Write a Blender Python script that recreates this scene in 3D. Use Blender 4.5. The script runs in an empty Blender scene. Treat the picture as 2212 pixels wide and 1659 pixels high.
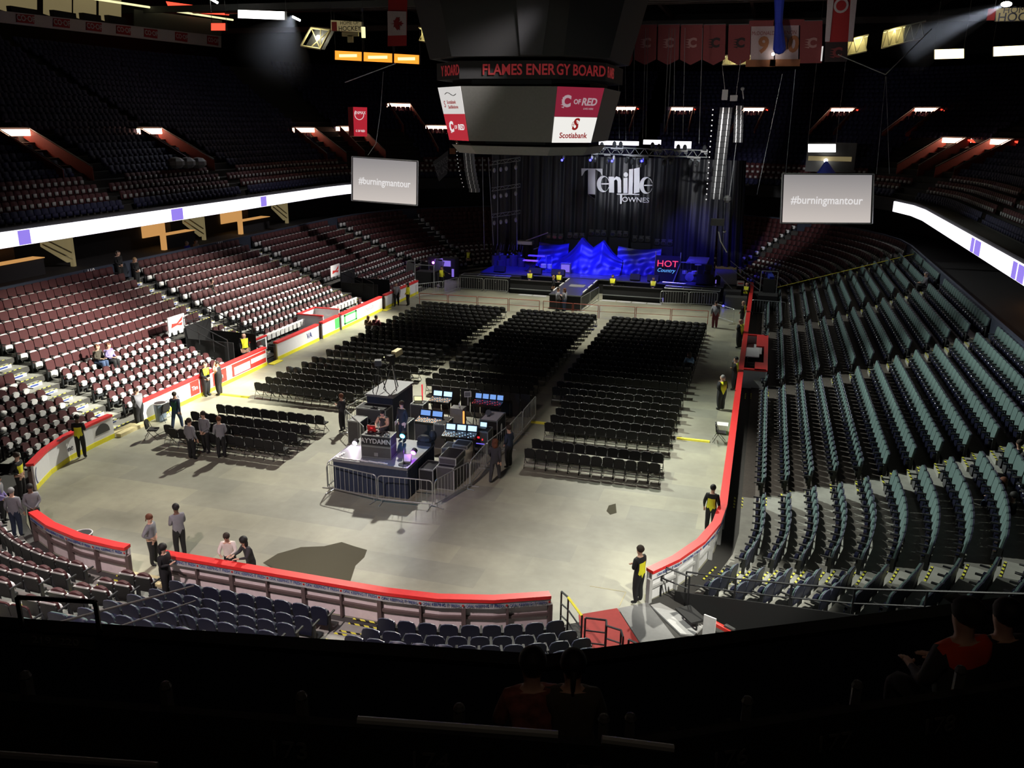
import bpy, bmesh, math, random
import numpy as np
from mathutils import Vector, Matrix, Euler
random.seed(7)
C = bpy.context.scene.collection
PI = math.pi
SC = bpy.context.scene
# ------------------------------------------------------------------ camera
CAM = np.array([13.4853, -19.3273, 13.4817]); CROT = (1.27405810, -0.01291921, 0.28344965)
cam = bpy.data.cameras.new('camera'); cam.sensor_width = 36; cam.lens = 1854.0 / 2212 * 36
cam.clip_end = 400; cam.clip_start = 0.05
camo = bpy.data.objects.new('camera', cam); C.objects.link(camo)
camo.location = CAM; camo.rotation_euler = CROT; SC.camera = camo
CM = np.array(Euler(CROT, 'XYZ').to_matrix())
def ray(u, v): return CM @ np.array([(u - 1106) / 1854, -(v - 829.5) / 1854, -1])
def at(u, v, z=0.):
    d = ray(u, v); return CAM + d * ((z - CAM[2]) / d[2])
def aty(u, v, y):
    d = ray(u, v); return CAM + d * ((y - CAM[1]) / d[1])
def atx(u, v, x):
    d = ray(u, v); return CAM + d * ((x - CAM[0]) / d[0])
def pr(P):
    d = CM.T @ (np.asarray(P, float) - CAM)
    if d[2] > -.01: return (-9999, -9999)
    return (1106 + 1854 * d[0] / -d[2], 829.5 - 1854 * d[1] / -d[2])
# ------------------------------------------------------------------ world, exposure, lights
SC.view_settings.view_transform = 'Standard'; SC.view_settings.look = 'None'
SC.view_settings.exposure = 0.0; SC.view_settings.gamma = 1.0; SC.view_settings.use_curve_mapping = False
W = bpy.data.worlds.new('world'); SC.world = W; W.use_nodes = True
W.node_tree.nodes['Background'].inputs[0].default_value = (0.5, 0.55, 0.8, 1)
W.node_tree.nodes['Background'].inputs[1].default_value = 0.0016
SC.cycles.max_bounces = 5; SC.cycles.diffuse_bounces = 2; SC.cycles.glossy_bounces = 2
SC.cycles.transmission_bounces = 2; SC.cycles.volume_bounces = 0; SC.cycles.use_denoising = True
def spot(name, loc, aim, energy, deg, col=(1, .96, .86), size=.5, blend=.5):
    l = bpy.data.lights.new(name, 'SPOT'); l.energy = energy; l.color = col; l.spot_size = math.radians(deg)
    l.spot_blend = blend; l.shadow_soft_size = size
    o = bpy.data.objects.new(name, l); C.objects.link(o); o.location = loc
    o.rotation_euler = (Vector(aim) - Vector(loc)).to_track_quat('-Z', 'Y').to_euler(); return o
def plight(name, loc, energy, col, size=.3):
    l = bpy.data.lights.new(name, 'POINT'); l.energy = energy; l.color = col; l.shadow_soft_size = size
    o = bpy.data.objects.new(name, l); C.objects.link(o); o.location = loc; return o
WC = (1, .97, .84)
spot('house_light', (-8, 34, 25), (-5, 11, 0), 78000, 56, WC, .5, .8)
spot('house_light', (6, 32, 25), (3, 9, 0), 44000, 54, WC, .5, .7)
spot('house_light', (7, 17, 17), (-16.6, 16, .8), 125000, 30, WC, .4, .8)
spot('house_light', (0, 44, 18), (-16.6, 31, .8), 90000, 34, WC, .4, .8)
spot('house_light', (4, 24, 20), (-21, 26, 2.5), 15000, 40, (1, .93, .9), .4, .9)
spot('house_light', (1, 40, 24), (0, 41, 0), 30000, 58, WC, .5, .8)
spot('house_light', (-6, 24, 22), (18, 16, 1.5), 42000, 48, (.93, 1, .9), .3, .8)
spot('house_light', (-4, 44, 22), (18, 40, 1.5), 15000, 50, (.93, 1, .92), .3, .8)
spot('house_light', (22, -7, 18), (13.0, 4.0, .5), 26000, 15, WC, .2, .6)
spot('house_light', (-8, 2, 24), (15, 2, 1.0), 20000, 34, (.97, 1, .9), .3, .8)
spot('house_light', (-6, 14, 24), (-7, -2.5, .8), 30000, 22, (1, .97, .92), .3, .7)
spot('house_light', (1, -13.5, 19), (0, -.2, .5), 16000, 60, (1, .80, .80), .4, .9)
spot('house_light', (4, -8, 14), (3, -2, .9), 700, 90, (.85, .88, 1), .4, .9)
spot('house_light', (2, 40, 22), (-20, 46, 2), 12000, 44, (1, .95, .93), .5, .8)
spot('backdrop_light', (2, 44, 13), (1, 57, 6), 1700, 60, (.8, .85, 1), .3, .8)
spot('array_light', (8, 30, 16), (10, 46, 11.5), 16000, 22, (1, 1, 1), .2, .5)
spot('array_light', (-2, 30, 16), (-8.8, 46, 10.5), 900, 20, (1, 1, 1), .2, .5)
spot('banner_light', (8, 34, 13), (12, 60, 18.5), 5000, 44, (1, .9, .85), .3, .9)  # added spot, keeps the hanging banners from going black
spot('scoreboard_fill', (6, 4, 10), (0, 27, 13.5), 1500, 34, (.9, .95, .85), .3, .5)  # added fill lamp in place of ambient light on the scoreboard
plight('foreground_fill', (14, -19.5, 17.5), 70, (1, .75, .55), .5)  # added warm lamp above the camera, brightens the foreground figures
# ------------------------------------------------------------------ materials
MAT = {}
def mat(name, col, rough=.6, metal=0., emit=0., ecol=None, noise=.12, scale=8., spec=.5, bump=0.):
    if name in MAT: return MAT[name]
    m = bpy.data.materials.new(name); m.use_nodes = True; nt = m.node_tree; b = nt.nodes['Principled BSDF']
    b.inputs['Roughness'].default_value = rough; b.inputs['Metallic'].default_value = metal
    b.inputs['Specular IOR Level'].default_value = spec
    if noise > 0 and emit == 0:
        tc = nt.nodes.new('ShaderNodeTexCoord'); nz = nt.nodes.new('ShaderNodeTexNoise'); nz.inputs['Scale'].default_value = scale
        mx = nt.nodes.new('ShaderNodeMixRGB'); nt.links.new(tc.outputs['Object'], nz.inputs['Vector'])
        nt.links.new(nz.outputs['Fac'], mx.inputs[0])
        mx.inputs[1].default_value = tuple(c * (1 - noise) for c in col) + (1,); mx.inputs[2].default_value = tuple(min(1, c * (1 + noise)) for c in col) + (1,)
        nt.links.new(mx.outputs[0], b.inputs['Base Color'])
        if bump:
            bp = nt.nodes.new('ShaderNodeBump'); bp.inputs['Strength'].default_value = bump
            nt.links.new(nz.outputs['Fac'], bp.inputs['Height']); nt.links.new(bp.outputs[0], b.inputs['Normal'])
    else: b.inputs['Base Color'].default_value = tuple(c * (.12 if emit else 1) for c in (ecol or col) if True) + (1,) if emit else tuple(col) + (1,)
    if emit:
        b.inputs['Emission Color'].default_value = tuple(ecol or col) + (1,); b.inputs['Emission Strength'].default_value = emit
    MAT[name] = m; return m
mat('red_fabric', (.052, .007, .009), .75, noise=.15); mat('red_deep', (.075, .016, .02), .8)
mat('white_pan', (.72, .72, .72), .45); mat('seat_frame', (.02, .022, .025), .5); mat('grey_shell', (.012, .012, .012), .55)
mat('silver_rim', (.45, .45, .43), .35); mat('teal_fabric', (.09, .15, .145), .8); mat('navy_shell', (.012, .014, .032), .45)
mat('navy_rim', (.10, .11, .16), .4); mat('black_pan', (.012, .013, .03), .16, spec=.8); mat('arm_black', (.008, .009, .01), .6)
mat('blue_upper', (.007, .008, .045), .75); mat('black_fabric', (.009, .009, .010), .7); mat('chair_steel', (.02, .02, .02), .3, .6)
mat('chair_steel_highlight', (.5, .5, .47), .35, .8)  # bright copy of the chair steel, highlight put into the colour
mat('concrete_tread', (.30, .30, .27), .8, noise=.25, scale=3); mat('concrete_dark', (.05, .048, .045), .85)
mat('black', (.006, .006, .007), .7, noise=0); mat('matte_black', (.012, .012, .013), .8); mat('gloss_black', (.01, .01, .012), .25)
mat('red_cap', (.75, .03, .03), .4); mat('board_white', (.82, .82, .84), .35, noise=.03); mat('kick_yellow', (.85, .78, .03), .45)
mat('board_pink', (.78, .68, .68), .5); mat('stud', (.12, .085, .08), .6); mat('yellow', (.80, .78, .04), .6); mat('tape_yellow', (.85, .75, .05), .6)
mat('steel', (.5, .52, .52), .35, .7); mat('steel_dull', (.28, .3, .3), .45, .6); mat('dark_steel', (.06, .065, .07), .4, .7)
mat('rail_black', (.012, .012, .014), .45); mat('rust_red', (.35, .06, .03), .6)
mat('skin', (.55, .33, .24), .6); mat('skin_dark', (.14, .07, .045), .6); mat('hair_brown', (.03, .018, .012), .8); mat('hair_black', (.006, .005, .005), .7)
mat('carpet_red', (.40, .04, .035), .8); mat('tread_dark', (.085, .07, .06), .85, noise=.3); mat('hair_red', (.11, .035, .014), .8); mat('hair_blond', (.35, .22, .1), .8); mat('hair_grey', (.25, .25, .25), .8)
mat('c_black', (.010, .010, .012), .8); mat('c_yellow', (.82, .80, .03), .7); mat('c_grey', (.21, .21, .235), .85); mat('c_charcoal', (.035, .035, .04), .85)
mat('c_white', (.7, .62, .58), .8); mat('c_navy', (.02, .03, .06), .85); mat('c_blue', (.01, .02, .45), .8); mat('c_lilac', (.3, .25, .55), .8); mat('c_jean', (.05, .08, .16), .85)
mat('c_maroon', (.12, .02, .03), .85); mat('c_green', (.03, .12, .10), .8); mat('c_orange', (.7, .06, .02), .8); mat('c_olive', (.07, .06, .045), .85); mat('c_lblue', (.2, .35, .5), .8); mat('c_plaid', (.25, .08, .06), .9, noise=.9, scale=14)
mat('c_tan', (.3, .2, .13), .8); mat('eye', (.01, .01, .01), .3, noise=0); mat('lip', (.35, .1, .09), .6, noise=0)
mat('wall_blue', (.025, .034, .06), .7); mat('suite_dark', (.012, .01, .012), .8); mat('cream', (.55, .48, .26), .7); mat('blue_cloth', (.012, .012, .10), .45, noise=.2)
mat('curtain', (.015, .016, .020), .45, noise=.35, scale=1.5, spec=.5); mat('stage_top', (.05, .05, .06), .35); mat('riser_top', (.16, .165, .18), .5)
mat('grille', (.03, .03, .03), .7); mat('dgrey', (.06, .06, .06), .6); mat('mid_grey', (.2, .2, .2), .6); mat('light_grey', (.45, .45, .45), .6); mat('white_paint', (.75, .75, .75), .5)
mat('letter_red', (.45, .02, .02), .5, noise=0); mat('letter_blue', (.03, .06, .25), .5, noise=0); mat('letter_dark', (.03, .03, .05), .6, noise=0); mat('letter_white', (.8, .8, .8), .5, noise=0)
mat('green_panel', (.08, .55, .12), .5); mat('red_panel', (.70, .04, .03), .5); mat('board_lum', (.5, .5, .5), .3, noise=0)
mat('e_white', (1, 1, 1), emit=5, ecol=(1, .98, .95)); mat('e_warm', (1, .9, .6), emit=4.5, ecol=(1, .85, .45)); mat('e_yel', (1, .9, .6), emit=1.1, ecol=(1, .95, .5))
mat('e_orange', (1, .4, .1), emit=1.5, ecol=(1, .30, .03)); mat('e_orange2', (1, .4, .1), emit=2.5, ecol=(1, .62, .25)); mat('tag_grey', (.12, .11, .11), .7); mat('board_grey', (.13, .13, .12), .6); mat('e_sign', (1, .6, .4), emit=9, ecol=(1, .55, .38)); mat('e_redlit', (1, .1, .05), emit=2.2, ecol=(1, .06, .03)); mat('e_blue', (.1, .1, 1), emit=14, ecol=(.03, .03, 1))
mat('e_cyan', (.1, .8, 1), emit=60, ecol=(.02, .5, 1)); mat('e_violet', (.5, .1, 1), emit=18, ecol=(.55, .08, 1)); mat('e_pinkw', (1, .8, 1), emit=40, ecol=(.95, .75, 1)); mat('e_screen', (.6, .8, 1), emit=1.6, ecol=(.45, .7, 1))
mat('e_lcd', (.3, .5, .9), emit=.9, ecol=(.2, .4, .9)); mat('e_amber', (1, .4, .1), emit=1.6, ecol=(1, .35, .08)); mat('e_ledred', (1, .05, .05), emit=.9, ecol=(1, .04, .06)); mat('e_ribbon', (1, 1, 1), emit=1.9, ecol=(.93, .9, 1)); mat('e_ribbonp', (1, 1, 1), emit=.9, ecol=(.35, .25, .95))
mat('e_panelw', (1, 1, 1), emit=.62, ecol=(1, .97, .94)); mat('e_panelw2', (1, 1, 1), emit=.85, ecol=(1, .98, .93)); mat('e_panelr', (1, .1, .15), emit=.55, ecol=(.75, .03, .055)); mat('e_panelr2', (1, .1, .15), emit=.35, ecol=(.60, .035, .09)); mat('e_logo', (1, 1, 1), emit=.75, ecol=(1, .97, .97)); mat('e_logor', (1, 1, 1), emit=.4, ecol=(.6, .02, .02)); mat('e_logod', (1, 1, 1), emit=.12, ecol=(.5, .25, .3)); mat('e_dimred', (1, 1, 1), emit=.14, ecol=(.9, .07, .08))
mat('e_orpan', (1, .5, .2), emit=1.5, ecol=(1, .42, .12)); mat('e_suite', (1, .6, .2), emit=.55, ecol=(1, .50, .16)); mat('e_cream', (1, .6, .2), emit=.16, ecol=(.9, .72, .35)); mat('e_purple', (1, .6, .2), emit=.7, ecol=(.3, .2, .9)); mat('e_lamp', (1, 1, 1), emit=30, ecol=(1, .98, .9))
mat('e_neonr', (1, .1, .2), emit=1.2, ecol=(1, .06, .14)); mat('e_neonb', (.2, .6, 1), emit=1.0, ecol=(.15, .5, 1)); mat('e_caseblue', (.3, .3, 1), emit=1.2, ecol=(.2, .15, 1)); mat('flag_red', (.30, .012, .014), .8); mat('flag_white', (.42, .36, .36), .8); mat('banner_red', (.16, .03, .03), .85); mat('banner_dark', (.02, .012, .012), .85); mat('banner_white', (.33, .25, .25), .85); mat('banner_gold', (.22, .08, .03), .85); mat('blue_bag', (.01, .03, .35), .7)
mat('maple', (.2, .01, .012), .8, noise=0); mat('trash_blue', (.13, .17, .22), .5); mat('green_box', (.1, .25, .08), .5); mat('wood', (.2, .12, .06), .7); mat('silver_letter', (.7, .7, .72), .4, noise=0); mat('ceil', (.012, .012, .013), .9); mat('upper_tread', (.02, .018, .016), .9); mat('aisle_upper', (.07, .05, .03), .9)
# floor with panels, stains
def floor_mat():
    m = bpy.data.materials.new('arena_floor'); m.use_nodes = True; nt = m.node_tree; b = nt.nodes['Principled BSDF']; N = nt.nodes.new; Lk = nt.links.new
    tc = N('ShaderNodeTexCoord'); br = N('ShaderNodeTexBrick'); br.inputs['Scale'].default_value = 1; br.inputs['Brick Width'].default_value = 2.44; br.inputs['Row Height'].default_value = 1.22
    br.inputs['Mortar Size'].default_value = .002; br.inputs['Color1'].default_value = (.33, .32, .235, 1); br.inputs['Color2'].default_value = (.245, .245, .195, 1); br.inputs['Mortar'].default_value = (.25, .24, .2, 1)
    Lk(tc.outputs['Object'], br.inputs['Vector'])
    n1 = N('ShaderNodeTexNoise'); n1.inputs['Scale'].default_value = .35; n1.inputs['Detail'].default_value = 6; n2 = N('ShaderNodeTexNoise'); n2.inputs['Scale'].default_value = 3; n2.inputs['Detail'].default_value = 5
    Lk(tc.outputs['Object'], n1.inputs['Vector']); Lk(tc.outputs['Object'], n2.inputs['Vector'])
    r1 = N('ShaderNodeMapRange'); r1.inputs[1].default_value = .35; r1.inputs[2].default_value = .68; r1.inputs[3].default_value = .74; r1.inputs[4].default_value = 1.16; Lk(n1.outputs['Fac'], r1.inputs[0])
    r2 = N('ShaderNodeMapRange'); r2.inputs[3].default_value = .86; r2.inputs[4].default_value = 1.12; Lk(n2.outputs['Fac'], r2.inputs[0])
    mu = N('ShaderNodeMath'); mu.operation = 'MULTIPLY'; Lk(r1.outputs[0], mu.inputs[0]); Lk(r2.outputs[0], mu.inputs[1])
    mx = N('ShaderNodeMixRGB'); mx.blend_type = 'MULTIPLY'; mx.inputs[0].default_value = 1; Lk(br.outputs['Color'], mx.inputs[1]); Lk(mu.outputs[0], mx.inputs[2])
    Lk(mx.outputs[0], b.inputs['Base Color']); b.inputs['Roughness'].default_value = .5
    MAT['arena_floor'] = m
floor_mat()
# ------------------------------------------------------------------ mesh builder
class MB:
    def __init__(s): s.v = []; s.f = []; s.m = []
    def add(s, vs, fs, m=0):
        o = len(s.v); s.v += [tuple(float(c) for c in v) for v in vs]; s.f += [tuple(i + o for i in f) for f in fs]; s.m += [m] * len(fs); return s
    def box(s, c, size, rz=0, m=0, rx=0, ry=0):
        x, y, z = [q / 2 for q in size]; R = Euler((rx, ry, rz)).to_matrix(); c = Vector(c)
        vs = [c + R @ Vector((a * x, b * y, d * z)) for a in (-1, 1) for b in (-1, 1) for d in (-1, 1)]
        return s.add(vs, [(0, 1, 3, 2), (4, 6, 7, 5), (0, 4, 5, 1), (2, 3, 7, 6), (0, 2, 6, 4), (1, 5, 7, 3)], m)
    def bb(s, x0, x1, y0, y1, z0, z1, m=0): return s.box(((x0 + x1) / 2, (y0 + y1) / 2, (z0 + z1) / 2), (abs(x1 - x0), abs(y1 - y0), abs(z1 - z0)), 0, m)
    def tube(s, p, q, r=.02, n=6, m=0, r2=None):
        p = Vector(p); q = Vector(q); d = (q - p)
        if d.length < 1e-6: return s
        d.normalize(); a = d.orthogonal().normalized(); b = d.cross(a); r2 = r if r2 is None else r2; vs = []
        for c, rr in ((p, r), (q, r2)): vs += [c + (a * math.cos(2 * PI * i / n) + b * math.sin(2 * PI * i / n)) * rr for i in range(n)]
        return s.add(vs, [(i, (i + 1) % n, n + (i + 1) % n, n + i) for i in range(n)] + [tuple(range(n))[::-1], tuple(range(n, 2 * n))], m)
    def path(s, pts, r=.02, n=6, m=0):
        for a, b in zip(pts, pts[1:]): s.tube(a, b, r, n, m)
        return s
    def prism(s, poly, z0, z1, m=0):
        n = len(poly); vs = [(x, y, z0) for x, y in poly] + [(x, y, z1) for x, y in poly]
        return s.add(vs, [(i, (i + 1) % n, n + (i + 1) % n, n + i) for i in range(n)] + [tuple(range(n))[::-1], tuple(range(n, 2 * n))], m)
    def ext(s, pts, d, m=0):      # planar polygon (3d pts) thickened by vector d
        n = len(pts); vs = [tuple(p) for p in pts] + [tuple(np.array(p) + np.array(d)) for p in pts]
        return s.add(vs, [(i, (i + 1) % n, n + (i + 1) % n, n + i) for i in range(n)] + [tuple(range(n))[::-1], tuple(range(n, 2 * n))], m)
    def ball(s, c, r, n=8, k=5, m=0, sc=(1, 1, 1)):
        vs = []; fs = []
        for j in range(k + 1):
            t = PI * j / k
            for i in range(n): a = 2 * PI * i / n; vs.append((c[0] + r * sc[0] * math.sin(t) * math.cos(a), c[1] + r * sc[1] * math.sin(t) * math.sin(a), c[2] + r * sc[2] * math.cos(t)))
        for j in range(k):
            for i in range(n): fs.append((j * n + i, (j + 1) * n + i, (j + 1) * n + (i + 1) % n, j * n + (i + 1) % n))
        return s.add(vs, fs, m)
    def xf(s, M):
        s.v = [tuple(M @ Vector(v)) for v in s.v]; return s
    def build(s, name, mats, parent=None, smooth=False):
        me = bpy.data.meshes.new(name); me.from_pydata(s.v, [], s.f)
        mats = [mats] if isinstance(mats, str) else mats
        for q in mats: me.materials.append(MAT[q])
        me.polygons.foreach_set('material_index', s.m)
        if smooth: me.polygons.foreach_set('use_smooth', [True] * len(s.f))
        me.update(); bm = bmesh.new(); bm.from_mesh(me); bmesh.ops.recalc_face_normals(bm, faces=bm.faces); bm.to_mesh(me); bm.free()
        o = bpy.data.objects.new(name, me); C.objects.link(o)
        if parent: o.parent = parent
        return o
def tag(o, label, cat, group=None, kind=None):
    o['label'] = label; o['category'] = cat
    if group: o['group'] = group
    if kind: o['kind'] = kind
    return o
def thing(name, label, cat, loc=(0, 0, 0), rz=0, group=None):
    o = bpy.data.objects.new(name, None); C.objects.link(o); o.location = loc; o.rotation_euler = (0, 0, rz); o.empty_display_size = .2
    return tag(o, label, cat, group)
def struct(o, label=None):
    o['kind'] = 'structure'
    if label: o['label'] = label
    return o
def dup(root, loc, rz, label=None, group=None):
    r = root.copy(); C.objects.link(r); r.location = loc; r.rotation_euler = (0, 0, rz)
    if label: r['label'] = label
    if group: r['group'] = group
    for ch in list(root.children):
        c = ch.copy(); C.objects.link(c); c.parent = r
        for g in list(ch.children):
            d = g.copy(); C.objects.link(d); d.parent = c
    return r
def text(s, size, mtl, loc, rot, parent=None, name='lettering', ext=.004, off=0., align='CENTER', sx=1., shear=0., sp=1.):
    cu = bpy.data.curves.new(name, 'FONT'); cu.body = s; cu.size = size; cu.extrude = ext; cu.offset = off * size; cu.align_x = align; cu.align_y = 'CENTER'; cu.shear = shear; cu.resolution_u = 3; cu.space_character = sp
    t_ = bpy.data.objects.new(name, cu); C.objects.link(t_); me = bpy.data.meshes.new_from_object(t_.evaluated_get(bpy.context.evaluated_depsgraph_get())); bpy.data.objects.remove(t_); bpy.data.curves.remove(cu)
    me.materials.clear(); me.materials.append(MAT[mtl]); me.polygons.foreach_set('material_index', [0] * len(me.polygons)); o = bpy.data.objects.new(name, me); C.objects.link(o); o.location = loc; o.rotation_euler = rot; o.scale = (sx, 1, 1)
    if parent: o.parent = parent
    return o
ORD = ['zeroth', 'first', 'second', 'third', 'fourth', 'fifth', 'sixth', 'seventh', 'eighth', 'ninth', 'tenth', 'eleventh', 'twelfth', 'thirteenth', 'fourteenth', 'fifteenth', 'sixteenth', 'seventeenth', 'eighteenth', 'nineteenth', 'twentieth', 'twenty-first', 'twenty-second', 'twenty-third', 'twenty-fourth', 'twenty-fifth', 'twenty-sixth', 'twenty-seventh', 'twenty-eighth', 'twenty-ninth', 'thirtieth']
def ordn(i): return ORD[i] if i < len(ORD) else 'far'
# ------------------------------------------------------------------ rink outline
HX, RR, LL = 12.95, 8.53, 60.96; ST = HX - RR; QA = RR * PI / 2; SIDE = LL - 2 * RR
def P(u, d=0.):
    """point at outline parameter u (0 = middle of the near end, + to the right), offset d outward; returns x, y, outward direction"""
    sg = 1 if u >= 0 else -1; a = abs(u)
    if a < ST: return (sg * a, -d, (0, -1))
    a -= ST
    if a < QA:
        t = a / RR; return (sg * (ST + (RR + d) * math.sin(t)), RR - (RR + d) * math.cos(t), (sg * math.sin(t), -math.cos(t)))
    a -= QA
    if a < SIDE: return (sg * (HX + d), RR + a, (sg, 0))
    a -= SIDE
    if a < QA:
        t = a / RR; return (sg * (ST + (RR + d) * math.cos(t)), LL - RR + (RR + d) * math.sin(t), (sg * math.cos(t), math.sin(t)))
    a -= QA
    return (sg * (ST - a), LL + d, (0, 1))
UY = lambda y: ST + QA + y - RR           # side: y -> u
UF = lambda deg: ST + RR * math.radians(deg)   # near corner angle -> u
UFF = lambda deg: ST + QA + SIDE + RR * math.radians(deg)
def us(u0, u1, step=1.2):
    lo, hi = min(u0, u1), max(u0, u1); r = {lo, hi}
    for sg in (-1, 1):
        r.add(sg * ST); r.add(sg * (ST + QA)); r.add(sg * (ST + QA + SIDE)); r.add(sg * (ST + 2 * QA + SIDE)); r.add(0.)
        for i in range(1, 9): r.add(sg * (ST + QA * i / 9)); r.add(sg * (ST + QA + SIDE + QA * i / 9))
    return sorted(x for x in r if lo - 1e-9 <= x <= hi + 1e-9)
def sweep(mb, u0, u1, prof, m=0, closed=True, mlist=None):
    U = us(u0, u1); n = len(prof); vs = []
    for u in U:
        for d, z in prof: x, y, _ = P(u, d); vs.append((x, y, z))
    fs = []; ms = []
    for i in range(len(U) - 1):
        for j in range(n if closed else n - 1):
            k = (j + 1) % n; mb.add([vs[i * n + j], vs[i * n + k], vs[(i + 1) * n + k], vs[(i + 1) * n + j]], [(0, 1, 2, 3)], mlist[j] if mlist else m)
    if closed: mb.add(vs[:n], [tuple(range(n))], mlist[-1] if mlist else m); mb.add(vs[-n:], [tuple(range(n))], mlist[-1] if mlist else m)
    return mb
T = [.05, .25, .55, .85, 1.12, 1.38] + [1.38 + .345 * i for i in range(1, 8)]      # tread heights, 13 rows
DK = lambda k: .72 + .825 * k          # front edge of row k
UD = lambda k: 13.35 + .9 * k          # upper deck front edge of row k
UZ = lambda k: 7.4 + .48 * k
# ================================================================== structure: floor, terraces, walls
mb = MB(); U = us(-UFF(90) - 0, UFF(90))
poly = [P(u, .12)[:2] for u in U]
mb.add([(x, y, 0) for x, y in poly], [tuple(range(len(poly)))]); struct(mb.build('floor', 'arena_floor'))
mb = MB(); mb.bb(-60, 60, -40, 115, -.3, -.012); struct(mb.build('floor_outer', 'concrete_dark'))
mb = MB(); mb.bb(-60, 60, -40, 115, 33, 33.4); struct(mb.build('ceiling', 'ceil'))
mb = MB(); mb.bb(-60, 60, 114.6, 115, 0, 33); struct(mb.build('wall_back', 'ceil'))
mb = MB(); mb.bb(-60.4, -60, -40, 115, 0, 33); struct(mb.build('wall_left', 'ceil'))
mb = MB(); mb.bb(60, 60.4, -40, 115, 0, 33); struct(mb.build('wall_right', 'ceil'))
mb = MB(); mb.bb(-60, 60, -40.4, -40, 0, 33); struct(mb.build('wall_front', 'ceil'))
def terrace_prof(k0=0, k1=12, wall=True, sh=0.):
    p = [(DK(k0) + sh, -.01)]
    for k in range(k0, k1 + 1): p += [(DK(k) + sh, T[k]), (DK(k + 1) + sh, T[k])]
    if wall: p += [(DK(13) + sh, 4.85), (DK(13) + .15, 4.85), (DK(13) + .15, -.01)]
    else: p += [(DK(k1 + 1), -.01)]
    return p
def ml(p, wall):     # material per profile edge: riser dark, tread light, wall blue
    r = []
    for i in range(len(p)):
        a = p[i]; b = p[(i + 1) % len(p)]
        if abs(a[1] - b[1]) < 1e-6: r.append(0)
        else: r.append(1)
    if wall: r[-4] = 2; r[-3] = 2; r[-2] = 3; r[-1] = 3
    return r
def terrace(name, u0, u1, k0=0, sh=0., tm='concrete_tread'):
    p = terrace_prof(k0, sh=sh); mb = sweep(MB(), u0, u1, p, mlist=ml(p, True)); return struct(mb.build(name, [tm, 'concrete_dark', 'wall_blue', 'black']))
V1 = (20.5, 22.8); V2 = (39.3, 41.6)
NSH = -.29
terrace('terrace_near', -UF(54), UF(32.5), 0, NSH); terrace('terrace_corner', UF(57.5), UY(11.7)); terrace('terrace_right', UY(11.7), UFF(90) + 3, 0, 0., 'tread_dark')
terrace('terrace_left', -UY(V1[0]), -UF(73)); terrace('terrace_left', -UY(V1[1]), -UY(V1[0]), 5); terrace('terrace_left', -UY(V2[0]), -UY(V1[1]))
terrace('terrace_left', -UY(V2[1]), -UY(V2[0]), 5); terrace('terrace_left', -UFF(90) - 3, -UY(V2[1]))
# concourse floor and suite back wall behind the lower bowl, parapet + underside + fascia of the upper deck
def band(name, prof, u0, u1, mats, mlist=None): return struct(sweep(MB(), u0, u1, prof, mlist=mlist or [0] * len(prof)).build(name, mats))
UE = UFF(90) + 4
GR = (UF(30.5), UF(57.5)); GL = (-UF(86), -UF(56.5))
for nm, a, b in (('concourse_floor', UF(58), UE), ('concourse_floor', -UE, -UF(58))):
    band(nm, [(11.62, 4.2), (17.5, 4.2), (17.5, 4.0), (11.62, 4.0)], a, b, ['suite_dark'])
    band('wall_suites', [(17.5, 4.0), (17.5, 7.2), (17.7, 7.2), (17.7, 4.0)], a, b, ['suite_dark'])
for a, b in ((UF(50), UE), (-UE, -UF(50))):
    band('deck_soffit', [(12.3, 6.7), (17.5, 6.7), (17.5, 6.85), (12.3, 6.85)], a, b, ['matte_black'])
    p = [(12.3, 6.7), (12.15, 6.7), (12.15, 7.75), (12.35, 7.75), (12.35, 7.4)]
    band('trim_deck_parapet', p, a, b, ['matte_black'])
def upper_prof(k1):
    p = [(12.36, 6.9), (12.36, 7.4)]
    for k in range(0, k1 + 1): p += [(UD(k), UZ(k)), (UD(k + 1), UZ(k))]
    p += [(UD(k1 + 1), 6.9)]; return p
for a, b in ((UF(52), UE + 3), (-UE - 3, -UF(52))):
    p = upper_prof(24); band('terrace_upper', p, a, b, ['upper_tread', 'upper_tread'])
# ================================================================== stadium seats
def outline(w, z0, z1, r=.07, taper=0.):
    h = w / 2; b = h - taper
    return [(-b, z0), (b, z0), (h, z0 + (z1 - z0) * .45), (h, z1 - r), (h - r * .35, z1 - r * .3), (h - r * 1.2, z1), (-h + r * 1.2, z1), (-h + r * .35, z1 - r * .3), (-h, z1 - r)  , (-h, z0 + (z1 - z0) * .45)]
def slab(mb, ol, y0, y1, lean=0., m=0, zc=.5):
    f = lambda y, z: y - (z - zc) * lean
    n = len(ol); vs = [(x, f(y0, z), z) for x, z in ol] + [(x, f(y1, z), z) for x, z in ol]
    mb.add(vs, [(i, (i + 1) % n, n + (i + 1) % n, n + i) for i in range(n)] + [tuple(range(n))[::-1], tuple(range(n, 2 * n))], m); return mb
SEATM = {'red': ['red_fabric', 'grey_shell', 'silver_rim', 'white_pan', 'seat_frame', 'red_deep'], 'blue': ['teal_fabric', 'navy_shell', 'navy_rim', 'black_pan', 'arm_black', 'teal_fabric']}
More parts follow.
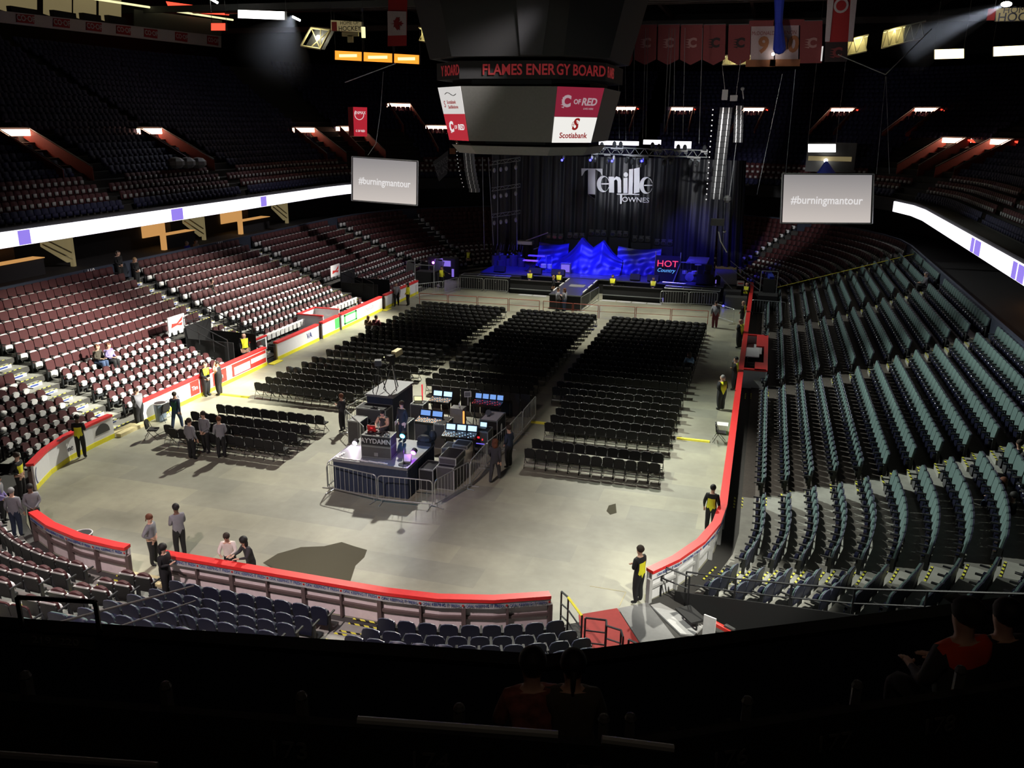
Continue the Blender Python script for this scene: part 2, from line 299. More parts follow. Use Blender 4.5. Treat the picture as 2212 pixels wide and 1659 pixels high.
def seat_parts(kind, low):
    b = MB(); s = MB(); p = MB(); fr = MB(); lean = .16
    if low:
        slab(b, outline(.44, .44, .90 if kind == 'red' else .84, .15), .0, .10 if kind == 'red' else .05, lean, 0)
        if kind == 'red': slab(s, outline(.48, .30, .80, .10, .05), -.05, -.002, lean, 1); slab(s, outline(.49, .785, .815, .02), -.055, .0, lean, 2)
        else: slab(s, outline(.48, .28, .87, .13, .05), -.05, 0., lean, 1); slab(s, outline(.492, .28, .882, .13, .05), -.035, -.012, lean, 2)
        slab(p, outline(.33, .42, .66, .10, .06), .13, .22, .05, 3)
    else:
        slab(b, outline(.52, .46, .95, .07), .0, .05, lean, 0); slab(s, outline(.53, .30, .93 if kind == 'red' else .965, .07), -.04, 0., lean, 1)
        slab(p, outline(.40, .16, .48, .06, .04), .10, .18, .05, 3)
    zz = .60 if low else .56
    for x in (-.265, .265):
        fr.box((x, .13, zz), (.045, .36, .04), 0, 4); fr.box((x, .02, zz / 2), (.04, .10, zz), 0, 4)
    if kind == 'red':
        fr.box((0, .16, .33), (.42, .12, .08), 0, 4) if low else fr.box((0, .06, .3), (.5, .04, .3), 0, 4)
    else: fr.box((0, .10, .34), (.44, .1, .12), 0, 4)
    return dict(backrest=b, shell=s, seat_pan=p, arm_frame=fr)
TPL = {}
for kind in ('red', 'blue'):
    for low in (0, 1):
        pts = seat_parts(kind, low); vs = []; fs = []; ms = []
        for q in pts.values():
            o = len(vs); vs += q.v; fs += [tuple(i + o for i in f) for f in q.f]; ms += q.m
        TPL[(kind, low)] = (pts, np.array(vs), fs, ms)
# plain far seat: back + pan only
q = MB(); slab(q, outline(.5, .3, .85, .07), 0, .07, .16, 0); q.box((0, .16, .50), (.24, .1, .22), 0, 3); TPL[('red', 2)] = (None, np.array(q.v), q.f, q.m)
q = MB(); slab(q, outline(.5, .42, .88, .07), 0, .07, .16, 0); q.box((0, .16, .42), (.42, .1, .25), 0, 3); TPL[('blue', 2)] = (None, np.array(q.v), q.f, q.m)
TPL[('ublue', 2)] = TPL[('blue', 2)]; TPL[('ured', 2)] = TPL[('red', 2)]
def merged(name, insts, mats, tpl_of, label, cat, group, mofs=None):
    V = []; LT = []; LS = []; VI = []; MI = []; off = 0; ls = 0
    for key, (x, y, z, rz) in insts:
        _, vs, fs, ms = tpl_of[key]; c, s = math.cos(rz), math.sin(rz)
        w = np.empty_like(vs); w[:, 0] = vs[:, 0] * c - vs[:, 1] * s + x; w[:, 1] = vs[:, 0] * s + vs[:, 1] * c + y; w[:, 2] = vs[:, 2] + z
        V.append(w); mo = (mofs or {}).get(key, 0)
        fl = [len(f) for f in fs]; LT += fl; VI += [i + off for f in fs for i in f]; MI += [m + mo for m in ms]; off += len(vs)
    V = np.concatenate(V); me = bpy.data.meshes.new(name); me.vertices.add(len(V)); me.vertices.foreach_set('co', V.ravel())
    LS = np.concatenate([[0], np.cumsum(LT)[:-1]]); me.loops.add(len(VI)); me.loops.foreach_set('vertex_index', VI)
    me.polygons.add(len(LT)); me.polygons.foreach_set('loop_start', LS); me.polygons.foreach_set('loop_total', LT); me.polygons.foreach_set('material_index', MI)
    for q in mats: me.materials.append(MAT[q])
    me.update(calc_edges=True); me.validate(); o = bpy.data.objects.new(name, me); C.objects.link(o)
    return tag(o, label, cat, group, 'stuff')
def arcpts(u0, u1, d, pitch):
    n = max(8, int(abs(u1 - u0) / .25)); uu = np.linspace(u0, u1, n + 1); q = np.array([P(u, d)[:2] for u in uu]); s = np.concatenate([[0], np.cumsum(np.hypot(*np.diff(q, axis=0).T))])
    cnt = int((s[-1] + .06) / pitch); st = (s[-1] - cnt * pitch) / 2 + pitch / 2
    return [float(np.interp(st + i * pitch, s, uu)) for i in range(cnt)]
def barrier_v(u):     # image height of the top edge of the near barrier
    return np.interp(u, [0, 1180, 2212], [1332, 1413, 1284])
# sections: (side word, colour, u0, u1, block phrase, rows)
y = lambda a: UY(a)
SECT = [
 ('blue', -1.9, 3.3, 'block left of the yellow-edged stairs, near end', 'far left'), ('blue', 4.5, UF(31.8), 'block between yellow-edged stairs and red ramp', 'stairs'),
 ('blue', UF(58.5), UF(68.5), 'block next to the red ramp', 'ramp'), ('blue', UF(72), y(10.5), 'right-hand corner block above the ramp block', 'stairs'),
 ('blue', y(11.8), y(24.1), 'right-hand stand, lower side block', 'near aisle'), ('blue', y(25.5), y(37.7), 'right-hand stand, middle block', 'near aisle'), ('blue', y(39.1), y(51.3), 'right-hand stand, far block', 'near aisle'), ('rdark', y(52.7), UFF(48), 'far right corner block', 'near aisle'), ('rdark', UFF(52), UFF(88), 'block behind the stage, right', 'near aisle'),
 ('red', -3.6, -2.3, 'narrow near end block by the sloping rail', 'stairs'), ('red', -UF(53), -4.5, 'near left corner block', 'corner gate'),
 ('red', -y(10.3), -UF(74), 'left-hand block beside the corner gate', 'stairs'), ('red', -y(24.0), -y(11.9), 'left-hand block with the seated couple', 'far stairs'), ('red', -y(37.5), -y(25.3), 'left-hand middle block behind the bench', 'far stairs'), ('red', -y(51.3), -y(39.0), 'left-hand far block', 'far stairs'), ('red', -UFF(30), -y(52.7), 'far left corner block', 'far stairs'), ('red', -UFF(66), -UFF(34), 'block left of the stage curtain', 'far stairs'),
]
ALL = {'red': [], 'blue': []}
occupied = []
for ci, (colr, u0, u1, phrase, edge) in enumerate(SECT):
    kind = 'red' if colr in ('red', 'rdark') else 'blue'
    for k in range(13):
        d = 1.42 + .825 * k + (NSH if -UF(57) < u0 and u1 < UF(33) else 0)
        for i, u in enumerate(arcpts(u0, u1, d, .56)):
            x, yy, (ox, oy) = P(u, d)
            if u < 0 and k < 5 and (V1[0] - .4 < yy < V1[1] + .1 or V2[0] - .3 < yy < V2[1] + .1) and x < -14: continue
            if k == 0 and u < 0 and 24.5 < yy < 36.5 and x < -13: continue
            if k == 1 and u < 0 and 29.3 < yy < 31.6 and x < -13: continue
            if k == 0 and u > 0 and 26.2 < yy < 34.8 and x > 13: continue
            sg = -1 if u < 0 else 1
            pu, pv = pr((x, yy, T[k] + .7))
            if not (-160 < pu < 2372 and -100 < pv < 1800): continue
            dist = math.dist((x, yy, T[k]), CAM); rz = math.atan2(-oy, -ox) - PI / 2
            vis = 0 < pu < 2212 and 0 < pv < barrier_v(pu) + 4
            ALL[kind].append(dict(k=k, i=i, x=x, y=yy, z=T[k], rz=rz, dist=dist, vis=vis, phrase=phrase, edge=edge, pu=pu, pv=pv))
NIND = 300; NPART = 150
REST = {'red': [], 'blue': []}
def seat_taken(sx, sy): return any(math.hypot(sx - a, sy - b) < .3 for a, b in occupied)
for kind in ('red', 'blue'):
    L = sorted([s for s in ALL[kind] if s['vis']], key=lambda s: s['dist']); chosen = L[:NIND]; ids = set(map(id, chosen))
    for s in ALL[kind]:
        if id(s) not in ids: REST[kind].append(((kind, 1 if s['k'] < 5 else 0), (s['x'], s['y'], s['z'], s['rz'])))
    meshes = {}
    cn = {'red': 'red_stadium_seat', 'blue': 'blue_stadium_seat'}[kind]
    for n, s in enumerate(chosen):
        low = 1 if s['k'] < 5 else 0; full = n < NPART
        nearend = s['y'] < 1.5
        look = 'red-cushioned tip-up seat' if kind == 'red' else ('navy-backed tip-up seat' if nearend else 'teal tip-up seat')
        cnt = {'stairs': 'from its low end'}.get(s['edge'], '')
        lab = '%s, %s row up, %s along, %s' % (look, ordn(s['k'] + 1), ordn(s['i'] + 1), s['phrase'])
        key = (low, full)
        if key not in meshes:
            pts = TPL[(kind, low)][0]
            if full:
                r = thing(cn, lab, 'seat', (s['x'], s['y'], s['z']), s['rz'])
                for pn, q in pts.items(): q.build(pn, SEATM[kind], r)
            else:
                q = MB()
                for t in pts.values(): q.add(t.v, t.f); q.m[-len(t.m):] = t.m
                r = q.build(cn, SEATM[kind]); r.location = (s['x'], s['y'], s['z']); r.rotation_euler = (0, 0, s['rz']); tag(r, lab, 'seat')
            meshes[key] = r; r['group'] = kind + ' stadium seats'
        else: dup(meshes[key], (s['x'], s['y'], s['z']), s['rz'], lab, kind + ' stadium seats')
# upper deck seats
random.seed(3)
UPS = []
for a, b in ((UF(52), UFF(90) + 4), (-UFF(90) - 4, -UF(52))):
    for k in range(0, 25):
        d = UD(k) + .65
        for u in arcpts(a, b, d, .56):
            x, yy, (ox, oy) = P(u, d)
            pu, pv = pr((x, yy, UZ(k) + .5))
            if not (-120 < pu < 2330 and -60 < pv < 900): continue
            # aisles every 13.6 m of base outline, vomitories on rows 5 to 10
            if ((abs(u) - UY(28.3) + 400 * 13.6) % 13.6) < 1.3: continue
            if 2 < k < 10 and ((abs(u) - UY(28.3) + 400 * 13.6) % 13.6) < 3.6: continue
            UPS.append((k, (x, yy, UZ(k), math.atan2(-oy, -ox) - PI / 2)))
REST['red'] += [(('ured', 2), t) for k, t in UPS if 0 < k < 4]
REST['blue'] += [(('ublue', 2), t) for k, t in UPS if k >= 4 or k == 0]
merged('red_stadium_seats', REST['red'], SEATM['red'] + ['red_deep', 'black', 'black', 'light_grey'], TPL, 'remaining red tip-up seats of the left-hand and far stands and front upper rows', 'seats', 'red stadium seats', {('ured', 2): 6})  # upper deck pans turn grey, the deck's dimness put into their colour
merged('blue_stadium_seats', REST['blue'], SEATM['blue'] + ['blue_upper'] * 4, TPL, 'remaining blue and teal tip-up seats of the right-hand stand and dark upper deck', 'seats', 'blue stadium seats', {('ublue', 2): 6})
# ================================================================== aisle stairs
def stairs(u, w=.9, k0=0, name='aisle_stairs', blue=False, lab=''):
    mb = MB()
    for k in range(k0, 13):
        d0 = DK(k) + (NSH if -UF(57) < u < UF(33) else 0); x, y_, (ox, oy) = P(u, d0 - .14); rz = math.atan2(oy, ox)
        zp = T[k - 1] if k else 0; h = (T[k] + zp) / 2
        if T[k] - zp > .12: mb.box((x, y_, (zp + h) / 2), (.28, w, h - zp), rz, 0)
        x, y_, _ = P(u, d0 + .03); mb.box((x, y_, T[k] + .006), (.06, w, .012), rz, 1)
        x, y_, _ = P(u, d0 - .25); mb.box((x, y_, h + .006), (.06, w, .012), rz, 1)
        if blue:
            x, y_, _ = P(u, d0 - .285); mb.box((x, y_, (zp + h) / 2), (.01, w * .96, (h - zp) * .9), rz, 2)
            mb.box((x - ox * .006, y_ - oy * .006, (zp + h) / 2), (.01, w * .5, (h - zp) * .45), rz, 3)
    return struct(mb.build(name, ['concrete_tread', 'hazard', 'board_white', 'letter_blue']))
def hazard():
    m = bpy.data.materials.new('hazard_tape'); m.use_nodes = True; nt = m.node_tree; b = nt.nodes['Principled BSDF']
    tc = nt.nodes.new('ShaderNodeTexCoord'); w = nt.nodes.new('ShaderNodeTexWave'); w.inputs['Scale'].default_value = 2.2; w.bands_direction = 'DIAGONAL'
    cr = nt.nodes.new('ShaderNodeValToRGB'); cr.color_ramp.interpolation = 'CONSTANT'; cr.color_ramp.elements[0].color = (.01, .01, .01, 1); cr.color_ramp.elements[1].position = .45; cr.color_ramp.elements[1].color = (.8, .78, .08, 1)
    nt.links.new(tc.outputs['Object'], w.inputs['Vector']); nt.links.new(w.outputs['Fac'], cr.inputs[0]); nt.links.new(cr.outputs[0], b.inputs['Base Color']); MAT['hazard'] = m
hazard()
for u in (3.9, UF(70.3), y(11.15), y(24.8), y(38.4), y(52)): stairs(u, .95)
for u in (-4.05, -y(11.1), -y(24.65), -y(38.25), -y(52)): stairs(u, .95, 0, blue=(u < -10))
# ================================================================== dasher boards
def seg_s(px, v, z=1.07):      # outline parameter of a board pixel
    q = at(px, v, z); best = min(((math.dist(P(u)[:2], q[:2]), u) for u in np.arange(-62, 62, .05)), key=lambda t: t[0]); return float(best[1])
def ocyc(u, d, z, face):       # location + rotation for lettering on the inner (face=-1) or outer (+1) side
    x, y_, (ox, oy) = P(u, d); a = math.atan2(oy, ox)
    rz = a + PI / 2 if face > 0 else a - PI / 2
    return (x, y_, z), (PI / 2, 0, rz)
def board(u0, u1, label, outer='plain', inner=True):
    r = thing('dasher_board', label, 'rink board', (0, 0, 0))
    sweep(MB(), u0, u1, [(0, .0), (0, 1.0), (.05, 1.0), (.05, .0)], m=0).build('inner_panel', 'board_white', r)
    sweep(MB(), u0, u1, [(-.03, .98), (-.03, 1.08), (.25, 1.08), (.25, .98)]).build('red_cap_rail', 'red_cap', r)
    sweep(MB(), u0, u1, [(-.012, .0), (-.012, .2), (0.0, .2), (0.0, .0)]).build('kick_strip', 'kick_yellow', r)
    mat_o = 'board_pink' if outer == 'pink' else 'board_white'
    sweep(MB(), u0, u1, [(.06, .02), (.06, .98), (.085, .98), (.085, .02)]).build('rear_panel', mat_o, r)
    sweep(MB(), u0, u1, [(.2, .78), (.2, .98), (.22, .98), (.22, .78)]).build('sign_strip', mat_o if outer != 'pink' else 'light_grey', r)
    sm = 'stud' if outer == 'pink' else 'light_grey'
    f = sweep(MB(), u0, u1, [(.09, .42), (.09, .50), (.17, .50), (.17, .42)])
    n = max(1, int(abs(u1 - u0) / 1.15))
    for i in range(n + 1):
        u = u0 + (u1 - u0) * i / n; x, y_, (ox, oy) = P(u, .145); f.box((x, y_, .4), (.13, .12 if i % 2 == 0 else .06, .78), math.atan2(oy, ox))
    f.build('stud_frame', sm, r)
    return r
S = {k: seg_s(*v) for k, v in dict(a=(1187, 1278), b=(354, 1192), c=(281, 1177), d=(73, 1103), e=(68, 1002), f=(239, 896), h=(1402, 1230)).items()}
ub = dict(near=board(S['b'], S['a'], 'long curved rink board along the near end, red cap rail', 'pink'),
          nl=board(S['d'], S['c'], 'short curved rink board left of the gap in the near end', 'pink'),
          lc=board(-UY(9.75), S['e'], 'curved white rink board at the left corner with yellow kick strip', 'pink'),
          l1=board(-UY(22.1), -UY(11.65), 'left side rink board with red and white advertising panels', 'pink'),
          l2=board(-UY(28.2), -UY(23.25), 'plain white left side rink board beside two standing men', 'pink'),
          l3=board(-UY(31.0), -UY(28.7), 'short left side rink board with green patch by penalty box', 'pink'),
          l4=board(-UY(37.8), -UY(31.35), 'left side rink board with large green outlined panel', 'pink'),
          l5=board(-UY(44.8), -UY(38.4), 'farthest left side rink board beside the steel barricades', 'pink'),
          r=board(S['h'], UY(53.5), 'long right side rink board curving to the ramp gate', 'white'))
MAT['board_outer'] = MAT['board_pink']
# lettering on the outer strip
ph = 'OPA! KEEPING IT FRESH'
def outer_text(par, u, sz=.125):
    l, rr = ocyc(u, .225, .885, 1)
    text(ph, sz, 'letter_blue', l, rr, par, sx=.78)
    x, y_, (ox, oy) = P(u + .58, .222); d = MB(); d.box((x, y_, .885), (.012, .055, .055), math.atan2(oy, ox)); d.build('red_diamond', 'letter_red', par)
for i in range(12): 
    u = S['a'] - .62 - i * 1.16
    if u > S['b'] + .4: outer_text(ub['near'], u)
for i in range(4): outer_text(ub['nl'], S['c'] - .62 - i * 1.16)
for i in range(5): outer_text(ub['r'], S['h'] + .7 + i * 1.16)
def itext(par, s, yc, sz, m='letter_dark', z=.58, sx=1., off=.01):
    l, rr = ocyc(-UY(yc), -.008, z, -1); text(s, sz, m, l, rr, par, sx=sx, off=off)
def ipanel(par, y0, y1, z0, z1, m, name='advert_panel', d=-.005):
    mb = MB(); mb.bb(-HX + .0, -HX + .006 - d, y0, y1, z0, z1); mb.build(name, m, par)
l, rr = ocyc(-UF(98) if False else -(UY(8.6)), -.01, .55, -1)
u = -(ST + QA * .90); l, rr = ocyc(u, -.015, .5, -1); text('synergy', .33, 'letter_dark', l, rr, ub['lc'], sx=1.1)
mb = MB()
for i in range(20):
    a0, a1 = 2 * PI * i / 20, 2 * PI * (i + 1) / 20; uc = S['e'] - .35
    def q(a, r_): x, y_, _ = P(uc - r_ * .75 * math.cos(a), -.016); return (x, y_, .5 + r_ * math.sin(a))
    mb.add([q(a0, .38), q(a1, .38), q(a1, .31), q(a0, .31)], [(0, 1, 2, 3)])
mb.build('blue_ring_logo', 'letter_blue', ub['lc'])
mb = MB(); pts = [(.0, 9.1 + .42 * math.cos(a), .45 + .42 * math.sin(a)) for a in np.linspace(0, PI, 10)]
mb.ext([(-HX + .012, p_[1], p_[2]) for p_ in pts], (.004, 0, 0)); mb.build('half_disc_logo', 'dgrey', ub['lc'])
itext(ub['l1'], 'Scotiabank', 13.5, .36, z=.55); ipanel(ub['l1'], 15.15, 15.85, .24, .95, 'red_panel'); itext(ub['l1'], 'Tim', 15.5, .3, 'letter_white', z=.58); ipanel(ub['l1'], 15.95, 16.5, .2, .98, 'red_panel')
ipanel(ub['l1'], 17.0, 18.2, .22, .92, 'red_panel'); itext(ub['l1'], 'Tim', 17.6, .36, 'letter_white')
ipanel(ub['l1'], 18.7, 22.0, .24, .92, 'red_panel'); ipanel(ub['l1'], 18.9, 20.4, .3, .72, 'board_white', 'roof_panel', -.009); itext(ub['l1'], 'RE/CA', 19.6, .3, 'letter_dark', z=.5); ipanel(ub['l1'], 20.5, 22.0, .5, .76, 'board_white', 'roof_panel', -.009); itext(ub['l1'], 'ROOFING', 21.25, .2, 'letter_red', z=.63)
itext(ub['l2'], 'VA', 27.0, .5, 'letter_blue', z=.6); itext(ub['l4'], 'ENERGY', 35.6, .4, 'light_grey', z=.6); itext(ub['l5'], 'VISTA', 40.3, .4, z=.58)
mb = MB()
for z0, z1, a, b in ((.25, .35, 31.7, 33.6), (.8, .92, 31.7, 33.6), (.25, .92, 31.7, 31.9), (.25, .92, 33.4, 33.6)): mb.bb(-HX, -HX + .01, a, b, z0, z1)
mb.build('green_outline', 'green_panel', ub['l4']); mb = MB(); mb.bb(-HX, -HX + .01, 30.4, 31.0, .25, .92); mb.build('green_patch', 'green_panel', ub['l3'])
# loose yellow kick mats in the gaps
for yy, lab in ((22.75, 'flat yellow threshold mat lying in the left board gap by the plain board'), (38.2, 'flat yellow threshold mat lying in the far left board gap')):
    mb = MB(); mb.bb(-HX - .05, -HX + .35, yy - .5, yy + .5, 0, .04); tag(mb.build('threshold_mat', 'tape_yellow'), lab, 'mat')
mb = MB(); a = P(S['b'] + .05, .1); b = P(S['c'] - .05, .1); mb.box(((a[0] + b[0]) / 2, a[1] - .05, .06), (abs(a[0] - b[0]), .42, .1)); mb.box(((a[0] + b[0]) / 2, a[1] - .05, .12), (abs(a[0] - b[0]) * .9, .05, .03), 0, 1)
tag(mb.build('gate_sill', ['cream', 'dgrey']), 'pale worn sill across the open gap in the near end boards', 'sill')
for i, yy in enumerate((9.9, 10.5)):
    mb = MB(); mb.bb(-HX - .35 + i * .35, -HX - .1 + i * .35, 9.85, 11.6, 0, .16); tag(mb.build('gate_sill', 'cream'), ('inner' if i else 'outer') + ' pale sill beam in the left board gap beside the folding chair', 'sill')
# left player bench: low screen, bench seats row and end panel
r = thing('players_bench', 'white railed players bench row behind the plain left board', 'bench', (0, 0, 0))
mb = MB(); mb.bb(-14.55, -14.47, 24.6, 29.2, 1.02, 1.1); mb.build('white_top_rail', 'white_paint', r)
for i in range(9): mb = MB(); mb.bb(-14.5, -14.44, 24.7 + i * .5, 25.08 + i * .5, .72, 1.0); mb.build('seat_back', 'light_grey', r)
mb = MB()
for i in range(9): mb.box((-14.2, 24.9 + i * .5, .5), (.4, .42, .07), 0, 0, 0, -.2)
mb.build('seat', 'dgrey', r); mb = MB(); mb.bb(-14.6, -13.6, 24.5, 29.2, .0, .42); mb.build('platform', 'black', r)
r2 = dup(r, (0, 7.6, 0), 0, 'white railed players bench row behind the green panelled board')
mb = MB(); mb.bb(-14.45, -14.4, 22.4, 24.5, .25, 1.05); o = mb.build('low_wall_panel', 'board_white'); tag(o, 'white low wall panel with red top between left bench and portal', 'panel')
mb = MB(); mb.bb(-14.5, -14.35, 22.4, 24.5, 1.05, 1.12); mb.build('red_top', 'red_cap', o)
mb = MB(); mb.bb(-14.39, -14.37, 23.5, 24.3, .35, .95, 0); mb.build('dark_logo', 'dgrey', o)
# left penalty boxes between the benches
r = thing('penalty_box', 'red edged white penalty box behind the left board, open topped', 'penalty box', (0, 0, 0))
for nm, a in (('side_panel', (29.3, 29.36)), ('side_panel', (31.5, 31.56))): mb = MB(); mb.bb(-15.0, -13.2, a[0], a[1], 0, 1.3); mb.build(nm, 'board_white', r); mb = MB(); mb.bb(-15.0, -13.2, a[0] - .04, a[1] + .04, 1.3, 1.38); mb.build('red_rail', 'red_cap', r)
mb = MB(); mb.bb(-15.05, -14.98, 29.3, 31.56, 0, 1.3); mb.build('rear_panel', 'board_white', r); mb = MB(); mb.bb(-15.1, -14.95, 29.3, 31.56, 1.3, 1.38); mb.build('red_rail', 'red_cap', r)
mb = MB(); mb.bb(-14.9, -13.25, 29.4, 31.5, .02, .06); mb.build('box_floor', 'light_grey', r)
# right penalty box
r = thing('timekeeper_box', 'red framed timekeeper box standing behind the right side board', 'penalty box', (0, 0, 0))
for x0, x1, y0, y1 in ((12.95, 14.35, 26.3, 26.5), (12.95, 14.35, 34.4, 34.6), (14.2, 14.42, 26.3, 34.6), (13.75, 14.2, 26.3, 27.9), (13.75, 14.2, 31.6, 34.4)): mb = MB(); mb.bb(x0, x1, y0, y1, 1.0, 1.08); mb.build('red_counter', 'red_cap', r)
for x0, x1, y0, y1 in ((13.2, 14.35, 26.36, 26.42), (13.2, 14.35, 34.5, 34.56), (14.34, 14.4, 26.3, 34.6)): mb = MB(); mb.bb(x0, x1, y0, y1, 0, 1.0); mb.build('box_wall', 'board_white', r)
o = MB(); o.bb(13.2, 13.95, 29.2, 31.3, .98, 1.03); tag(o.build('white_table_top', 'white_paint'), 'white table top inside the red framed timekeeper box', 'table')
o = MB(); o.bb(13.25, 14.1, 31.8, 34.2, .5, .56); o.bb(13.3, 13.36, 31.9, 34.1, 0, .5); tag(o.build('bench', 'light_grey'), 'grey bench at the far end of the timekeeper box', 'bench')
for i, (a, b) in enumerate(((13.5, 28.6), (13.7, 28.0))):
    o = MB(); o.box((a, b, .45), (.4, .4, .06)); o.box((a, b - .18, .68), (.4, .05, .4)); o.box((a, b, .22), (.06, .06, .44)); tag(o.build('office_chair', 'dgrey'), ('nearer' if i else 'farther') + ' small dark chair inside the timekeeper box', 'chair')
# ================================================================== left portals: sign panel, rails, black void
for n, (V, ys) in enumerate(((V1, (19.15, 20.55)), (V2, (37.75, 39.2)))):
    w = ('nearer', 'farther')[n]
    mb = MB(); mb.bb(-17.06, -17.0, ys[0], ys[1], 2.22, 3.06); o = mb.build('portal_sign', 'board_white'); tag(o, w + ' white sign panel with red bow logo above left stand portal', 'sign')
    mb = MB(); cy = (ys[0] + ys[1]) / 2; cz = 2.66
    mb.ext([(-16.995, cy - .5, cz - .22), (-16.995, cy - .42, cz + .02), (-16.995, cy, cz - .02), (-16.995, cy + .55, cz + .28), (-16.995, cy + .45, cz + .06), (-16.995, cy + .1, cz - .08), (-16.995, cy + .5, cz - .05), (-16.995, cy + .4, cz - .22), (-16.995, cy, cz - .14)], (.006, 0, 0)); mb.build('red_bow_logo', 'red_panel', o)
    r = thing('portal_railing', w + ' black stepped handrail around the left stand portal', 'railing', (0, 0, 0))
    for yy in (V[0] - .05, V[1] + .05):
        mb = MB(); mb.path([(-17.2, yy, 2.9), (-14.3, yy, 1.75), (-14.3, yy, .3)], .03); mb.path([(-17.2, yy, 2.45), (-14.3, yy, 1.3)], .025)
        for i in range(4): x = -14.3 - i * .9; z = 1.75 + (abs(x) - 14.3) * .4; mb.tube((x, yy, z), (x, yy, z - 1.1), .022)
        mb.build('rail', 'rail_black', r)
    mb = MB(); mb.path([(-17.2, V[0], 2.9), (-17.2, V[1], 2.9)], .03); mb.path([(-17.2, V[0], 2.45), (-17.2, V[1], 2.45)], .025); mb.build('cross_rail', 'rail_black', r)
    mb = MB(); mb.bb(-17.0, -14.0, V[0] + .02, V[0] + .08, 0, 1.6); mb.bb(-17.0, -14.0, V[1] - .08, V[1] - .02, 0, 1.6); mb.bb(-17.04, -16.98, V[0], V[1], 0, 2.3); struct(mb.build('wall_portal', 'black'))
# ================================================================== right near gate: ramp, railings
def gp(u, d, z=0): x, y_, _ = P(u, d); return (x, y_, z)
r = MB(); A = UF(33); B = UF(56.8)
def quadstrip(u0, u1, d0, d1, z, m, n=6):
    for i in range(n):
        a = u0 + (u1 - u0) * i / n; b = u0 + (u1 - u0) * (i + 1) / n; r.add([gp(a, d0, z), gp(b, d0, z), gp(b, d1, z), gp(a, d1, z)], [(0, 1, 2, 3)], m)
# straight ramp: red lane on the left, grey lane on the right, running outward from the gate
r.add([(9.45, 1.95, .02), (10.45, 2.62, .02), (11.75, .3, .02), (12.6, -1.6, .02), (11.3, -2.6, .02), (10.1, -.4, .02)], [(0, 1, 2, 3, 4, 5)], 0)
r.add([(10.48, 2.62, .02), (11.25, 3.2, .02), (12.4, 1.3, .02), (13.6, -.9, .02), (12.65, -1.6, .02), (11.78, .3, .02)], [(0, 1, 2, 3, 4, 5)], 1)
tag(r.build('ramp_carpet', ['carpet_red', 'mid_grey']), 'red and grey carpet lane leading off the floor at the gate', 'carpet')
def rail(pts, label, h=(1.0, .62, .25), mtl='rail_black', rad=.028, posts=True):
    r = thing('handrail', label, 'railing', (0, 0, 0))
    for i, hh in enumerate(h): m_ = MB(); m_.path([(a, b, c + hh) for a, b, c in pts], rad if i == 0 else rad * .8); m_.build('rail', mtl, r)
    if posts:
        m_ = MB()
        for a, b, c in pts: m_.tube((a, b, c), (a, b, c + h[0]), rad)
        for p_, q_ in zip(pts, pts[1:]):
            n = int(math.dist(p_, q_) / 1.1)
            for i in range(1, n): t = i / n; a = [p_[j] + (q_[j] - p_[j]) * t for j in range(3)]; m_.tube(a, (a[0], a[1], a[2] + h[0]), rad)
        m_.build('posts', mtl, r)
    return r
rail([(9.05, 1.4, 0), (9.3, 1.15, 0), (9.85, .35, 0)], 'short black handrail with yellow tape beside the near board end', mtl='rail_black')
mb = MB(); mb.tube((9.3, 1.15, 1.0), (9.85, .35, 1.0), .036); tag(mb.build('yellow_tape', 'tape_yellow'), 'yellow tape wound on the short black handrail', 'tape')
rail([(9.95, .3, 0), (10.5, .35, 0), (10.55, .1, 0), (10.95, .0, 0), (11.05, -.3, 0)], 'stepped black handrail standing over the red carpet')
rail([(11.2, -.35, 0), (12.2, -.85, 0), (13.4, -1.7, 0)], 'low black handrail right of the red carpet', (1.0, .3))
# handrail climbing the edge of the right corner block
UU = UF(57.3); pts = []
for k in range(0, 13, 2): x, y_, _ = P(UU, DK(k) + .1); pts.append((x, y_, T[k]))
rail(pts, 'long black handrail climbing the corner block edge above the ramp', (1.0, .6, .25))
rail([gp(UF(56), .1, 0), gp(UF(56.8), 1.0, 0)], 'short black handrail with yellow stripes at the gate end of the right board', (1.0, .6))
mb = MB(); mb.ext([gp(UF(56.9), .5, 0), gp(UF(56.9), 11.5, 0), gp(UF(56.9), 11.5, 4), gp(UF(56.9), .5, .3)], (.02, -.03, 0)); struct(mb.build('wall_ramp', 'matte_black'))
mb = MB(); mb.box((12.55, 2.45, .3), (.8, .5, .06), -.9); mb.box((12.3, 2.75, .14), (.05, .05, .28), 0); mb.box((12.75, 2.1, .14), (.05, .05, .28), 0); tag(mb.build('steps_block', 'matte_black'), 'small dark metal step platform beside the ramp gate', 'steps')
mb = MB(); mb.box((13.1, 1.6, .5), (.35, .04, .7), -.4); tag(mb.build('notice_board', 'white_paint'), 'pair of small white notices below the corner handrail', 'notice')
for i, (px, py) in enumerate(((1635, 1365), )):
    q_ = at(1560, 1355, .3); mb = MB(); mb.box((q_[0], q_[1], .3), (.7, .12, .1), -.6); mb.box((q_[0] + .2, q_[1] - .1, .38), (.3, .1, .08), -.6, 1); tag(mb.build('red_tool', ['red_panel', 'dgrey']), 'red tool lying in the dark under the corner handrail', 'tool')
q_ = at(1480, 1345, 0); mb = MB(); mb.prism([tuple(at(a, b, 0)[:2]) for a, b in ((1405, 1310), (1425, 1305), (1520, 1355), (1500, 1375), (1470, 1372))], 0, .05); tag(mb.build('plastic_sheet', 'light_grey'), 'crumpled pale plastic sheet lying beside the grey ramp lane', 'sheet')
# near-left handrail down from the barrier
rail([tuple(at(100, 1352, 5.5)), tuple(at(418, 1266, 1.6))], 'long thin handrail sloping over the near end red seats', (.0, -.45), 'rail_black', .025, False)
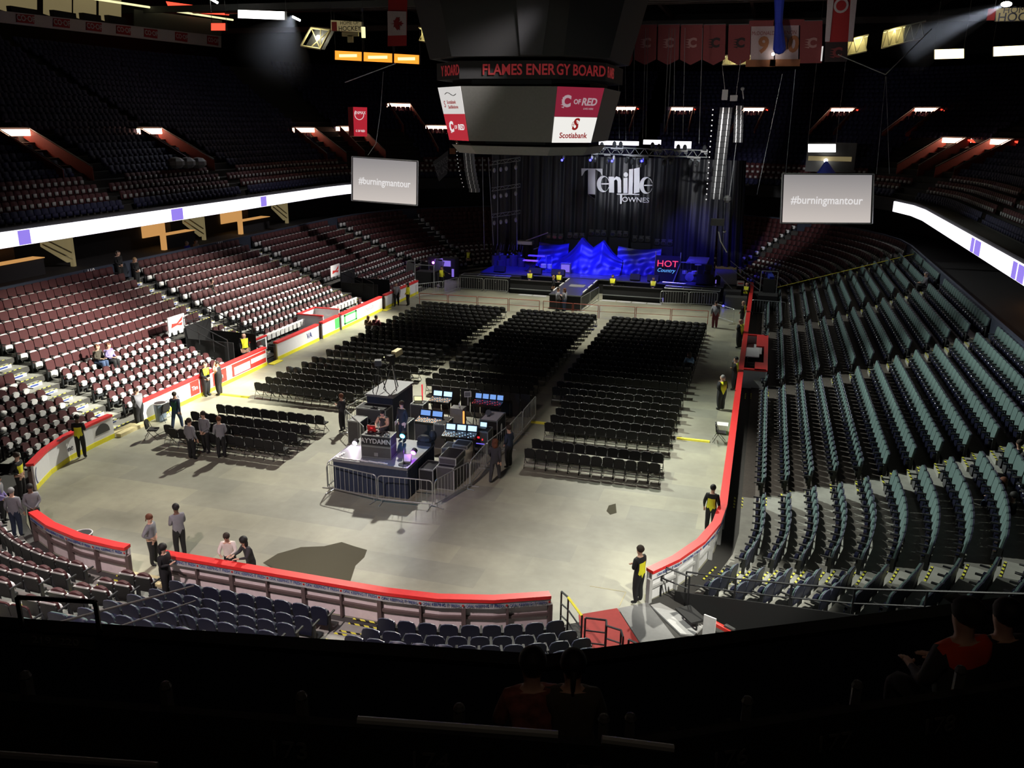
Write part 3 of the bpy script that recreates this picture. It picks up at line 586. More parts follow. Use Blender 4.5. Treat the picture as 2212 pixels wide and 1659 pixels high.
# ================================================================== near barrier and dark foreground deck
BZ = 8.5; bp = [at(u, v, BZ) for u, v in ((-260, 1306), (0, 1332), (1180, 1413), (2212, 1284), (2450, 1262))]
bp = [np.array(q[:2]) for q in bp]
def off_poly(d):
    out = []
    for i, q in enumerate(bp):
        t0 = bp[i] - bp[i - 1] if i else bp[1] - bp[0]; t1 = bp[i + 1] - bp[i] if i < len(bp) - 1 else bp[-1] - bp[-2]
        t = t0 / np.linalg.norm(t0) + t1 / np.linalg.norm(t1); t /= np.linalg.norm(t); n = np.array([t[1], -t[0]]); c = n @ np.array([t0[1], -t0[0]]) / np.linalg.norm(t0); out.append(q + n * d / c)
    return out
mb = MB()
def pstrip(mb, d0, d1, z0, z1, m=0):
    a = off_poly(d0); b = off_poly(d1)
    for i in range(len(a) - 1): mb.add([(*a[i], z0), (*a[i + 1], z0), (*b[i + 1], z0), (*b[i], z0), (*a[i], z1), (*a[i + 1], z1), (*b[i + 1], z1), (*b[i], z1)], [(0, 1, 2, 3), (4, 5, 6, 7), (0, 1, 5, 4), (1, 2, 6, 5), (2, 3, 7, 6), (3, 0, 4, 7)], m)
pstrip(mb, .02, .16, 6.3, BZ - .035, 0); pstrip(mb, 0, .2, BZ - .035, BZ, 1); struct(mb.build('wall_barrier', ['wall_blue', 'gloss_black']))
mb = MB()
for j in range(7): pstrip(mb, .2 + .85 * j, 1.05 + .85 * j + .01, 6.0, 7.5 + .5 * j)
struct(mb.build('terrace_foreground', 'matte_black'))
def poly_at(dist, pitch, ph=0):
    a = off_poly(dist); L = [np.linalg.norm(a[i + 1] - a[i]) for i in range(len(a) - 1)]; tot = sum(L); s = ph; out = []
    while s < tot:
        t = s; i = 0
        while i < len(L) - 1 and t > L[i]: t -= L[i]; i += 1
        p_ = a[i] + (a[i + 1] - a[i]) * t / L[i]; tt = (a[i + 1] - a[i]) / L[i]; n = np.array([tt[1], -tt[0]]); out.append((p_, n)); s += pitch
    return out
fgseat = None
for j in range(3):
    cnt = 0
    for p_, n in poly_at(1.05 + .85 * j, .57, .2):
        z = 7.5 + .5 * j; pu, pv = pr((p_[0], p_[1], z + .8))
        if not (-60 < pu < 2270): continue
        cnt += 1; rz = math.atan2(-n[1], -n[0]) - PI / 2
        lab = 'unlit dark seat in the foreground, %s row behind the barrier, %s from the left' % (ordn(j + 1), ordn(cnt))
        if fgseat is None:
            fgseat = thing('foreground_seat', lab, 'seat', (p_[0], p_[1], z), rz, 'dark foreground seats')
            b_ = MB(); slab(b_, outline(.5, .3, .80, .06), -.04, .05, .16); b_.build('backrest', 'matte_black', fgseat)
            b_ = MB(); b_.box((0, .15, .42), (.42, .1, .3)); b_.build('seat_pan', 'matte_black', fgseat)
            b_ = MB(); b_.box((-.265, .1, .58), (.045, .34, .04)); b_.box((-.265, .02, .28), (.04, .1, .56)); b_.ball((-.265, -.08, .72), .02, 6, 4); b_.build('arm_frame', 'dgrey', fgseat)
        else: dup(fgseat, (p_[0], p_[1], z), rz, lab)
# low glass-fronted wall with posts and row numbers
gw = thing('wheelchair_platform_screen', 'dark low screen wall with numbered wheelchair places in front of the camera', 'screen', (0, 0, 0))
mb = MB(); pstrip(mb, 3.3, 3.36, 8.6, 10.25); mb.build('dark_panel', 'black', gw)
for n, (u, v) in enumerate(((60, 1500), (357, 1520), (660, 1540), (985, 1560), (1370, 1590), (1312, 1585), (1608, 1552), (1845, 1522), (2068, 1492))):
    # post on the screen line
    best = None
    for p_, nn in poly_at(3.28, .05):
        c = pr((p_[0], p_[1], 10.3)); e = abs(c[0] - u)
        if best is None or e < best[0]: best = (e, p_)
    p_ = best[1]; mb = MB(); mb.box((p_[0], p_[1], 9.5), (.05, .05, 1.7)); mb.ball((p_[0], p_[1], 10.36), .035, 8, 4); mb.build('post', 'dgrey', gw)
for s_, u, v in (('173', 625, 1560), ('174', 935, 1583), ('175', 1255, 1607), ('176', 1570, 1577), ('177', 1800, 1548), ('178', 2032, 1510)):
    best = None
    for p_, nn in poly_at(3.39, .05):
        c = pr((p_[0], p_[1], 10.1)); e = abs(c[0] - u)
        if best is None or e < best[0]: best = (e, p_, nn)
    p_, nn = best[1], best[2]; text(s_, .16, 'dgrey', (p_[0], p_[1], 10.08), (PI / 2, 0, math.atan2(nn[1], nn[0]) + PI / 2), gw, 'number')
for lab, pts in (('left grey rail piece lying across the screen wall in the foreground', ((772, 1556), (1205, 1588))), ('right grey rail piece across the screen wall in the foreground', ((1300, 1598), (1455, 1618)))):
    a, b = [CAM + ray(*q) * 3.4 for q in pts]; mb = MB(); mb.tube(a, b, .018, 8); o = mb.build('rail_piece', 'steel_dull'); tag(o, lab, 'rail')
a, b = CAM + ray(-40, 1628) * 3.0, CAM + ray(340, 1655) * 3.0; mb = MB(); mb.tube(a, b, .014, 8); tag(mb.build('rail_piece', 'dgrey'), 'thin dark rail at the bottom left corner of the picture', 'rail')
mb = MB(); o_ = at(55, 1350, BZ); o2 = at(215, 1362, BZ); p3 = MB(); mid = (o_ + o2) / 2
p3.ext([tuple(o_ + np.array([0, -.06, -.02])), tuple(o2 + np.array([0, -.06, -.02])), tuple(o2 + np.array([0, -.08, -.16])), tuple(o_ + np.array([0, -.08, -.16]))], (0, -.02, 0)); o = p3.build('row_plate', 'dgrey'); tag(o, 'dim number plate fixed on the barrier at lower left', 'sign')
text('219  220', .11, 'mid_grey', tuple(mid + np.array([0, -.11, -.09])), (PI / 2, 0, math.atan2(o2[1] - o_[1], o2[0] - o_[0])), o, sx=1.3)
hoop = MB(); a = at(48, 1352, BZ); b = at(215, 1362, BZ); hoop.path([tuple(a), tuple(a + np.array([0, 0, .33])), tuple(b + np.array([0, 0, .33])), tuple(b)], .025); tag(hoop.build('barrier_hoop', 'rail_black'), 'black tube hoop standing on the barrier above the number plate', 'railing')
# ================================================================== folding chairs on the floor
def chair_parts():
    b = MB(); ol = [(-.20, .50), (.20, .50), (.215, .72), (.19, .84), (.10, .885), (-.10, .885), (-.19, .84), (-.215, .72)]
    slab(b, ol, -.03, .02, .14, 0, .45)
    s = MB(); s.box((0, .22, .44), (.41, .40, .06), 0, 0, -.03)
    f = MB()
    for x in (-.215, .215):
        f.tube((x, -.14, .0), (x, .10, .46), .012, 5, 1); f.tube((x, .1, .46), (x, -.05, .84), .012, 5, 1); f.tube((x, .42, 0), (x, .0, .46), .012, 5, 1)
    f.box((0, -.09, .20), (.42, .02, .06), 0, 2); f.tube((-.215, .3, .14), (.215, .3, .14), .01, 5, 1); f.ball((-.13, -.075, .885), .016, 5, 3, 2); f.ball((.13, -.075, .885), .016, 5, 3, 2)  # pale corner balls stand in for highlights on the chair tops
    return dict(backrest=b, seat=s, leg_frame=f)
CHM = ['black_fabric', 'chair_steel', 'chair_steel_highlight']; cp = chair_parts(); vs = []; fs = []; ms = []
for q in cp.values(): o = len(vs); vs += q.v; fs += [tuple(i + o for i in f) for f in q.f]; ms += q.m
TPL['chair'] = (cp, np.array(vs), fs, ms)
CH = []; PT = .4565
def block(rows, x0, n, phrase):
    for ri, yy in rows:
        for i in range(n): CH.append((x0 + PT * (i + .5), yy + random.uniform(-.03, .03), ri, i, phrase))
rr = [12.05, 13.15]; block(list(enumerate(rr, 1)), 5.05, 12, 'nearest pair, right block')
block(list(enumerate([15.35, 16.4, 17.45, 18.5, 19.55], 1)), 5.05, 12, 'five-row group, right block')
block(list(enumerate([20.6, 21.6], 1)), 4.12, 14, 'two wider rows, right block')
block(list(enumerate([23.2 + 1.04 * i for i in range(15)], 1)), 4.12, 14, 'far group, right block')
block(list(enumerate([20.0, 20.95, 21.9], 1)), -2.42, 12, 'group behind mixing desks')
block(list(enumerate([23.5 + 1.03 * i for i in range(15)], 1)), -2.42, 12, 'middle block toward stage')
block(list(enumerate([9.6, 10.7, 11.75], 1)), -9.95, 12, 'group beside three men')
block([(4, 13.0)], -9.95, 12, 'group beside three men')
block(list(enumerate([16.55, 17.6, 18.6, 19.65], 1)), -10.22, 12, 'four-row group, left block')
block(list(enumerate([20.75, 21.85], 1)), -9.95, 14, 'two wider rows, left block')
block(list(enumerate([23.55 + 1.04 * i for i in range(15)], 1)), -9.95, 14, 'left block toward stage')
CH.append((-10.2, 11.75, 3, 12, 'spare beside three men')); CH.append((-10.2, 9.9, 1, 12, 'spare beside three men'))
CH.sort(key=lambda c: math.dist((c[0], c[1], 0), CAM)); chm = {}
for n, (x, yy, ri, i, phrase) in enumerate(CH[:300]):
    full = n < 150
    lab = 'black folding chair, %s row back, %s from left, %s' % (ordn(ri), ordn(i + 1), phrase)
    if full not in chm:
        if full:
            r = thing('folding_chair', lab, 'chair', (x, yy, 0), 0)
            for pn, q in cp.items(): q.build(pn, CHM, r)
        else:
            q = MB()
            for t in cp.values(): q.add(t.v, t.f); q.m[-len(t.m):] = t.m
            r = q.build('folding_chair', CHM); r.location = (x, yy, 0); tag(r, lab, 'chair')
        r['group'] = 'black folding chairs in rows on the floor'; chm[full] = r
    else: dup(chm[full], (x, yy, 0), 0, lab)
merged('folding_chairs', [('chair', (x, yy, 0, 0)) for x, yy, *_ in CH[300:]], CHM, TPL, 'remaining black folding chairs, the far rows of the three floor blocks toward the stage', 'chairs', 'black folding chairs in rows on the floor')
def fold(x, yy, rz, label): return dup(chm[True], (x, yy, 0), rz, label, 'loose chairs by the boards')
fold(-11.45, 10.1, -1.2, 'tipped black folding chair leaning at the left board gap'); fold(-12.2, 12.3, 1.4, 'black folding chair beside the blue trash bin')
fold(12.35, 17.6, -1.5, 'black folding chair beside the guard at the right board')
fold(2.9, 9.6 + 40, 0, 'black folding chair beside the runway steps')
# ================================================================== people
def person(px, py, face, label, shirt='c_black', pants='c_black', sleeve=None, upper=None, skin='skin', hair='hair_brown', hairstyle='short', pose='stand', h=1.75, z=0., pos=None, shoes='c_black', scale=1.):
    """face: heading in degrees, 0 = toward +y (stage), 90 = toward -x (left)"""
    if pos is None: q = at(px, py, z); pos = (q[0], q[1], z)
    s = h / 1.78 * scale; J = {}; E = []
    sit = pose in ('sit', 'sitlean'); ph = .52 if sit else .95
    if pose == 'lean': lean = .28
    elif pose == 'sitlean': lean = .35
    else: lean = .02
    up = lambda t: (0, math.sin(lean) * t, ph + math.cos(lean) * t)
    def j(n, p, r, ry=None): J[n] = (p, r, ry or r)
    j('pelvis', (0, 0, ph), .145, .105); j('waist', up(.18), .125, .09); j('chest', up(.38), .15, .105); j('base', up(.52), .08, .065); j('neck', up(.58), .052); j('jaw', (0, up(.66)[1] + .02, up(.66)[2]), .075, .08); j('head', (0, up(.74)[1] + .012, up(.74)[2]), .082, .095); j('crown', (0, up(.82)[1], up(.82)[2]), .06)
    hx = 'pelvis waist chest base neck jaw head crown'.split(); E += list(zip(hx, hx[1:]))
    c = up(.47); step = .16 if pose == 'walk' else 0
    for sd, nm in ((-1, 'l'), (1, 'r')):
        j('hip' + nm, (sd * .09, 0, ph - .07), .09)
        if sit: kn = (sd * .12, .42, .50); an = (sd * .12, .40, .09)
        else: kn = (sd * .105, .03 + sd * step, .50); an = (sd * .11, -.02 + sd * step * 1.6, .09)
        j('knee' + nm, kn, .062); j('calf' + nm, tuple(a * .55 + b * .45 for a, b in zip(kn, an)), .058); j('ankle' + nm, an, .042); j('toe' + nm, (an[0] + sd * .02, an[1] + .16, .04), .038)
        E += [('pelvis', 'hip' + nm), ('hip' + nm, 'knee' + nm), ('knee' + nm, 'calf' + nm), ('calf' + nm, 'ankle' + nm), ('ankle' + nm, 'toe' + nm)]
        sh = (sd * .18, c[1], c[2]); P_ = pose
        if P_ in ('stand', 'walk'): sw = sd * .1 if P_ == 'walk' else 0; el = (sd * .25, c[1] - .04 - sw, c[2] - .27); wr = (sd * .27, c[1] + .08 - 2 * sw, c[2] - .50); hd = (sd * .265, c[1] + .11 - 2 * sw, c[2] - .58)
        elif P_ == 'crossed': el = (sd * .23, c[1] + .03, c[2] - .27); wr = (-sd * .02, c[1] + .20 + .03 * sd, c[2] - .24); hd = (-sd * .09, c[1] + .19 + .03 * sd, c[2] - .22)
        elif P_ == 'front': el = (sd * .24, c[1] - .02, c[2] - .27); wr = (sd * .07, c[1] + .18, c[2] - .42); hd = (sd * .02, c[1] + .2, c[2] - .47)
        elif P_ == 'phone': el = (sd * .22, c[1] + .02, c[2] - .26); wr = (sd * .08, c[1] + .26, c[2] - .22); hd = (sd * .04, c[1] + .31, c[2] - .18)
        elif P_ == 'wide': el = (sd * .42, c[1] + .02, c[2] - .10); wr = (sd * .66, c[1] + .05, c[2] - .14); hd = (sd * .74, c[1] + .06, c[2] - .15)
        elif P_ == 'hips': el = (sd * .36, c[1] - .08, c[2] - .24); wr = (sd * .19, c[1] + .06, c[2] - .38); hd = (sd * .14, c[1] + .08, c[2] - .42)
        elif P_ == 'lean': el = (sd * .26, c[1] + .12, c[2] - .22); wr = (sd * .16, c[1] + .34, c[2] - .22); hd = (sd * .12, c[1] + .42, c[2] - .22)
        elif P_ == 'up': el = (sd * .3, c[1] + .1, c[2] - .05); wr = (sd * .14, c[1] + .1, c[2] + .2); hd = (sd * .1, c[1] + .08, c[2] + .28)
        else: el = (sd * .25, c[1] + .04, c[2] - .26); wr = (sd * .14, c[1] + .27, c[2] - .3); hd = (sd * .11, c[1] + .34, c[2] - .31)
        j('sh' + nm, sh, .062); j('el' + nm, el, .043); j('wr' + nm, wr, .028); j('hd' + nm, hd, .034, .02)
        E += [('chest', 'sh' + nm), ('sh' + nm, 'el' + nm), ('el' + nm, 'wr' + nm), ('wr' + nm, 'hd' + nm)]
        dv = Vector(hd) - Vector(wr); dv.normalize(); sv = dv.cross(Vector((0, 0, 1))); sv = sv.normalized() if sv.length > .1 else Vector((1, 0, 0)); dn = dv.cross(sv).normalized() * .35
        if dn.z > 0: dn = -dn
        for fi, (o_, ln) in enumerate(((-.027, .072), (-.009, .085), (.009, .08), (.027, .06))):
            a = Vector(hd) + sv * o_ + dv * .035; b_ = a + dv * ln * .55; c_ = b_ + (dv + dn).normalized() * ln * .45
            j('f%d%s' % (fi, nm), tuple(b_), .0105); j('g%d%s' % (fi, nm), tuple(c_), .0085); E += [('hd' + nm, 'f%d%s' % (fi, nm)), ('f%d%s' % (fi, nm), 'g%d%s' % (fi, nm))]
        a = Vector(hd) - sv * .05 * sd + dv * .01; j('th' + nm, tuple(a), .012); j('tk' + nm, tuple(a + (dv * .8 - sv * .3 * sd) * .04), .009); E += [('hd' + nm, 'th' + nm), ('th' + nm, 'tk' + nm)]
    fat = {'pelvis': 1.32, 'waist': 1.4, 'chest': 1.36, 'base': 1.15, 'neck': 1.1, 'jaw': 1.12, 'head': 1.1, 'crown': 1.1}
    for n_ in J: J[n_] = (J[n_][0], J[n_][1] * fat.get(n_, 1.42 if n_[:2] in ('hi', 'kn', 'ca', 'sh', 'el', 'an') else 1.0), J[n_][2] * fat.get(n_, 1.42 if n_[:2] in ('hi', 'kn', 'ca', 'sh', 'el', 'an') else 1.0))
    names = list(J); idx = {n: i for i, n in enumerate(names)}
    me = bpy.data.meshes.new('person'); me.from_pydata([tuple(c_ * s for c_ in J[n][0]) for n in names], [(idx[a], idx[b]) for a, b in E], [])
    ob = bpy.data.objects.new('person', me); C.objects.link(ob); md = ob.modifiers.new('skin', 'SKIN'); md.use_smooth_shade = True
    for n, vtx in zip(names, me.skin_vertices[0].data): vtx.radius = (J[n][1] * s, J[n][2] * s); vtx.use_root = n == 'pelvis'
    if math.dist(pos, CAM) < 42: sb = ob.modifiers.new('sub', 'SUBSURF'); sb.levels = 1; sb.render_levels = 1
    dg = bpy.context.evaluated_depsgraph_get(); me2 = bpy.data.meshes.new_from_object(ob.evaluated_get(dg)); bpy.data.objects.remove(ob); bpy.data.meshes.remove(me)
    # paint body regions
    sleeve = sleeve or shirt; upper = upper or shirt; M_ = [skin, shirt, upper, sleeve, pants, shoes]; me2.materials.clear()
    for q in M_: me2.materials.append(MAT[q])
    segs = []; lab = []
    for a, b in E:
        if a in ('base', 'neck', 'jaw', 'head') or a[:2] in ('hd', 'th') or a[:1] in 'f' and a[1:2].isdigit() or b.startswith('hd'): m_ = 0
        elif a == 'pelvis' and b == 'waist' or (a, b) == ('waist', 'chest'): m_ = 1
        elif (a, b) == ('chest', 'base') or b.startswith('sh'): m_ = 2
        elif a.startswith('sh') or a.startswith('el'): m_ = 3
        elif a.startswith('ankle'): m_ = 5
        else: m_ = 4
        segs.append((np.array(J[a][0]) * s, np.array(J[b][0]) * s)); lab.append(m_)
    n = len(me2.polygons); ce = np.zeros(n * 3); me2.polygons.foreach_get('center', ce); ce = ce.reshape(-1, 3); D = np.zeros((len(segs), n))
    for i, (a, b) in enumerate(segs):
        ab = b - a; t = np.clip(((ce - a) @ ab) / (ab @ ab), 0, 1); D[i] = np.linalg.norm(ce - a - t[:, None] * ab, axis=1)
    mi = np.array(lab)[D.argmin(0)]
    mi[(mi == 2) & (ce[:, 2] < J['chest'][0][2] * s + .01)] = 1
    if not sit: mi[(mi == 1) & (ce[:, 2] < .93 * s)] = 4
    me2.polygons.foreach_set('material_index', mi.astype(int)); me2.polygons.foreach_set('use_smooth', [True] * n)
    me2.update(); r = bpy.data.objects.new('person', me2); C.objects.link(r); r.location = pos; r.rotation_euler = (0, 0, math.radians(face)); tag(r, label, 'person')
    # hair and facial features
    hc = Vector(J['head'][0]) * s; hb = MB()
    if hairstyle != 'bald':
        rad = .116 * s; kk = {'short': (1, 1.08, 1.05), 'curly': (1.22, 1.2, 1.15), 'long': (1.1, 1.12, 1.1), 'pony': (1.0, 1.1, 1.05), 'cap': (1.02, 1.12, .95)}[hairstyle]
        hb.ball((hc.x, hc.y - .016 * s, hc.z + .028 * s), rad, 12, 8, 0, (kk[0] * .92, kk[1] * .95, kk[2] * .92))
        if hairstyle in ('long', 'curly'): hb.ball((hc.x, hc.y - .07 * s, hc.z - .10 * s), rad, 10, 7, 0, (.95 * kk[0], .6, 1.5))
        if hairstyle == 'pony': hb.tube(hc + Vector((0, -.11, .02)) * s, hc + Vector((0, -.15, -.14)) * s, .028 * s, 7, 0, .012 * s)
        if hairstyle == 'cap': hb.box((hc.x, hc.y + .11 * s, hc.z + .05 * s), (.13 * s, .1 * s, .012 * s))
        hb.build('cap' if hairstyle == 'cap' else 'hair', hair, r, True)
    fb = MB(); fy = hc.y + .082 * s
    for x in (-.032, .032): fb.ball((x * s, fy + .004 * s, hc.z + .003 * s), .010 * s, 6, 4, 0); 
    fb.box((0, fy + .004 * s, hc.z - .062 * s), (.045 * s, .012 * s, .009 * s), 0, 1); fb.ball((0, fy + .013 * s, hc.z - .022 * s), .016 * s, 6, 5, 2, (.8, 1.1, 1.3))
    for x in (-.083, .083): fb.ball((x * s, hc.y, hc.z - .01 * s), .02 * s, 6, 4, 2, (.5, .8, 1.4))
    fb.build('face', ['eye', 'lip', skin], r)
    return r
G = dict(shirt='c_yellow', upper='c_black', sleeve='c_black', pants='c_black')
person(1377, 1303, 60, 'guard in black and yellow shirt, arms crossed, standing at the ramp gate', pose='crossed', h=1.84, **G)
person(1532, 1150, -8, 'guard in black and yellow shirt, back to camera, inside the right board curve', hair='hair_black', **G)
person(1556, 885, 40, 'guard standing beside a folding chair at the right board', pose='front', hair='hair_grey', h=1.75, **G)
person(1585, 842, 75, 'guard leaning beside the board below the red timekeeper box', pose='crossed', hair='hair_black', h=1.78, **G)
person(1596, 752, 60, 'guard beside the upper end of the timekeeper box, arms folded', pose='crossed', hairstyle='bald', h=1.85, **G)
person(1602, 705, 80, 'bald guard standing at the right board above the red box', pose='front', hairstyle='bald', h=1.8, **G)
person(1610, 660, 150, 'guard reading a sheet at the far end of the right board', pose='phone', hairstyle='bald', h=1.8, **G)
person(1596, 618, 160, 'distant guard in yellow and black on the far right floor behind the speakers', h=1.75, **G)
person(178, 990, 30, 'guard with notes against the left corner board, back half turned', pose='phone', skin='skin_dark', hair='hair_black', h=1.86, **G)
person(50, 1078, -75, 'guard with hands on hips at the left corner gate opening', pose='hips', h=1.8, **G)
person(447, 855, -100, 'guard in yellow top leaning to talk by the red board panels', pose='front', h=1.75, **G)
person(475, 853, 100, 'guard in black with yellow collar raising arms by the red board panels', pose='up', shirt='c_black', upper='c_yellow', sleeve='skin', h=1.75)
person(0, 0, -120, 'guard standing at the foot of the nearer left portal', hairstyle='bald', pos=(-14.3, 22.0, .02), **G)
person(816, 645, -150, 'guard standing in the far left board corner behind the panel', pose='front', h=1.72, **G)
person(857, 660, -160, 'person in grey jacket and dark trousers striding by the far left board', shirt='c_grey', pose='walk')
person(882, 660, 100, 'person with yellow top and long dark hair by the far left board', shirt='c_yellow', sleeve='c_yellow', hairstyle='long', hair='hair_black', pose='front', h=1.7)
person(955, 622, 170, 'guard in yellow vest with both arms spread by the stage-left barricade', pose='wide', h=1.8, **G)
person(994, 552, 180, 'distant guard beside the steps left of the stage', pos=tuple(at(994, 556, .0)), h=1.75, **G)
person(1013, 578, 160, 'distant guard by the stage-left floor stairs', pos=tuple(at(1013, 578, 0)), h=1.75, **G)
for px, n in ((1145, 'leftmost guard in the stage pit, left of the runway'), (1208, 'guard in the stage pit against the runway side'), (1324, 'bare-headed guard standing tall in the stage pit right of the runway'), (1412, 'rightmost guard in the stage pit')):
    q = aty(px, 600, 48.9); person(0, 0, 180, n + ', in yellow shirt', pos=(q[0], 48.9, 0), pose='front', h=1.78, **G)
q = aty(1200, 600, 47.9); person(0, 0, 100, 'blond person in dark top leaning on the runway side', pos=(q[0], 47.3, 0), hair='hair_blond', hairstyle='long', h=1.7)
person(1204, 672, -60, 'man in grey shirt standing before the runway end', shirt='c_grey', pants='c_charcoal', pose='front')
person(1219, 672, 80, 'red-haired woman in grey top standing before the runway end', shirt='c_grey', pants='c_jean', hair='hair_red', hairstyle='long', pose='phone', h=1.7)
person(1543, 708, 10, 'person in light grey jacket by the red rail at the right aisle', shirt='c_grey', pants='c_maroon', h=1.85)
person(416, 993, -10, 'leftmost of three men in grey blazers talking, back to camera', shirt='c_grey', hair='hair_brown', h=1.78)
person(447, 978, 175, 'middle man of three in grey blazers, hands clasped', shirt='c_grey', pose='front', hair='hair_brown', h=1.82)
person(480, 990, 40, 'rightmost of three men in grey blazers, bearded, back turned', shirt='c_grey', pose='front', hair='hair_red', h=1.8)
person(384, 928, 10, 'person in blue green jacket and jeans walking past the blue bin', shirt='c_green', sleeve='c_navy', upper='c_navy', pants='c_jean', pose='walk', shoes='c_white', h=1.75)
person(303, 918, 80, 'person in grey jacket leaning at the left board gap post', shirt='c_grey', pose='phone', h=1.75)
person(334, 1220, -80, 'woman in grey blazer with hand on hip walking through the near gap', shirt='c_grey', hair='hair_red', hairstyle='pony', pose='hips', h=1.72)
person(392, 1205, 60, 'tall man in grey blazer standing behind the near board', shirt='c_grey', hair='hair_black', skin='skin_dark', hairstyle='short', pose='phone', h=1.85)
person(404, 1262, -90, 'woman in black with long curly hair standing outside the near board', hair='hair_black', hairstyle='curly', pose='phone', h=1.72, pos=(-2.25, -.75, 0))
person(470, 1230, 200, 'person in white shirt leaning on the near board with a sheet', shirt='c_white', hair='hair_brown', pose='lean', h=1.72, pos=(-1.0, .62, 0))
person(510, 1240, 150, 'curly haired person in dark speckled top leaning on the near board', shirt='c_charcoal', hair='hair_black', hairstyle='curly', pose='lean', h=1.7, pos=(-.25, .58, 0))
person(80, 1108, -130, 'person in grey blazer leaning by the left corner gate, back to camera', shirt='c_grey', hair='hair_black', skin='skin_dark', pose='front', h=1.75, pos=tuple(at(80, 1150, .0)))
person(40, 1160, 20, 'grey haired man in grey blazer and jeans at the left corner gate', shirt='c_grey', pants='c_navy', hair='hair_grey', pose='stand', h=1.75)
person(10, 1130, -60, 'person in blue-grey blazer at the left picture edge', shirt='c_grey', sleeve='c_lilac', hair='hair_brown', pose='front', h=1.75)
person(741, 932, 80, 'technician in dark shirt with a tablet left of the mixing area', shirt='c_charcoal', pose='phone', hair='hair_red', h=1.76)
person(1069, 1040, 0, 'red curly-haired woman in black walking along the barricade', hair='hair_red', hairstyle='curly', pose='walk', shirt='c_charcoal', pants='c_charcoal', h=1.74)
person(1099, 1010, 70, 'man in dark shirt facing the woman at the barricade', pose='front', shirt='c_navy', h=1.8)
person(828, 950, 180, 'performer in grey tee and cap behind the deck case', shirt='c_charcoal', sleeve='skin', pose='lean', hairstyle='cap', hair='c_black', pos=(.25, 9.15, 1.25), h=1.72)
person(848, 950, 160, 'person in dark top behind the performer at the deck case', pos=(.55, 10.15, 1.25), h=1.7)
def sitter(u, v, zt, face, label, **k):
    q = at(u, v, zt + .55); person(0, 0, face, label, pos=(q[0], q[1], zt), pose='sit', **k)
sitter(1488, 790, 0, 30, 'person in light blue top sitting at the right floor block edge', shirt='c_lblue', hair='hair_brown', hairstyle='long', h=1.7)
sitter(796, 706, 0, 0, 'person with long blond hair sitting at the left floor block edge', shirt='c_tan', hair='hair_blond', hairstyle='long', h=1.68)
sitter(813, 708, 0, 0, 'person in maroon shirt and cap sitting at the left floor block edge', shirt='c_maroon', hairstyle='cap', hair='c_charcoal', h=1.78)
sitter(212, 778, T[5] - .02, -90, 'person in olive shirt and jeans sitting in the left stand', shirt='c_olive', pants='c_jean', hair='hair_red')
sitter(236, 775, T[5] - .02, -90, 'person in lilac top sitting beside the olive shirt in the left stand', shirt='c_lilac', sleeve='c_lilac', hair='hair_red')
sitter(405, 545, T[11], -90, 'person in bright blue top sitting high in the left stand', shirt='c_blue', hair='hair_grey')
sitter(424, 541, T[11], -90, 'person in pale top beside the blue one, high in the left stand', shirt='c_tan', hair='hair_brown')
q = atx(556, 650, -20.0); person(0, 0, -60, 'person in dark grey coat standing among the left middle block seats', shirt='c_olive', pos=(-20.3, 27.9, T[6] + .02), pose='front')
person(0, 0, -90, 'man in black standing at the top of the left stairs', pos=(-24.2, 24.3, T[12]), pose='front', h=1.8)
person(0, 0, -90, 'woman in black with pink scarf standing at the top of the left stairs', upper='c_white', pos=(-23.6, 25.0, T[11]), hair='hair_blond', hairstyle='long', pose='front', h=1.68)
sitter(1998, 615, T[11], 90, 'man in grey shirt and cap sitting high in the right stand', shirt='c_grey', hairstyle='cap', hair='c_grey')
for u, v, z, lab, kw in ((2196, 1000, 2.4, 'bearded man in black sitting at the right picture edge', dict(hair='hair_brown')), (2205, 1030, 2.4, 'dark haired person leaning at the right picture edge', dict(hair='hair_black', hairstyle='long')), (2160, 1085, 2.07, 'auburn haired woman in black sitting in the corner block holding a phone', dict(hair='hair_red', hairstyle='long')), (2182, 1118, 2.07, 'person in black hoodie sitting next to the auburn haired woman', dict(hair='hair_black'))):
    sitter(u, v, z, 60, lab, pants='c_jean', **kw)
# far right stage hands
person(0, 0, 180, 'dark clothed stagehand standing far right behind the stage ramp', pos=tuple(at(1582, 585, 0)), h=1.8); person(0, 0, 180, 'second dark clothed stagehand beside the far right column', pos=tuple(at(1603, 588, 0)), h=1.8)
# foreground couple and capped man
def fg(u, v, dist, face, label, **k):
    top = CAM + ray(u, v) * dist; h = k.get('h', 1.72); person(0, 0, face, label, pos=(top[0], top[1], top[2] - 1.40 * h / 1.78), pose='sit', **k)
fg(1152, 1400, 6.3, 25, 'man in plaid shirt sitting with his back to the camera in the foreground', shirt='c_plaid', hair='hair_black', h=1.78); fg(1240, 1405, 6.3, 15, 'woman in knitted top sitting beside the plaid shirt in the foreground', shirt='c_olive', hair='hair_black', hairstyle='pony', h=1.7)
fg(2102, 1290, 6.0, 35, 'man in dark cap and jacket with orange hood in the right foreground', shirt='c_charcoal', upper='c_orange', hair='c_black', hairstyle='cap', h=1.8)
fg(2185, 1300, 6.5, 30, 'dark silhouetted person at the right foreground beside the orange hood', shirt='c_black', hair='hair_black')
def one(name, mats, label, cat, fn, group=None):
    mb = MB(); fn(mb); o = mb.build(name, mats); return tag(o, label, cat, group)
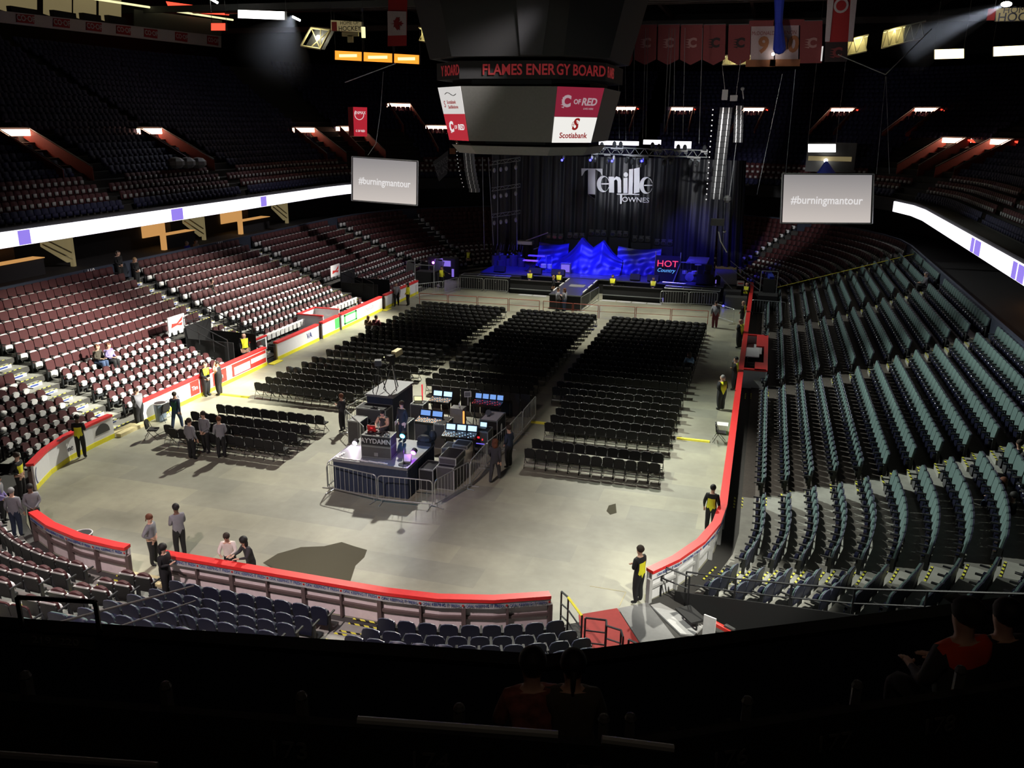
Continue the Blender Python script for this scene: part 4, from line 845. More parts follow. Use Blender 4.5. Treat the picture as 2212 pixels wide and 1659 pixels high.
# ================================================================== steel crowd barricades
def barricade(p, q, label, grp='steel crowd barricades', h=1.1):
    p = Vector((p[0], p[1], 0)); q = Vector((q[0], q[1], 0)); L = (q - p).length; a = math.atan2((q - p).y, (q - p).x)
    r = thing('crowd_barricade', label, 'barricade', (p.x, p.y, 0), a, grp); c = .12; z0 = .18
    f = MB(); f.path([(0, 0, z0), (0, 0, h - c), (c * .3, 0, h - c * .3), (c, 0, h), (L - c, 0, h), (L - c * .3, 0, h - c * .3), (L, 0, h - c), (L, 0, z0), (0, 0, z0)], .021); f.build('frame', 'steel', r)
    b = MB(); n = max(3, int(L / .19))
    for i in range(1, n): b.tube((L * i / n, 0, z0), (L * i / n, 0, h), .0095, 5)
    b.build('bars', 'steel', r)
    for x in (.12, L - .12): g = MB(); g.tube((x, -.3, .02), (x, .3, .02), .02); g.tube((x, 0, .02), (x, 0, z0), .02); g.build('foot', 'steel', r)
    return r
for p, q, w in (((-1.42, 7.5), (.78, 7.12), 'leftmost front barricade below the deck riser'), ((.86, 7.1), (2.92, 7.25), 'right-hand front barricade below the deck riser'), ((3.0, 7.3), (3.6, 9.4), 'barricade angling back from the near right corner of the mix area'), ((3.62, 9.45), (3.6, 11.5), 'second barricade along the right side, by the road cases'),
    ((3.6, 11.55), (3.85, 13.6), 'third barricade along the right side of the mix area'), ((3.88, 13.65), (3.9, 15.8), 'fourth barricade along the right side, by the skull desk'), ((3.92, 15.85), (3.92, 18.1), 'last barricade on the right side, by the chair block'), ((-3.8, 13.9), (-3.55, 15.9), 'left barricade beside the camera platform'), ((-3.7, 13.5), (-1.9, 11.7), 'diagonal barricade left of the deck case'), ((-1.45, 7.6), (-1.5, 9.6), 'barricade turning back at the left corner of the riser'),
    ((-10.4, 47.35), (-8.25, 47.35), 'left of two barricades before the black stage-left boxes'), ((-8.15, 47.35), (-6.1, 47.3), 'right of two barricades before the black stage-left boxes'), ((-12.4, 43.0), (-10.9, 45.0), 'nearer barricade slanting from the left boards'), ((-10.9, 45.0), (-10.4, 47.2), 'farther barricade slanting from the left boards'),
    ((6.35, 46.9), (8.45, 47.3), 'left of two barricades before the stage-right boxes'), ((8.5, 47.3), (10.6, 47.7), 'right of two barricades before the stage-right boxes'), ((10.75, 43.4), (12.1, 41.8), 'barricade beside the person in light grey at the right aisle'), ((1.02, 42.3), (1.25, 44.6), 'nearer barricade along the runway side'), ((1.25, 44.65), (1.5, 47.0), 'farther barricade along the runway side'), ((13.2, 45.8), (15.6, 45.6), 'barricade behind the right board end at the stand foot')):
    barricade(p, q, 'galvanised ' + w)
# red rails before the stage
pts = [(-11.1, 40.4), (-8.8, 40.5), (-6.5, 40.6), (-4.1, 40.7), (-1.7, 40.75), (-1.5, 40.75), (.8, 40.6), (2.7, 40.6), (5.3, 40.9), (7.8, 41.1), (10.4, 41.3)]
for i in range(len(pts) - 1):
    (x0, y0), (x1, y1) = pts[i], pts[i + 1]
    if x1 - x0 < .5: continue
    m_ = MB(); m_.path([(x0 + .05, y0, 0), (x0 + .05, y0, .95), (x1 - .05, y1, .95), (x1 - .05, y1, 0)], .024); m_.tube((x0 + .05, y0, .5), (x1 - .05, y1, .5), .018)
    tag(m_.build('red_crowd_rail', 'rust_red'), 'thin red rail section across the floor, %s from the left boards' % ordn(i + 1 if i < 5 else i), 'rail', 'red rails before the stage')
# yellow cable ramps
for x0, x1, yy, w in ((10.66, 12.1, 17.4, 'yellow cable ramp at the right aisle near the board'), (3.9, 4.75, 17.45, 'short yellow cable ramp by the last mix barricade'), (-12.3, -10.6, 16.55, 'yellow cable ramp at the left aisle beside the red board panels')):
    m_ = MB(); m_.ext([(x0, yy - .12, 0), (x0, yy - .07, .06), (x0, yy + .07, .06), (x0, yy + .12, 0)], (x1 - x0, 0, 0)); tag(m_.build('cable_ramp', 'tape_yellow'), w, 'cable ramp')
m_ = MB(); a, b, c = at(1274, 1266), at(1352, 1279), at(1338, 1309)
for p_, q_ in ((a, b), (b, c)): m_.box(((p_[0] + q_[0]) / 2, (p_[1] + q_[1]) / 2, .003), (math.dist(p_, q_), .022, .004), math.atan2(q_[1] - p_[1], q_[0] - p_[0]))
tag(m_.build('tape_marks', 'cream'), 'pale yellow tape corner on the floor near the ramp gate', 'tape')
def spill():
    m = bpy.data.materials.new('wet_floor'); m.use_nodes = True; b = m.node_tree.nodes['Principled BSDF']; b.inputs['Base Color'].default_value = (.075, .068, .042, 1); b.inputs['Roughness'].default_value = .7; b.inputs['Specular IOR Level'].default_value = .1; MAT['wet'] = m
spill()
m_ = MB(); m_.prism([tuple(at(u, v, 0)[:2]) for u, v in ((568, 1216), (600, 1196), (650, 1182), (700, 1180), (738, 1171), (765, 1180), (793, 1188), (787, 1204), (768, 1222), (755, 1262), (680, 1250), (600, 1235))], .001, .004); tag(m_.build('wet_patch', 'wet'), 'large dark wet patch on the floor behind the near board', 'stain')
m_ = MB(); m_.prism([tuple(at(u, v, 0)[:2]) for u, v in ((1315, 1092), (1330, 1088), (1332, 1108), (1318, 1112), (1310, 1104))], .001, .004); tag(m_.build('wet_patch', 'wet'), 'small dark stain alone on the right half of the floor', 'stain')
# trash cans
def can(x, yy, label, mtl='trash_blue', h=.85):
    r = thing('trash_can', label, 'trash can', (x, yy, 0)); n = 16; m_ = MB(); m_.tube((0, 0, 0), (0, 0, h), .24, n, 0, .28); m_.build('bin_body', mtl, r)
    m_ = MB()
    for i in range(n): a = 2 * PI * i / n; b = 2 * PI * (i + 1) / n; m_.tube((.285 * math.cos(a), .285 * math.sin(a), h), (.285 * math.cos(b), .285 * math.sin(b), h), .022)
    m_.build('rim', 'light_grey', r); m_ = MB(); m_.tube((0, 0, h - .02), (0, 0, h + .004), .25, n); m_.build('liner', 'black', r)
q = at(349, 908); can(q[0], q[1], 'blue grey trash can beside the left board gap'); q = at(178, 1149, .85); can(q[0], q[1], 'grey trash can inside the near left board curve', 'dgrey', .8)
one('plastic_box', ['white_paint', 'green_box'], 'white and green box at the foot of the right board', 'box', lambda m_: (m_.bb(12.3, 12.8, 18.6, 19.1, .18, .42, 0), m_.bb(12.3, 12.8, 18.6, 19.1, 0, .18, 1)))
one('white_box', 'white_paint', 'white box by the board below the red timekeeper box', 'box', lambda m_: m_.bb(12.5, 12.85, 29.6, 30.1, 0, .5))
# ================================================================== mixing area
r = thing('deck_riser', 'black skirted square riser with grey top at the near end of the mix area', 'riser')
m_ = MB(); m_.bb(-1.28, 1.77, 7.72, 10.5, 1.14, 1.25); m_.build('deck_top', 'riser_top', r)
m_ = MB(); n = 40
for (x0, y0, x1, y1) in ((-1.26, 7.74, 1.75, 7.74), (1.75, 7.74, 1.75, 10.48), (-1.26, 10.48, -1.26, 7.74)):
    for i in range(n):
        f = lambda t: (x0 + (x1 - x0) * t + (.02 * math.sin(t * 60) if x0 == x1 else 0), y0 + (y1 - y0) * t + (.02 * math.sin(t * 60) if y0 == y1 else 0)); a = f(i / n); b = f((i + 1) / n); m_.add([(*a, 0), (*b, 0), (*b, 1.15), (*a, 1.15)], [(0, 1, 2, 3)])
m_.build('skirt', 'c_navy', r)
one('paper_strip', 'white_paint', 'crumpled white cloth strip along the front edge of the riser', 'cloth', lambda m_: [m_.box((-1.1 + i * .13, 7.86 + .02 * math.sin(i * 2), 1.27), (.15, .07, .03), .2 * math.sin(i)) for i in range(16)] + [m_.box((-1.17 + .02 * i, 7.95 + .12 * i, 1.27), (.1, .14, .03), .3) for i in range(4)])
r = thing('performer_case', 'black lettered deck case with turntables standing on the riser', 'case', (.27, 8.55, 1.25), .06)
m_ = MB(); m_.bb(-.58, .58, -.3, .32, .0, .9); m_.build('case_body', 'dgrey', r)
m_ = MB()
for z in (.02, .45, .5, .88): m_.bb(-.595, .595, -.315, -.3, z, z + .03); m_.bb(.58, .595, -.3, .32, z, z + .03)
for x in (-.595, .57): m_.bb(x, x + .025, -.315, -.3, 0, .9)
m_.build('metal_edges', 'steel_dull', r); m_ = MB(); m_.bb(-.56, .56, -.32, -.31, .52, .86); m_.build('front_banner', 'matte_black', r); text('AYYDAMN', .27, 'e_logod' if False else 'light_grey', (0, -.325, .69), (PI / 2, 0, 0), r, sx=.92, off=.012)
m_ = MB(); m_.bb(-.08, .08, -.325, -.315, .1, .24); m_.build('maker_plate', 'mid_grey', r)
for x in (-.32, 0, .32): m_ = MB(); m_.tube((x, 0, .9), (x, 0, .94), .13 if x else .1, 14); m_.tube((x, 0, .94), (x, 0, .955), .05, 8, 1); m_.build('turntable', ['gloss_black', 'steel'], r)
m_ = MB(); m_.ball((.4, -.15, .93), .05, 8, 5); m_.ball((-.45, -.15, .93), .04, 8, 5); m_.build('knobs', 'steel', r)
one('laptop', ['letter_red', 'e_ledred'], 'open dark red laptop on the deck case', 'laptop', lambda m_: (m_.box((-.05, 8.72, 2.18), (.34, .24, .015)), m_.box((-.05, 8.62, 2.31), (.34, .02, .24), 0, 0, .25), m_.box((-.05, 8.605, 2.31), (.1, .005, .04), 0, 1, .25)))
one('headphones', 'steel_dull', 'headphones lying on the right end of the deck case', 'headphones', lambda m_: (m_.ball((.62, 8.32, 2.2), .05), m_.ball((.76, 8.36, 2.2), .05), m_.path([(.62, 8.32, 2.22), (.69, 8.36, 2.27), (.76, 8.36, 2.22)], .012)))
def parlight(x, yy, z, m, label, stand=0., tilt=0.):
    r = thing('stage_lamp', label, 'stage lamp', (x, yy, z))
    if stand: a = MB(); a.tube((0, 0, 0), (0, 0, stand), .016); a.build('pole', 'dark_steel', r); a = MB(); a.tube((0, 0, 0), (0, 0, .02), .2, 12); a.build('base', 'matte_black', r)
    a = MB(); a.tube((0, .12, stand + .05), (0, -.04, stand), .11, 12); a.build('housing', 'matte_black', r); a = MB(); a.tube((0, -.05, stand - .002), (0, -.06, stand - .006), .095, 12); a.build('lens', m, r)
    return r
parlight(1.5, 8.0, 1.25, 'e_cyan', 'bright cyan lamp on a black pole stand on the riser', 1.15); plight('cyan_lamp', (1.5, 7.86, 2.4), 12, (.1, .55, 1), .05)
parlight(-1.05, 9.2, 1.38, 'e_pinkw', 'glaring pinkish white lamp at the left edge of the riser'); plight('pink_lamp', (-1.05, 9.0, 1.45), 22, (.9, .65, 1), .05)
parlight(1.62, 8.7, 1.5, 'e_violet', 'violet lamp sitting low at the right edge of the riser'); plight('violet_lamp', (1.55, 8.5, 1.6), 14, (.4, .1, 1), .05)
spot('cyan_lamp', (1.5, 8.15, 2.4), (.9, 12.5, 1.2), 160, 70, (.08, .4, 1), .05)
one('floor_monitor', 'mid_grey', 'grey wedge case lying on the right corner of the riser', 'case', lambda m_: m_.box((1.5, 8.35, 1.33), (.28, .5, .14), .3, 0, .2))
r = thing('camera_platform', 'tall black skirted platform with grey top at the back of the mix area', 'riser'); m_ = MB(); m_.bb(-2.95, -1.6, 14.1, 16.5, 1.62, 1.72); m_.build('deck_top', 'riser_top', r); m_ = MB(); m_.bb(-2.9, -1.65, 14.15, 16.45, 0, 1.62); m_.build('skirt', 'c_navy', r)
r = thing('tripod_camera', 'broadcast camera with pale hood on a tripod on the tall platform', 'camera', (-2.1, 15.2, 1.72), -.2)
for a in (90, 210, 330): m_ = MB(); m_.tube((.42 * math.cos(math.radians(a)), .42 * math.sin(math.radians(a)), 0), (0, 0, 1.15), .024, 6, 0); m_.build('leg', 'steel_dull' if a == 330 else 'dark_steel', r)
m_ = MB(); m_.box((0, 0, 1.25), (.16, .2, .2)); m_.tube((0, 0, 1.2), (-.2, -.5, .95), .015); m_.build('head', 'matte_black', r); m_ = MB(); m_.box((0, 0, 1.48), (.2, .55, .26)); m_.build('body', 'matte_black', r); m_ = MB(); m_.box((.02, .38, 1.62), (.26, .5, .26), 0, 0, .12); m_.build('pale_hood', 'cream', r)
m_ = MB(); m_.ball((-.15, -.3, 1.4), .05, 6, 4); m_.ball((-.18, -.34, 1.55), .03, 6, 4, 1); m_.build('viewfinder', ['dgrey', 'e_yel'], r)
def tripod(x, yy, z, label): one('tripod', 'dark_steel', label, 'tripod', lambda m_: [m_.tube((x + .35 * math.cos(a), yy + .35 * math.sin(a), z), (x, yy, z + 1.2), .02) for a in (0, 2.1, 4.2)] + [m_.box((x, yy, z + 1.3), (.3, .35, .25), .4), m_.tube((x, yy, z + 1.2), (x - .4, yy - .2, z + .8), .02)])
tripod(-2.6, 14.8, 1.72, 'second folded dark tripod rig left of the broadcast camera')
def case(x0, x1, y0, y1, z0, z1, label, name='road_case', body='dgrey', top='matte_black', rz=0):
    cx, cy = (x0 + x1) / 2, (y0 + y1) / 2; r = thing(name, label, 'case', (cx, cy, z0), rz); w, d, h = x1 - x0, y1 - y0, z1 - z0
    m_ = MB(); m_.bb(-w / 2, w / 2, -d / 2, d / 2, 0, h); m_.build('case_body', body, r); m_ = MB(); m_.bb(-w / 2 + .04, w / 2 - .04, -d / 2 + .04, d / 2 - .04, h, h + .006); m_.build('lid_panel', top, r); e = MB(); t = .018
    for z in (0, h - t * 2, h): 
        for yy in (-d / 2, d / 2): e.bb(-w / 2 - .004, w / 2 + .004, yy - t / 2, yy + t / 2, z, z + t)
        for xx in (-w / 2, w / 2): e.bb(xx - t / 2, xx + t / 2, -d / 2, d / 2, z, z + t)
    for xx in (-w / 2, w / 2):
        for yy in (-d / 2, d / 2): e.bb(xx - t, xx + t, yy - t, yy + t, 0, h)
    e.build('metal_edges', 'steel', r); return r
case(2.42, 3.1, 9.0, 10.15, 0, .92, 'lower of two stacked road cases behind the angled barricade'); case(2.45, 3.12, 9.2, 10.25, .95, 1.22, 'flat road case stacked on top behind the angled barricade'); case(1.9, 2.5, 10.9, 11.6, 0, .9, 'road case with open blue lit lid beside the riser corner'); case(2.35, 2.95, 11.0, 11.6, .9, 1.05, 'small flat case lid below the blue lit mixing desk')
case(1.83, 2.38, 8.7, 9.6, 0, .85, 'plain black crate with worn edges beside the riser', 'wooden_crate', 'matte_black'); case(-3.05, -1.65, 13.35, 14.1, 0, 1.3, 'wide open-top rack case left of the camera platform'); case(-2.95, -2.35, 12.3, 13.0, 0, 1.05, 'silver edged case with equipment on top, left back of the riser', top='mid_grey')
case(-2.1, -1.55, 12.4, 13.0, 0, .85, 'silver edged case beside the diagonal barricade'); case(2.62, 3.2, 12.9, 13.6, 0, 1.0, 'rack case with red and blue indicator lamps beside the lower desk'); case(.78, 1.28, 12.95, 13.95, 0, 1.1, 'tall case carrying orange lit papers and cables'); case(-1.0, -.4, 12.9, 13.6, 0, 1.0, 'black case with pale tape letters left of the centre desk')
one('indicator_lights', ['e_ledred', 'e_caseblue'], 'red and blue indicator lamps on the rack case front', 'lamp', lambda m_: (m_.bb(2.75, 2.85, 12.88, 12.895, .7, .78), m_.bb(2.95, 3.0, 12.88, 12.895, .62, .7), m_.bb(2.7, 3.1, 12.88, 12.895, .45, .48, 1)))
one('black_bag', 'black_fabric', 'black bag and jacket heaped at the back corner of the riser', 'bag', lambda m_: (m_.ball((1.45, 10.2, 1.45), .25, 10, 6, 0, (1.3, .8, .8)), m_.ball((1.75, 10.35, 1.6), .2, 10, 6, 0, (.8, .8, 1.2)), m_.box((1.5, 10.2, 1.32), (.6, .35, .14))))
def desk(x, yy, w, label, scr, knob, rz=0, h=1.0, nscr=2, legs=True):
    r = thing('mixing_desk', label, 'mixing desk', (x, yy, 0), rz)
    m_ = MB(); m_.box((0, 0, h), (w, .62, .12), 0, 0, .12); m_.build('console_body', 'gloss_black', r); m_ = MB(); m_.box((0, .34, h + .22), (w, .06, .34), 0, 0, -.3); m_.build('meter_bridge', 'matte_black', r)
    for i in range(nscr): ww = w / nscr; xx = -w / 2 + ww * (i + .5); m_ = MB(); m_.box((xx, .30, h + .235), (ww * .8, .01, .22), 0, 0, -.3); m_.build('screen', scr, r)
    m_ = MB()
    for i in range(int(w / .09)):
        for jj in range(5): xx = -w / 2 + .06 + i * .09; y2 = -.24 + jj * .09; m_.box((xx, y2, h + .066 + y2 * .12), (.03, .045, .014), 0, 0 if (i * 3 + jj) % 4 == 0 else 1)
    m_.build('faders', knob, r); m_ = MB()
    if legs:
        for xx in (-w / 2 + .08, w / 2 - .08): m_.tube((xx, -.25, 0), (xx, .2, h - .06), .022); m_.tube((xx, .25, 0), (xx, -.2, h - .06), .022)
        m_.build('legs', 'dark_steel', r)
    else: m_.bb(-w / 2, w / 2, -.28, .28, 0, h - .07); m_.build('case_stand', 'dgrey', r)
    return r
desk(.38, 13.4, 1.1, 'centre mixing desk with two blue screens and orange keys', 'e_lcd', ['e_amber', 'dgrey'], 0, 1.05, 2, False); desk(2.15, 12.35, 1.4, 'lower right mixing desk glowing blue on crossed legs', 'e_screen', ['e_screen', 'dgrey'], .05, .95, 3); desk(2.05, 16.45, 1.4, 'rear right mixing desk with four screens and red keys', 'e_lcd', ['e_ledred', 'letter_red'], 0, 1.05, 4); desk(-.15, 16.2, 1.0, 'rear centre desk with two pale screens by the chairs', 'e_screen', ['e_amber', 'dgrey'], 0, 1.05, 2)
plight('desk_glow', (2.15, 12.2, 1.5), 3, (.3, .5, 1), .2); plight('desk_glow', (.9, 14.2, 1.7), 4, (1, .6, .3), .2)
one('laptop', ['dgrey', 'e_yel'], 'open laptop glowing warm beside the rear centre desk', 'laptop', lambda m_: (m_.box((-.9, 15.4, 1.12), (.4, .28, .02), .3), m_.box((-1.0, 15.52, 1.27), (.4, .02, .28), .3, 0, .3), m_.box((-.99, 15.505, 1.27), (.34, .005, .22), .3, 1, .3)))
case(-1.2, -.6, 15.1, 15.75, 0, 1.1, 'case under the warm lit laptop')
one('side_monitor', ['white_paint', 'mid_grey'], 'white framed tablet screen left of the four screen desk', 'screen', lambda m_: (m_.box((1.15, 16.3, 1.45), (.32, .03, .26), .4, 0, -.2), m_.box((1.145, 16.28, 1.45), (.26, .01, .2), .4, 1, -.2), m_.tube((1.15, 16.32, .9), (1.15, 16.32, 1.4), .015)))
one('speaker_cabinet', ['mid_grey', 'e_amber'], 'grey cabinet with glowing orange edge between the rear desks', 'cabinet', lambda m_: (m_.bb(.75, 1.35, 15.0, 15.5, 0, 1.15, 0), m_.bb(1.36, 1.42, 15.0, 15.06, .3, 1.05, 1)))
one('bottle', 'white_paint', 'white bottle standing on the grey cabinet', 'bottle', lambda m_: (m_.tube((1.1, 15.3, 1.15), (1.1, 15.3, 1.32), .04, 10), m_.tube((1.1, 15.3, 1.32), (1.1, 15.3, 1.38), .018, 8)))
r = case(2.45, 3.25, 14.1, 15.3, 0, 1.1, 'black desk case with white top and skull print on its side', 'skull_desk', 'matte_black', 'white_paint')
m_ = MB(); m_.ball((.41, 0, .62), .17, 12, 8, 0, (.03, .8, 1.1)); m_.box((.408, 0, .36), (.008, .16, .16)); m_.build('skull_print', 'white_paint', r)
one('desk_fan', 'dgrey', 'small round desk fan on the white topped skull desk', 'fan', lambda m_: (m_.tube((2.7, 14.6, 1.28), (2.7, 14.55, 1.3), .13, 14), m_.tube((2.7, 14.6, 1.1), (2.7, 14.6, 1.2), .03), m_.tube((2.7, 14.6, 1.1), (2.7, 14.6, 1.12), .08, 10)))
one('laptop', ['dgrey', 'e_screen'], 'open laptop with teal screen on the rack case', 'laptop', lambda m_: (m_.box((2.85, 13.3, 1.03), (.32, .24, .02)), m_.box((2.85, 13.44, 1.14), (.32, .015, .22), 0, 0, -.2), m_.box((2.85, 13.43, 1.14), (.28, .005, .18), 0, 1, -.2)))
one('mesh_chair', 'dgrey', 'small black office chair among the rear desks', 'chair', lambda m_: (m_.box((.2, 14.9, .5), (.45, .45, .08)), m_.box((.2, 14.68, .85), (.42, .06, .45)), m_.tube((.2, 14.9, 0), (.2, 14.9, .46), .03)))
one('light_strut', 'e_ledred', 'thin red lit pole standing behind the camera platform', 'pole', lambda m_: m_.tube((-1.35, 16.9, 0), (-1.35, 16.9, 1.5), .035))
one('lamp_pole', 'dark_steel', 'dark slanting microphone pole behind the rear centre desk', 'pole', lambda m_: (m_.tube((.75, 17.0, 0), (.95, 17.3, 2.1), .02), m_.ball((.95, 17.3, 2.15), .06)))
one('mix_drape', 'black_fabric', 'black drape fence closing the back of the mix area', 'drape', lambda m_: [m_.bb(-1.3 + i * .5, -.85 + i * .5, 18.0 + .03 * math.sin(i * 3), 18.06, 0, 1.15) for i in range(10)] )
# ================================================================== stage
r = thing('stage', 'wide dark stage deck with black skirt in front of the backdrop', 'stage')
m_ = MB(); m_.bb(-9.3, 10.9, 49.8, 57.6, 1.1, 1.2); m_.build('deck', 'stage_top', r); m_ = MB(); m_.bb(-9.28, 10.88, 49.9, 57.6, 0, 1.1); m_.build('skirt', 'black_fabric', r); m_ = MB(); m_.bb(-9.3, 10.9, 49.76, 49.8, 1.12, 1.17); m_.build('front_edge', 'steel_dull', r)
r = thing('stage_runway', 'black runway jutting from the stage toward the chairs', 'runway'); m_ = MB(); m_.bb(-1.45, .95, 42.5, 49.8, 1.08, 1.17); m_.build('deck', 'stage_top', r); m_ = MB(); m_.bb(-1.43, .93, 42.52, 49.8, 0, 1.08); m_.build('skirt', 'matte_black', r); m_ = MB(); m_.bb(-1.47, .97, 42.46, 42.5, 1.1, 1.18); m_.build('front_edge', 'steel_dull', r)
for i in range(3):
    for x in (-1.4, .9): m_ = MB(); m_.bb(x - .05, x + .05, 43.6 + i * 2.1, 45.0 + i * 2.1, 1.18, 1.24); m_.build('edge_light_strip', 'white_paint', r)
one('runway_mat', 'mid_grey', 'pale grey mat lying on the runway deck', 'mat', lambda m_: m_.bb(-.75, .45, 45.9, 46.9, 1.172, 1.185))
r = thing('pit_barrier', 'long black crowd barrier across the front of the stage pit', 'barrier'); m_ = MB(); m_.bb(-6.0, -1.5, 47.6, 47.7, 0, 1.1); m_.bb(1.7, 6.4, 47.6, 47.7, 0, 1.1); m_.build('wall_panels', 'matte_black', r); m_ = MB(); m_.bb(-6.0, -1.5, 47.5, 47.72, 1.1, 1.14); m_.bb(1.7, 6.4, 47.5, 47.72, 1.1, 1.14); m_.build('top_step', 'dgrey', r); m_ = MB(); m_.bb(-6, -1.5, 47.4, 47.6, .38, .42); m_.bb(1.7, 6.4, 47.4, 47.6, .38, .42); m_.build('foot_rail', 'steel_dull', r)
for i, x in enumerate([-5.1, -3.9] + [1.75 + 1.2 * j for j in range(4)]): one('floor_plate', 'light_grey', 'pale floor plate before the pit barrier, %s from the left' % ordn(i + 1), 'plate', lambda m_: m_.bb(x, x + 1.1, 46.85, 47.4, 0, .03), 'pale plates along the pit barrier')
for i, (x0, w) in enumerate(((-10.4, 'left'), (6.5, 'right'))):
    r = thing('subwoofer_row', 'row of black subwoofer boxes behind the %s stage barricades' % w, 'speakers', (x0, 47.9, 0))
    for j in range(3): m_ = MB(); m_.bb(j * 1.42, j * 1.42 + 1.38, 0, 1.0, .05, 1.15); m_.build('speaker_box', 'matte_black', r); m_ = MB(); m_.ball((j * 1.42 + .2, -.02, .75), .03, 6, 4); m_.build('front_glint', 'steel', r)
    m_ = MB(); m_.path([(0, 0, 1.17), (4.25, 0, 1.17), (4.25, 1, 1.17), (0, 1, 1.17), (0, 0, 1.17)], .03); m_.tube((1.42, 0, 1.17), (1.42, 1, 1.17), .02); m_.tube((2.84, 0, 1.17), (2.84, 1, 1.17), .02); m_.build('edge_frame', 'steel', r)
one('drape_column', 'black_fabric', 'black drape filling the gap left of the pit barrier', 'drape', lambda m_: m_.bb(-6.1 + .0, -5.3, 47.9, 48.5, 0, 1.3))
# backdrop curtain with folds
m_ = MB(); nx = 150; X = np.linspace(-10.9, 9.6, nx + 1); zs = np.linspace(0, 10.6, 12); random.seed(5); phs = [random.uniform(0, 6.28) for _ in range(8)]
def cy(x, z): return 58 + .16 * math.sin(x * 5.1 + phs[0] + .3 * math.sin(z * .4)) + .1 * math.sin(x * 11.3 + phs[1]) + .06 * math.sin(x * 23 + phs[2] + z * .2) + .25 * math.sin(x * .9 + phs[3]) * (1 - z / 14)
vs = [(x, cy(x, z), z) for x in X for z in zs]; n = len(zs); m_.add(vs, [(i * n + j, (i + 1) * n + j, (i + 1) * n + j + 1, i * n + j + 1) for i in range(nx) for j in range(n - 1)])
bd = tag(m_.build('stage_backdrop', 'curtain', None, True), 'tall creased black backdrop curtain with silver name lettering behind the stage', 'backdrop')
m_ = MB(); X2 = np.linspace(9.5, 11.6, 24); vs = [(x + (1 - z / 11) * .5, 57.4 + .2 * math.sin(x * 9) + .1 * math.sin(x * 21), z) for x in X2 for z in zs]; m_.add(vs, [(i * n + j, (i + 1) * n + j, (i + 1) * n + j + 1, i * n + j + 1) for i in range(23) for j in range(n - 1)]); tag(m_.build('side_curtain', 'curtain', None, True), 'narrow black curtain leg hanging right of the name backdrop', 'curtain')
# custom letters of the backdrop: built in (s, t) plane, s in picture px of the crop (x3.95), mapped to the plane y = 57.55
Y0 = 57.5
def LP(u, v): q = aty(1100 + u / 3.95, v / 3.95, Y0); return (q[0], Y0, q[2])
def letter(polys, nm='lettering'):
    m_ = MB()
    for p_ in polys: m_.ext([LP(a, b) for a, b in p_], (0, .03, 0))
    m_.build(nm, 'silver_letter', bd)
def ring(cx, cy_, rx, ry, ix, iy, ox, a0, a1, n=22):    # crescent-like ring between two ellipses
    out = []
    for i in range(n):
        a = math.radians(a0 + (a1 - a0) * i / n); b = math.radians(a0 + (a1 - a0) * (i + 1) / n); f = lambda t, X_, Y_, o: (cx + o + X_ * math.cos(t), cy_ - Y_ * math.sin(t))
        out.append([f(a, rx, ry, 0), f(b, rx, ry, 0), f(b, ix, iy, ox), f(a, ix, iy, ox)])
    return out
letter([[(615, 1437), (795, 1440), (795, 1505), (778, 1470), (740, 1447), (735, 1447), (733, 1702), (672, 1660), (672, 1447), (645, 1460), (622, 1500), (617, 1500)], [(672, 1655), (733, 1660), (733, 1700), (715, 1690)]])
def ee(cx, cy_, rx, ry): letter(ring(cx, cy_, rx, ry, rx * .62, ry * .86, rx * .26, 18, 335) + [[(cx - rx * .3, cy_ - 6), (cx + rx * .93, cy_ - 6), (cx + rx * .9, cy_ + 4), (cx - rx * .3, cy_ + 4)]])
ee(802, 1570, 55, 70)
letter([[(848, 1508), (895, 1508), (895, 1645), (852, 1642)], [(895, 1520), (915, 1505), (945, 1515), (955, 1540), (957, 1645), (925, 1645), (924, 1545), (912, 1530), (895, 1540)]])
letter([[(975, 1520), (1010, 1515), (1010, 1648), (975, 1648)]] + [[(995 + 19 * math.cos(2 * PI * i / 14), 1490 - 21 * math.sin(2 * PI * i / 14)) for i in range(14)]])
letter([[(1022, 1445), (1058, 1440), (1052, 1655), (1016, 1655)]]); letter([[(1065, 1440), (1113, 1428), (1112, 1640), (1062, 1652)]]); ee(1168, 1582, 57, 72)
letter([[(918, 1652), (1110, 1655), (1110, 1664), (965, 1662), (960, 1740), (945, 1740), (945, 1662), (918, 1660)]])
q = LP(1078, 1710); text('OWNES', .60, 'silver_letter', (q[0], Y0, q[2] + .03), (PI / 2, 0, 0), bd, sx=1.12, off=.01)
spot('backdrop_light', (0, 46, 9), (1.2, 57.5, 8.5), 3200, 30, (.9, .92, 1), .3, .8)
# blue cloth covered set: sagging sheet over hidden set pieces
def cloth(x0, x1, topf, yf, label, z0=1.22, nx=60, nz=14):
    m_ = MB(); X = np.linspace(x0, x1, nx + 1); vs = []
    for x in X:
        t = topf(x)
        for j in range(nz + 1):
            s = j / nz; z = t + (z0 - t) * s; yy = yf(x) - 1.5 * s ** 1.4 + .10 * math.sin(x * 6 + s * 5) * s + .09 * math.sin(s * 16 + x * 1.3) ; vs.append((x, yy, z))
    m_.add(vs, [(i * (nz + 1) + j, (i + 1) * (nz + 1) + j, (i + 1) * (nz + 1) + j + 1, i * (nz + 1) + j + 1) for i in range(nx) for j in range(nz)])
    vs = [(x, yf(x), topf(x)) for x in X] + [(x, yf(x) + 1.0, topf(x) - .15) for x in X]; m_.add(vs, [(i, i + 1, nx + 2 + i, nx + 1 + i) for i in range(nx)])
    return tag(m_.build('dust_sheet', 'blue_cloth', None, True), label, 'cloth')
sag = lambda x, a, b, d: -d * math.sin(PI * (x - a) / (b - a))
cloth(-5.3, -2.6, lambda x: 3.4 + sag(x, -5.3, -2.6, .15), lambda x: 54.2, 'dark blue cloth draped over the left part of the stage set')
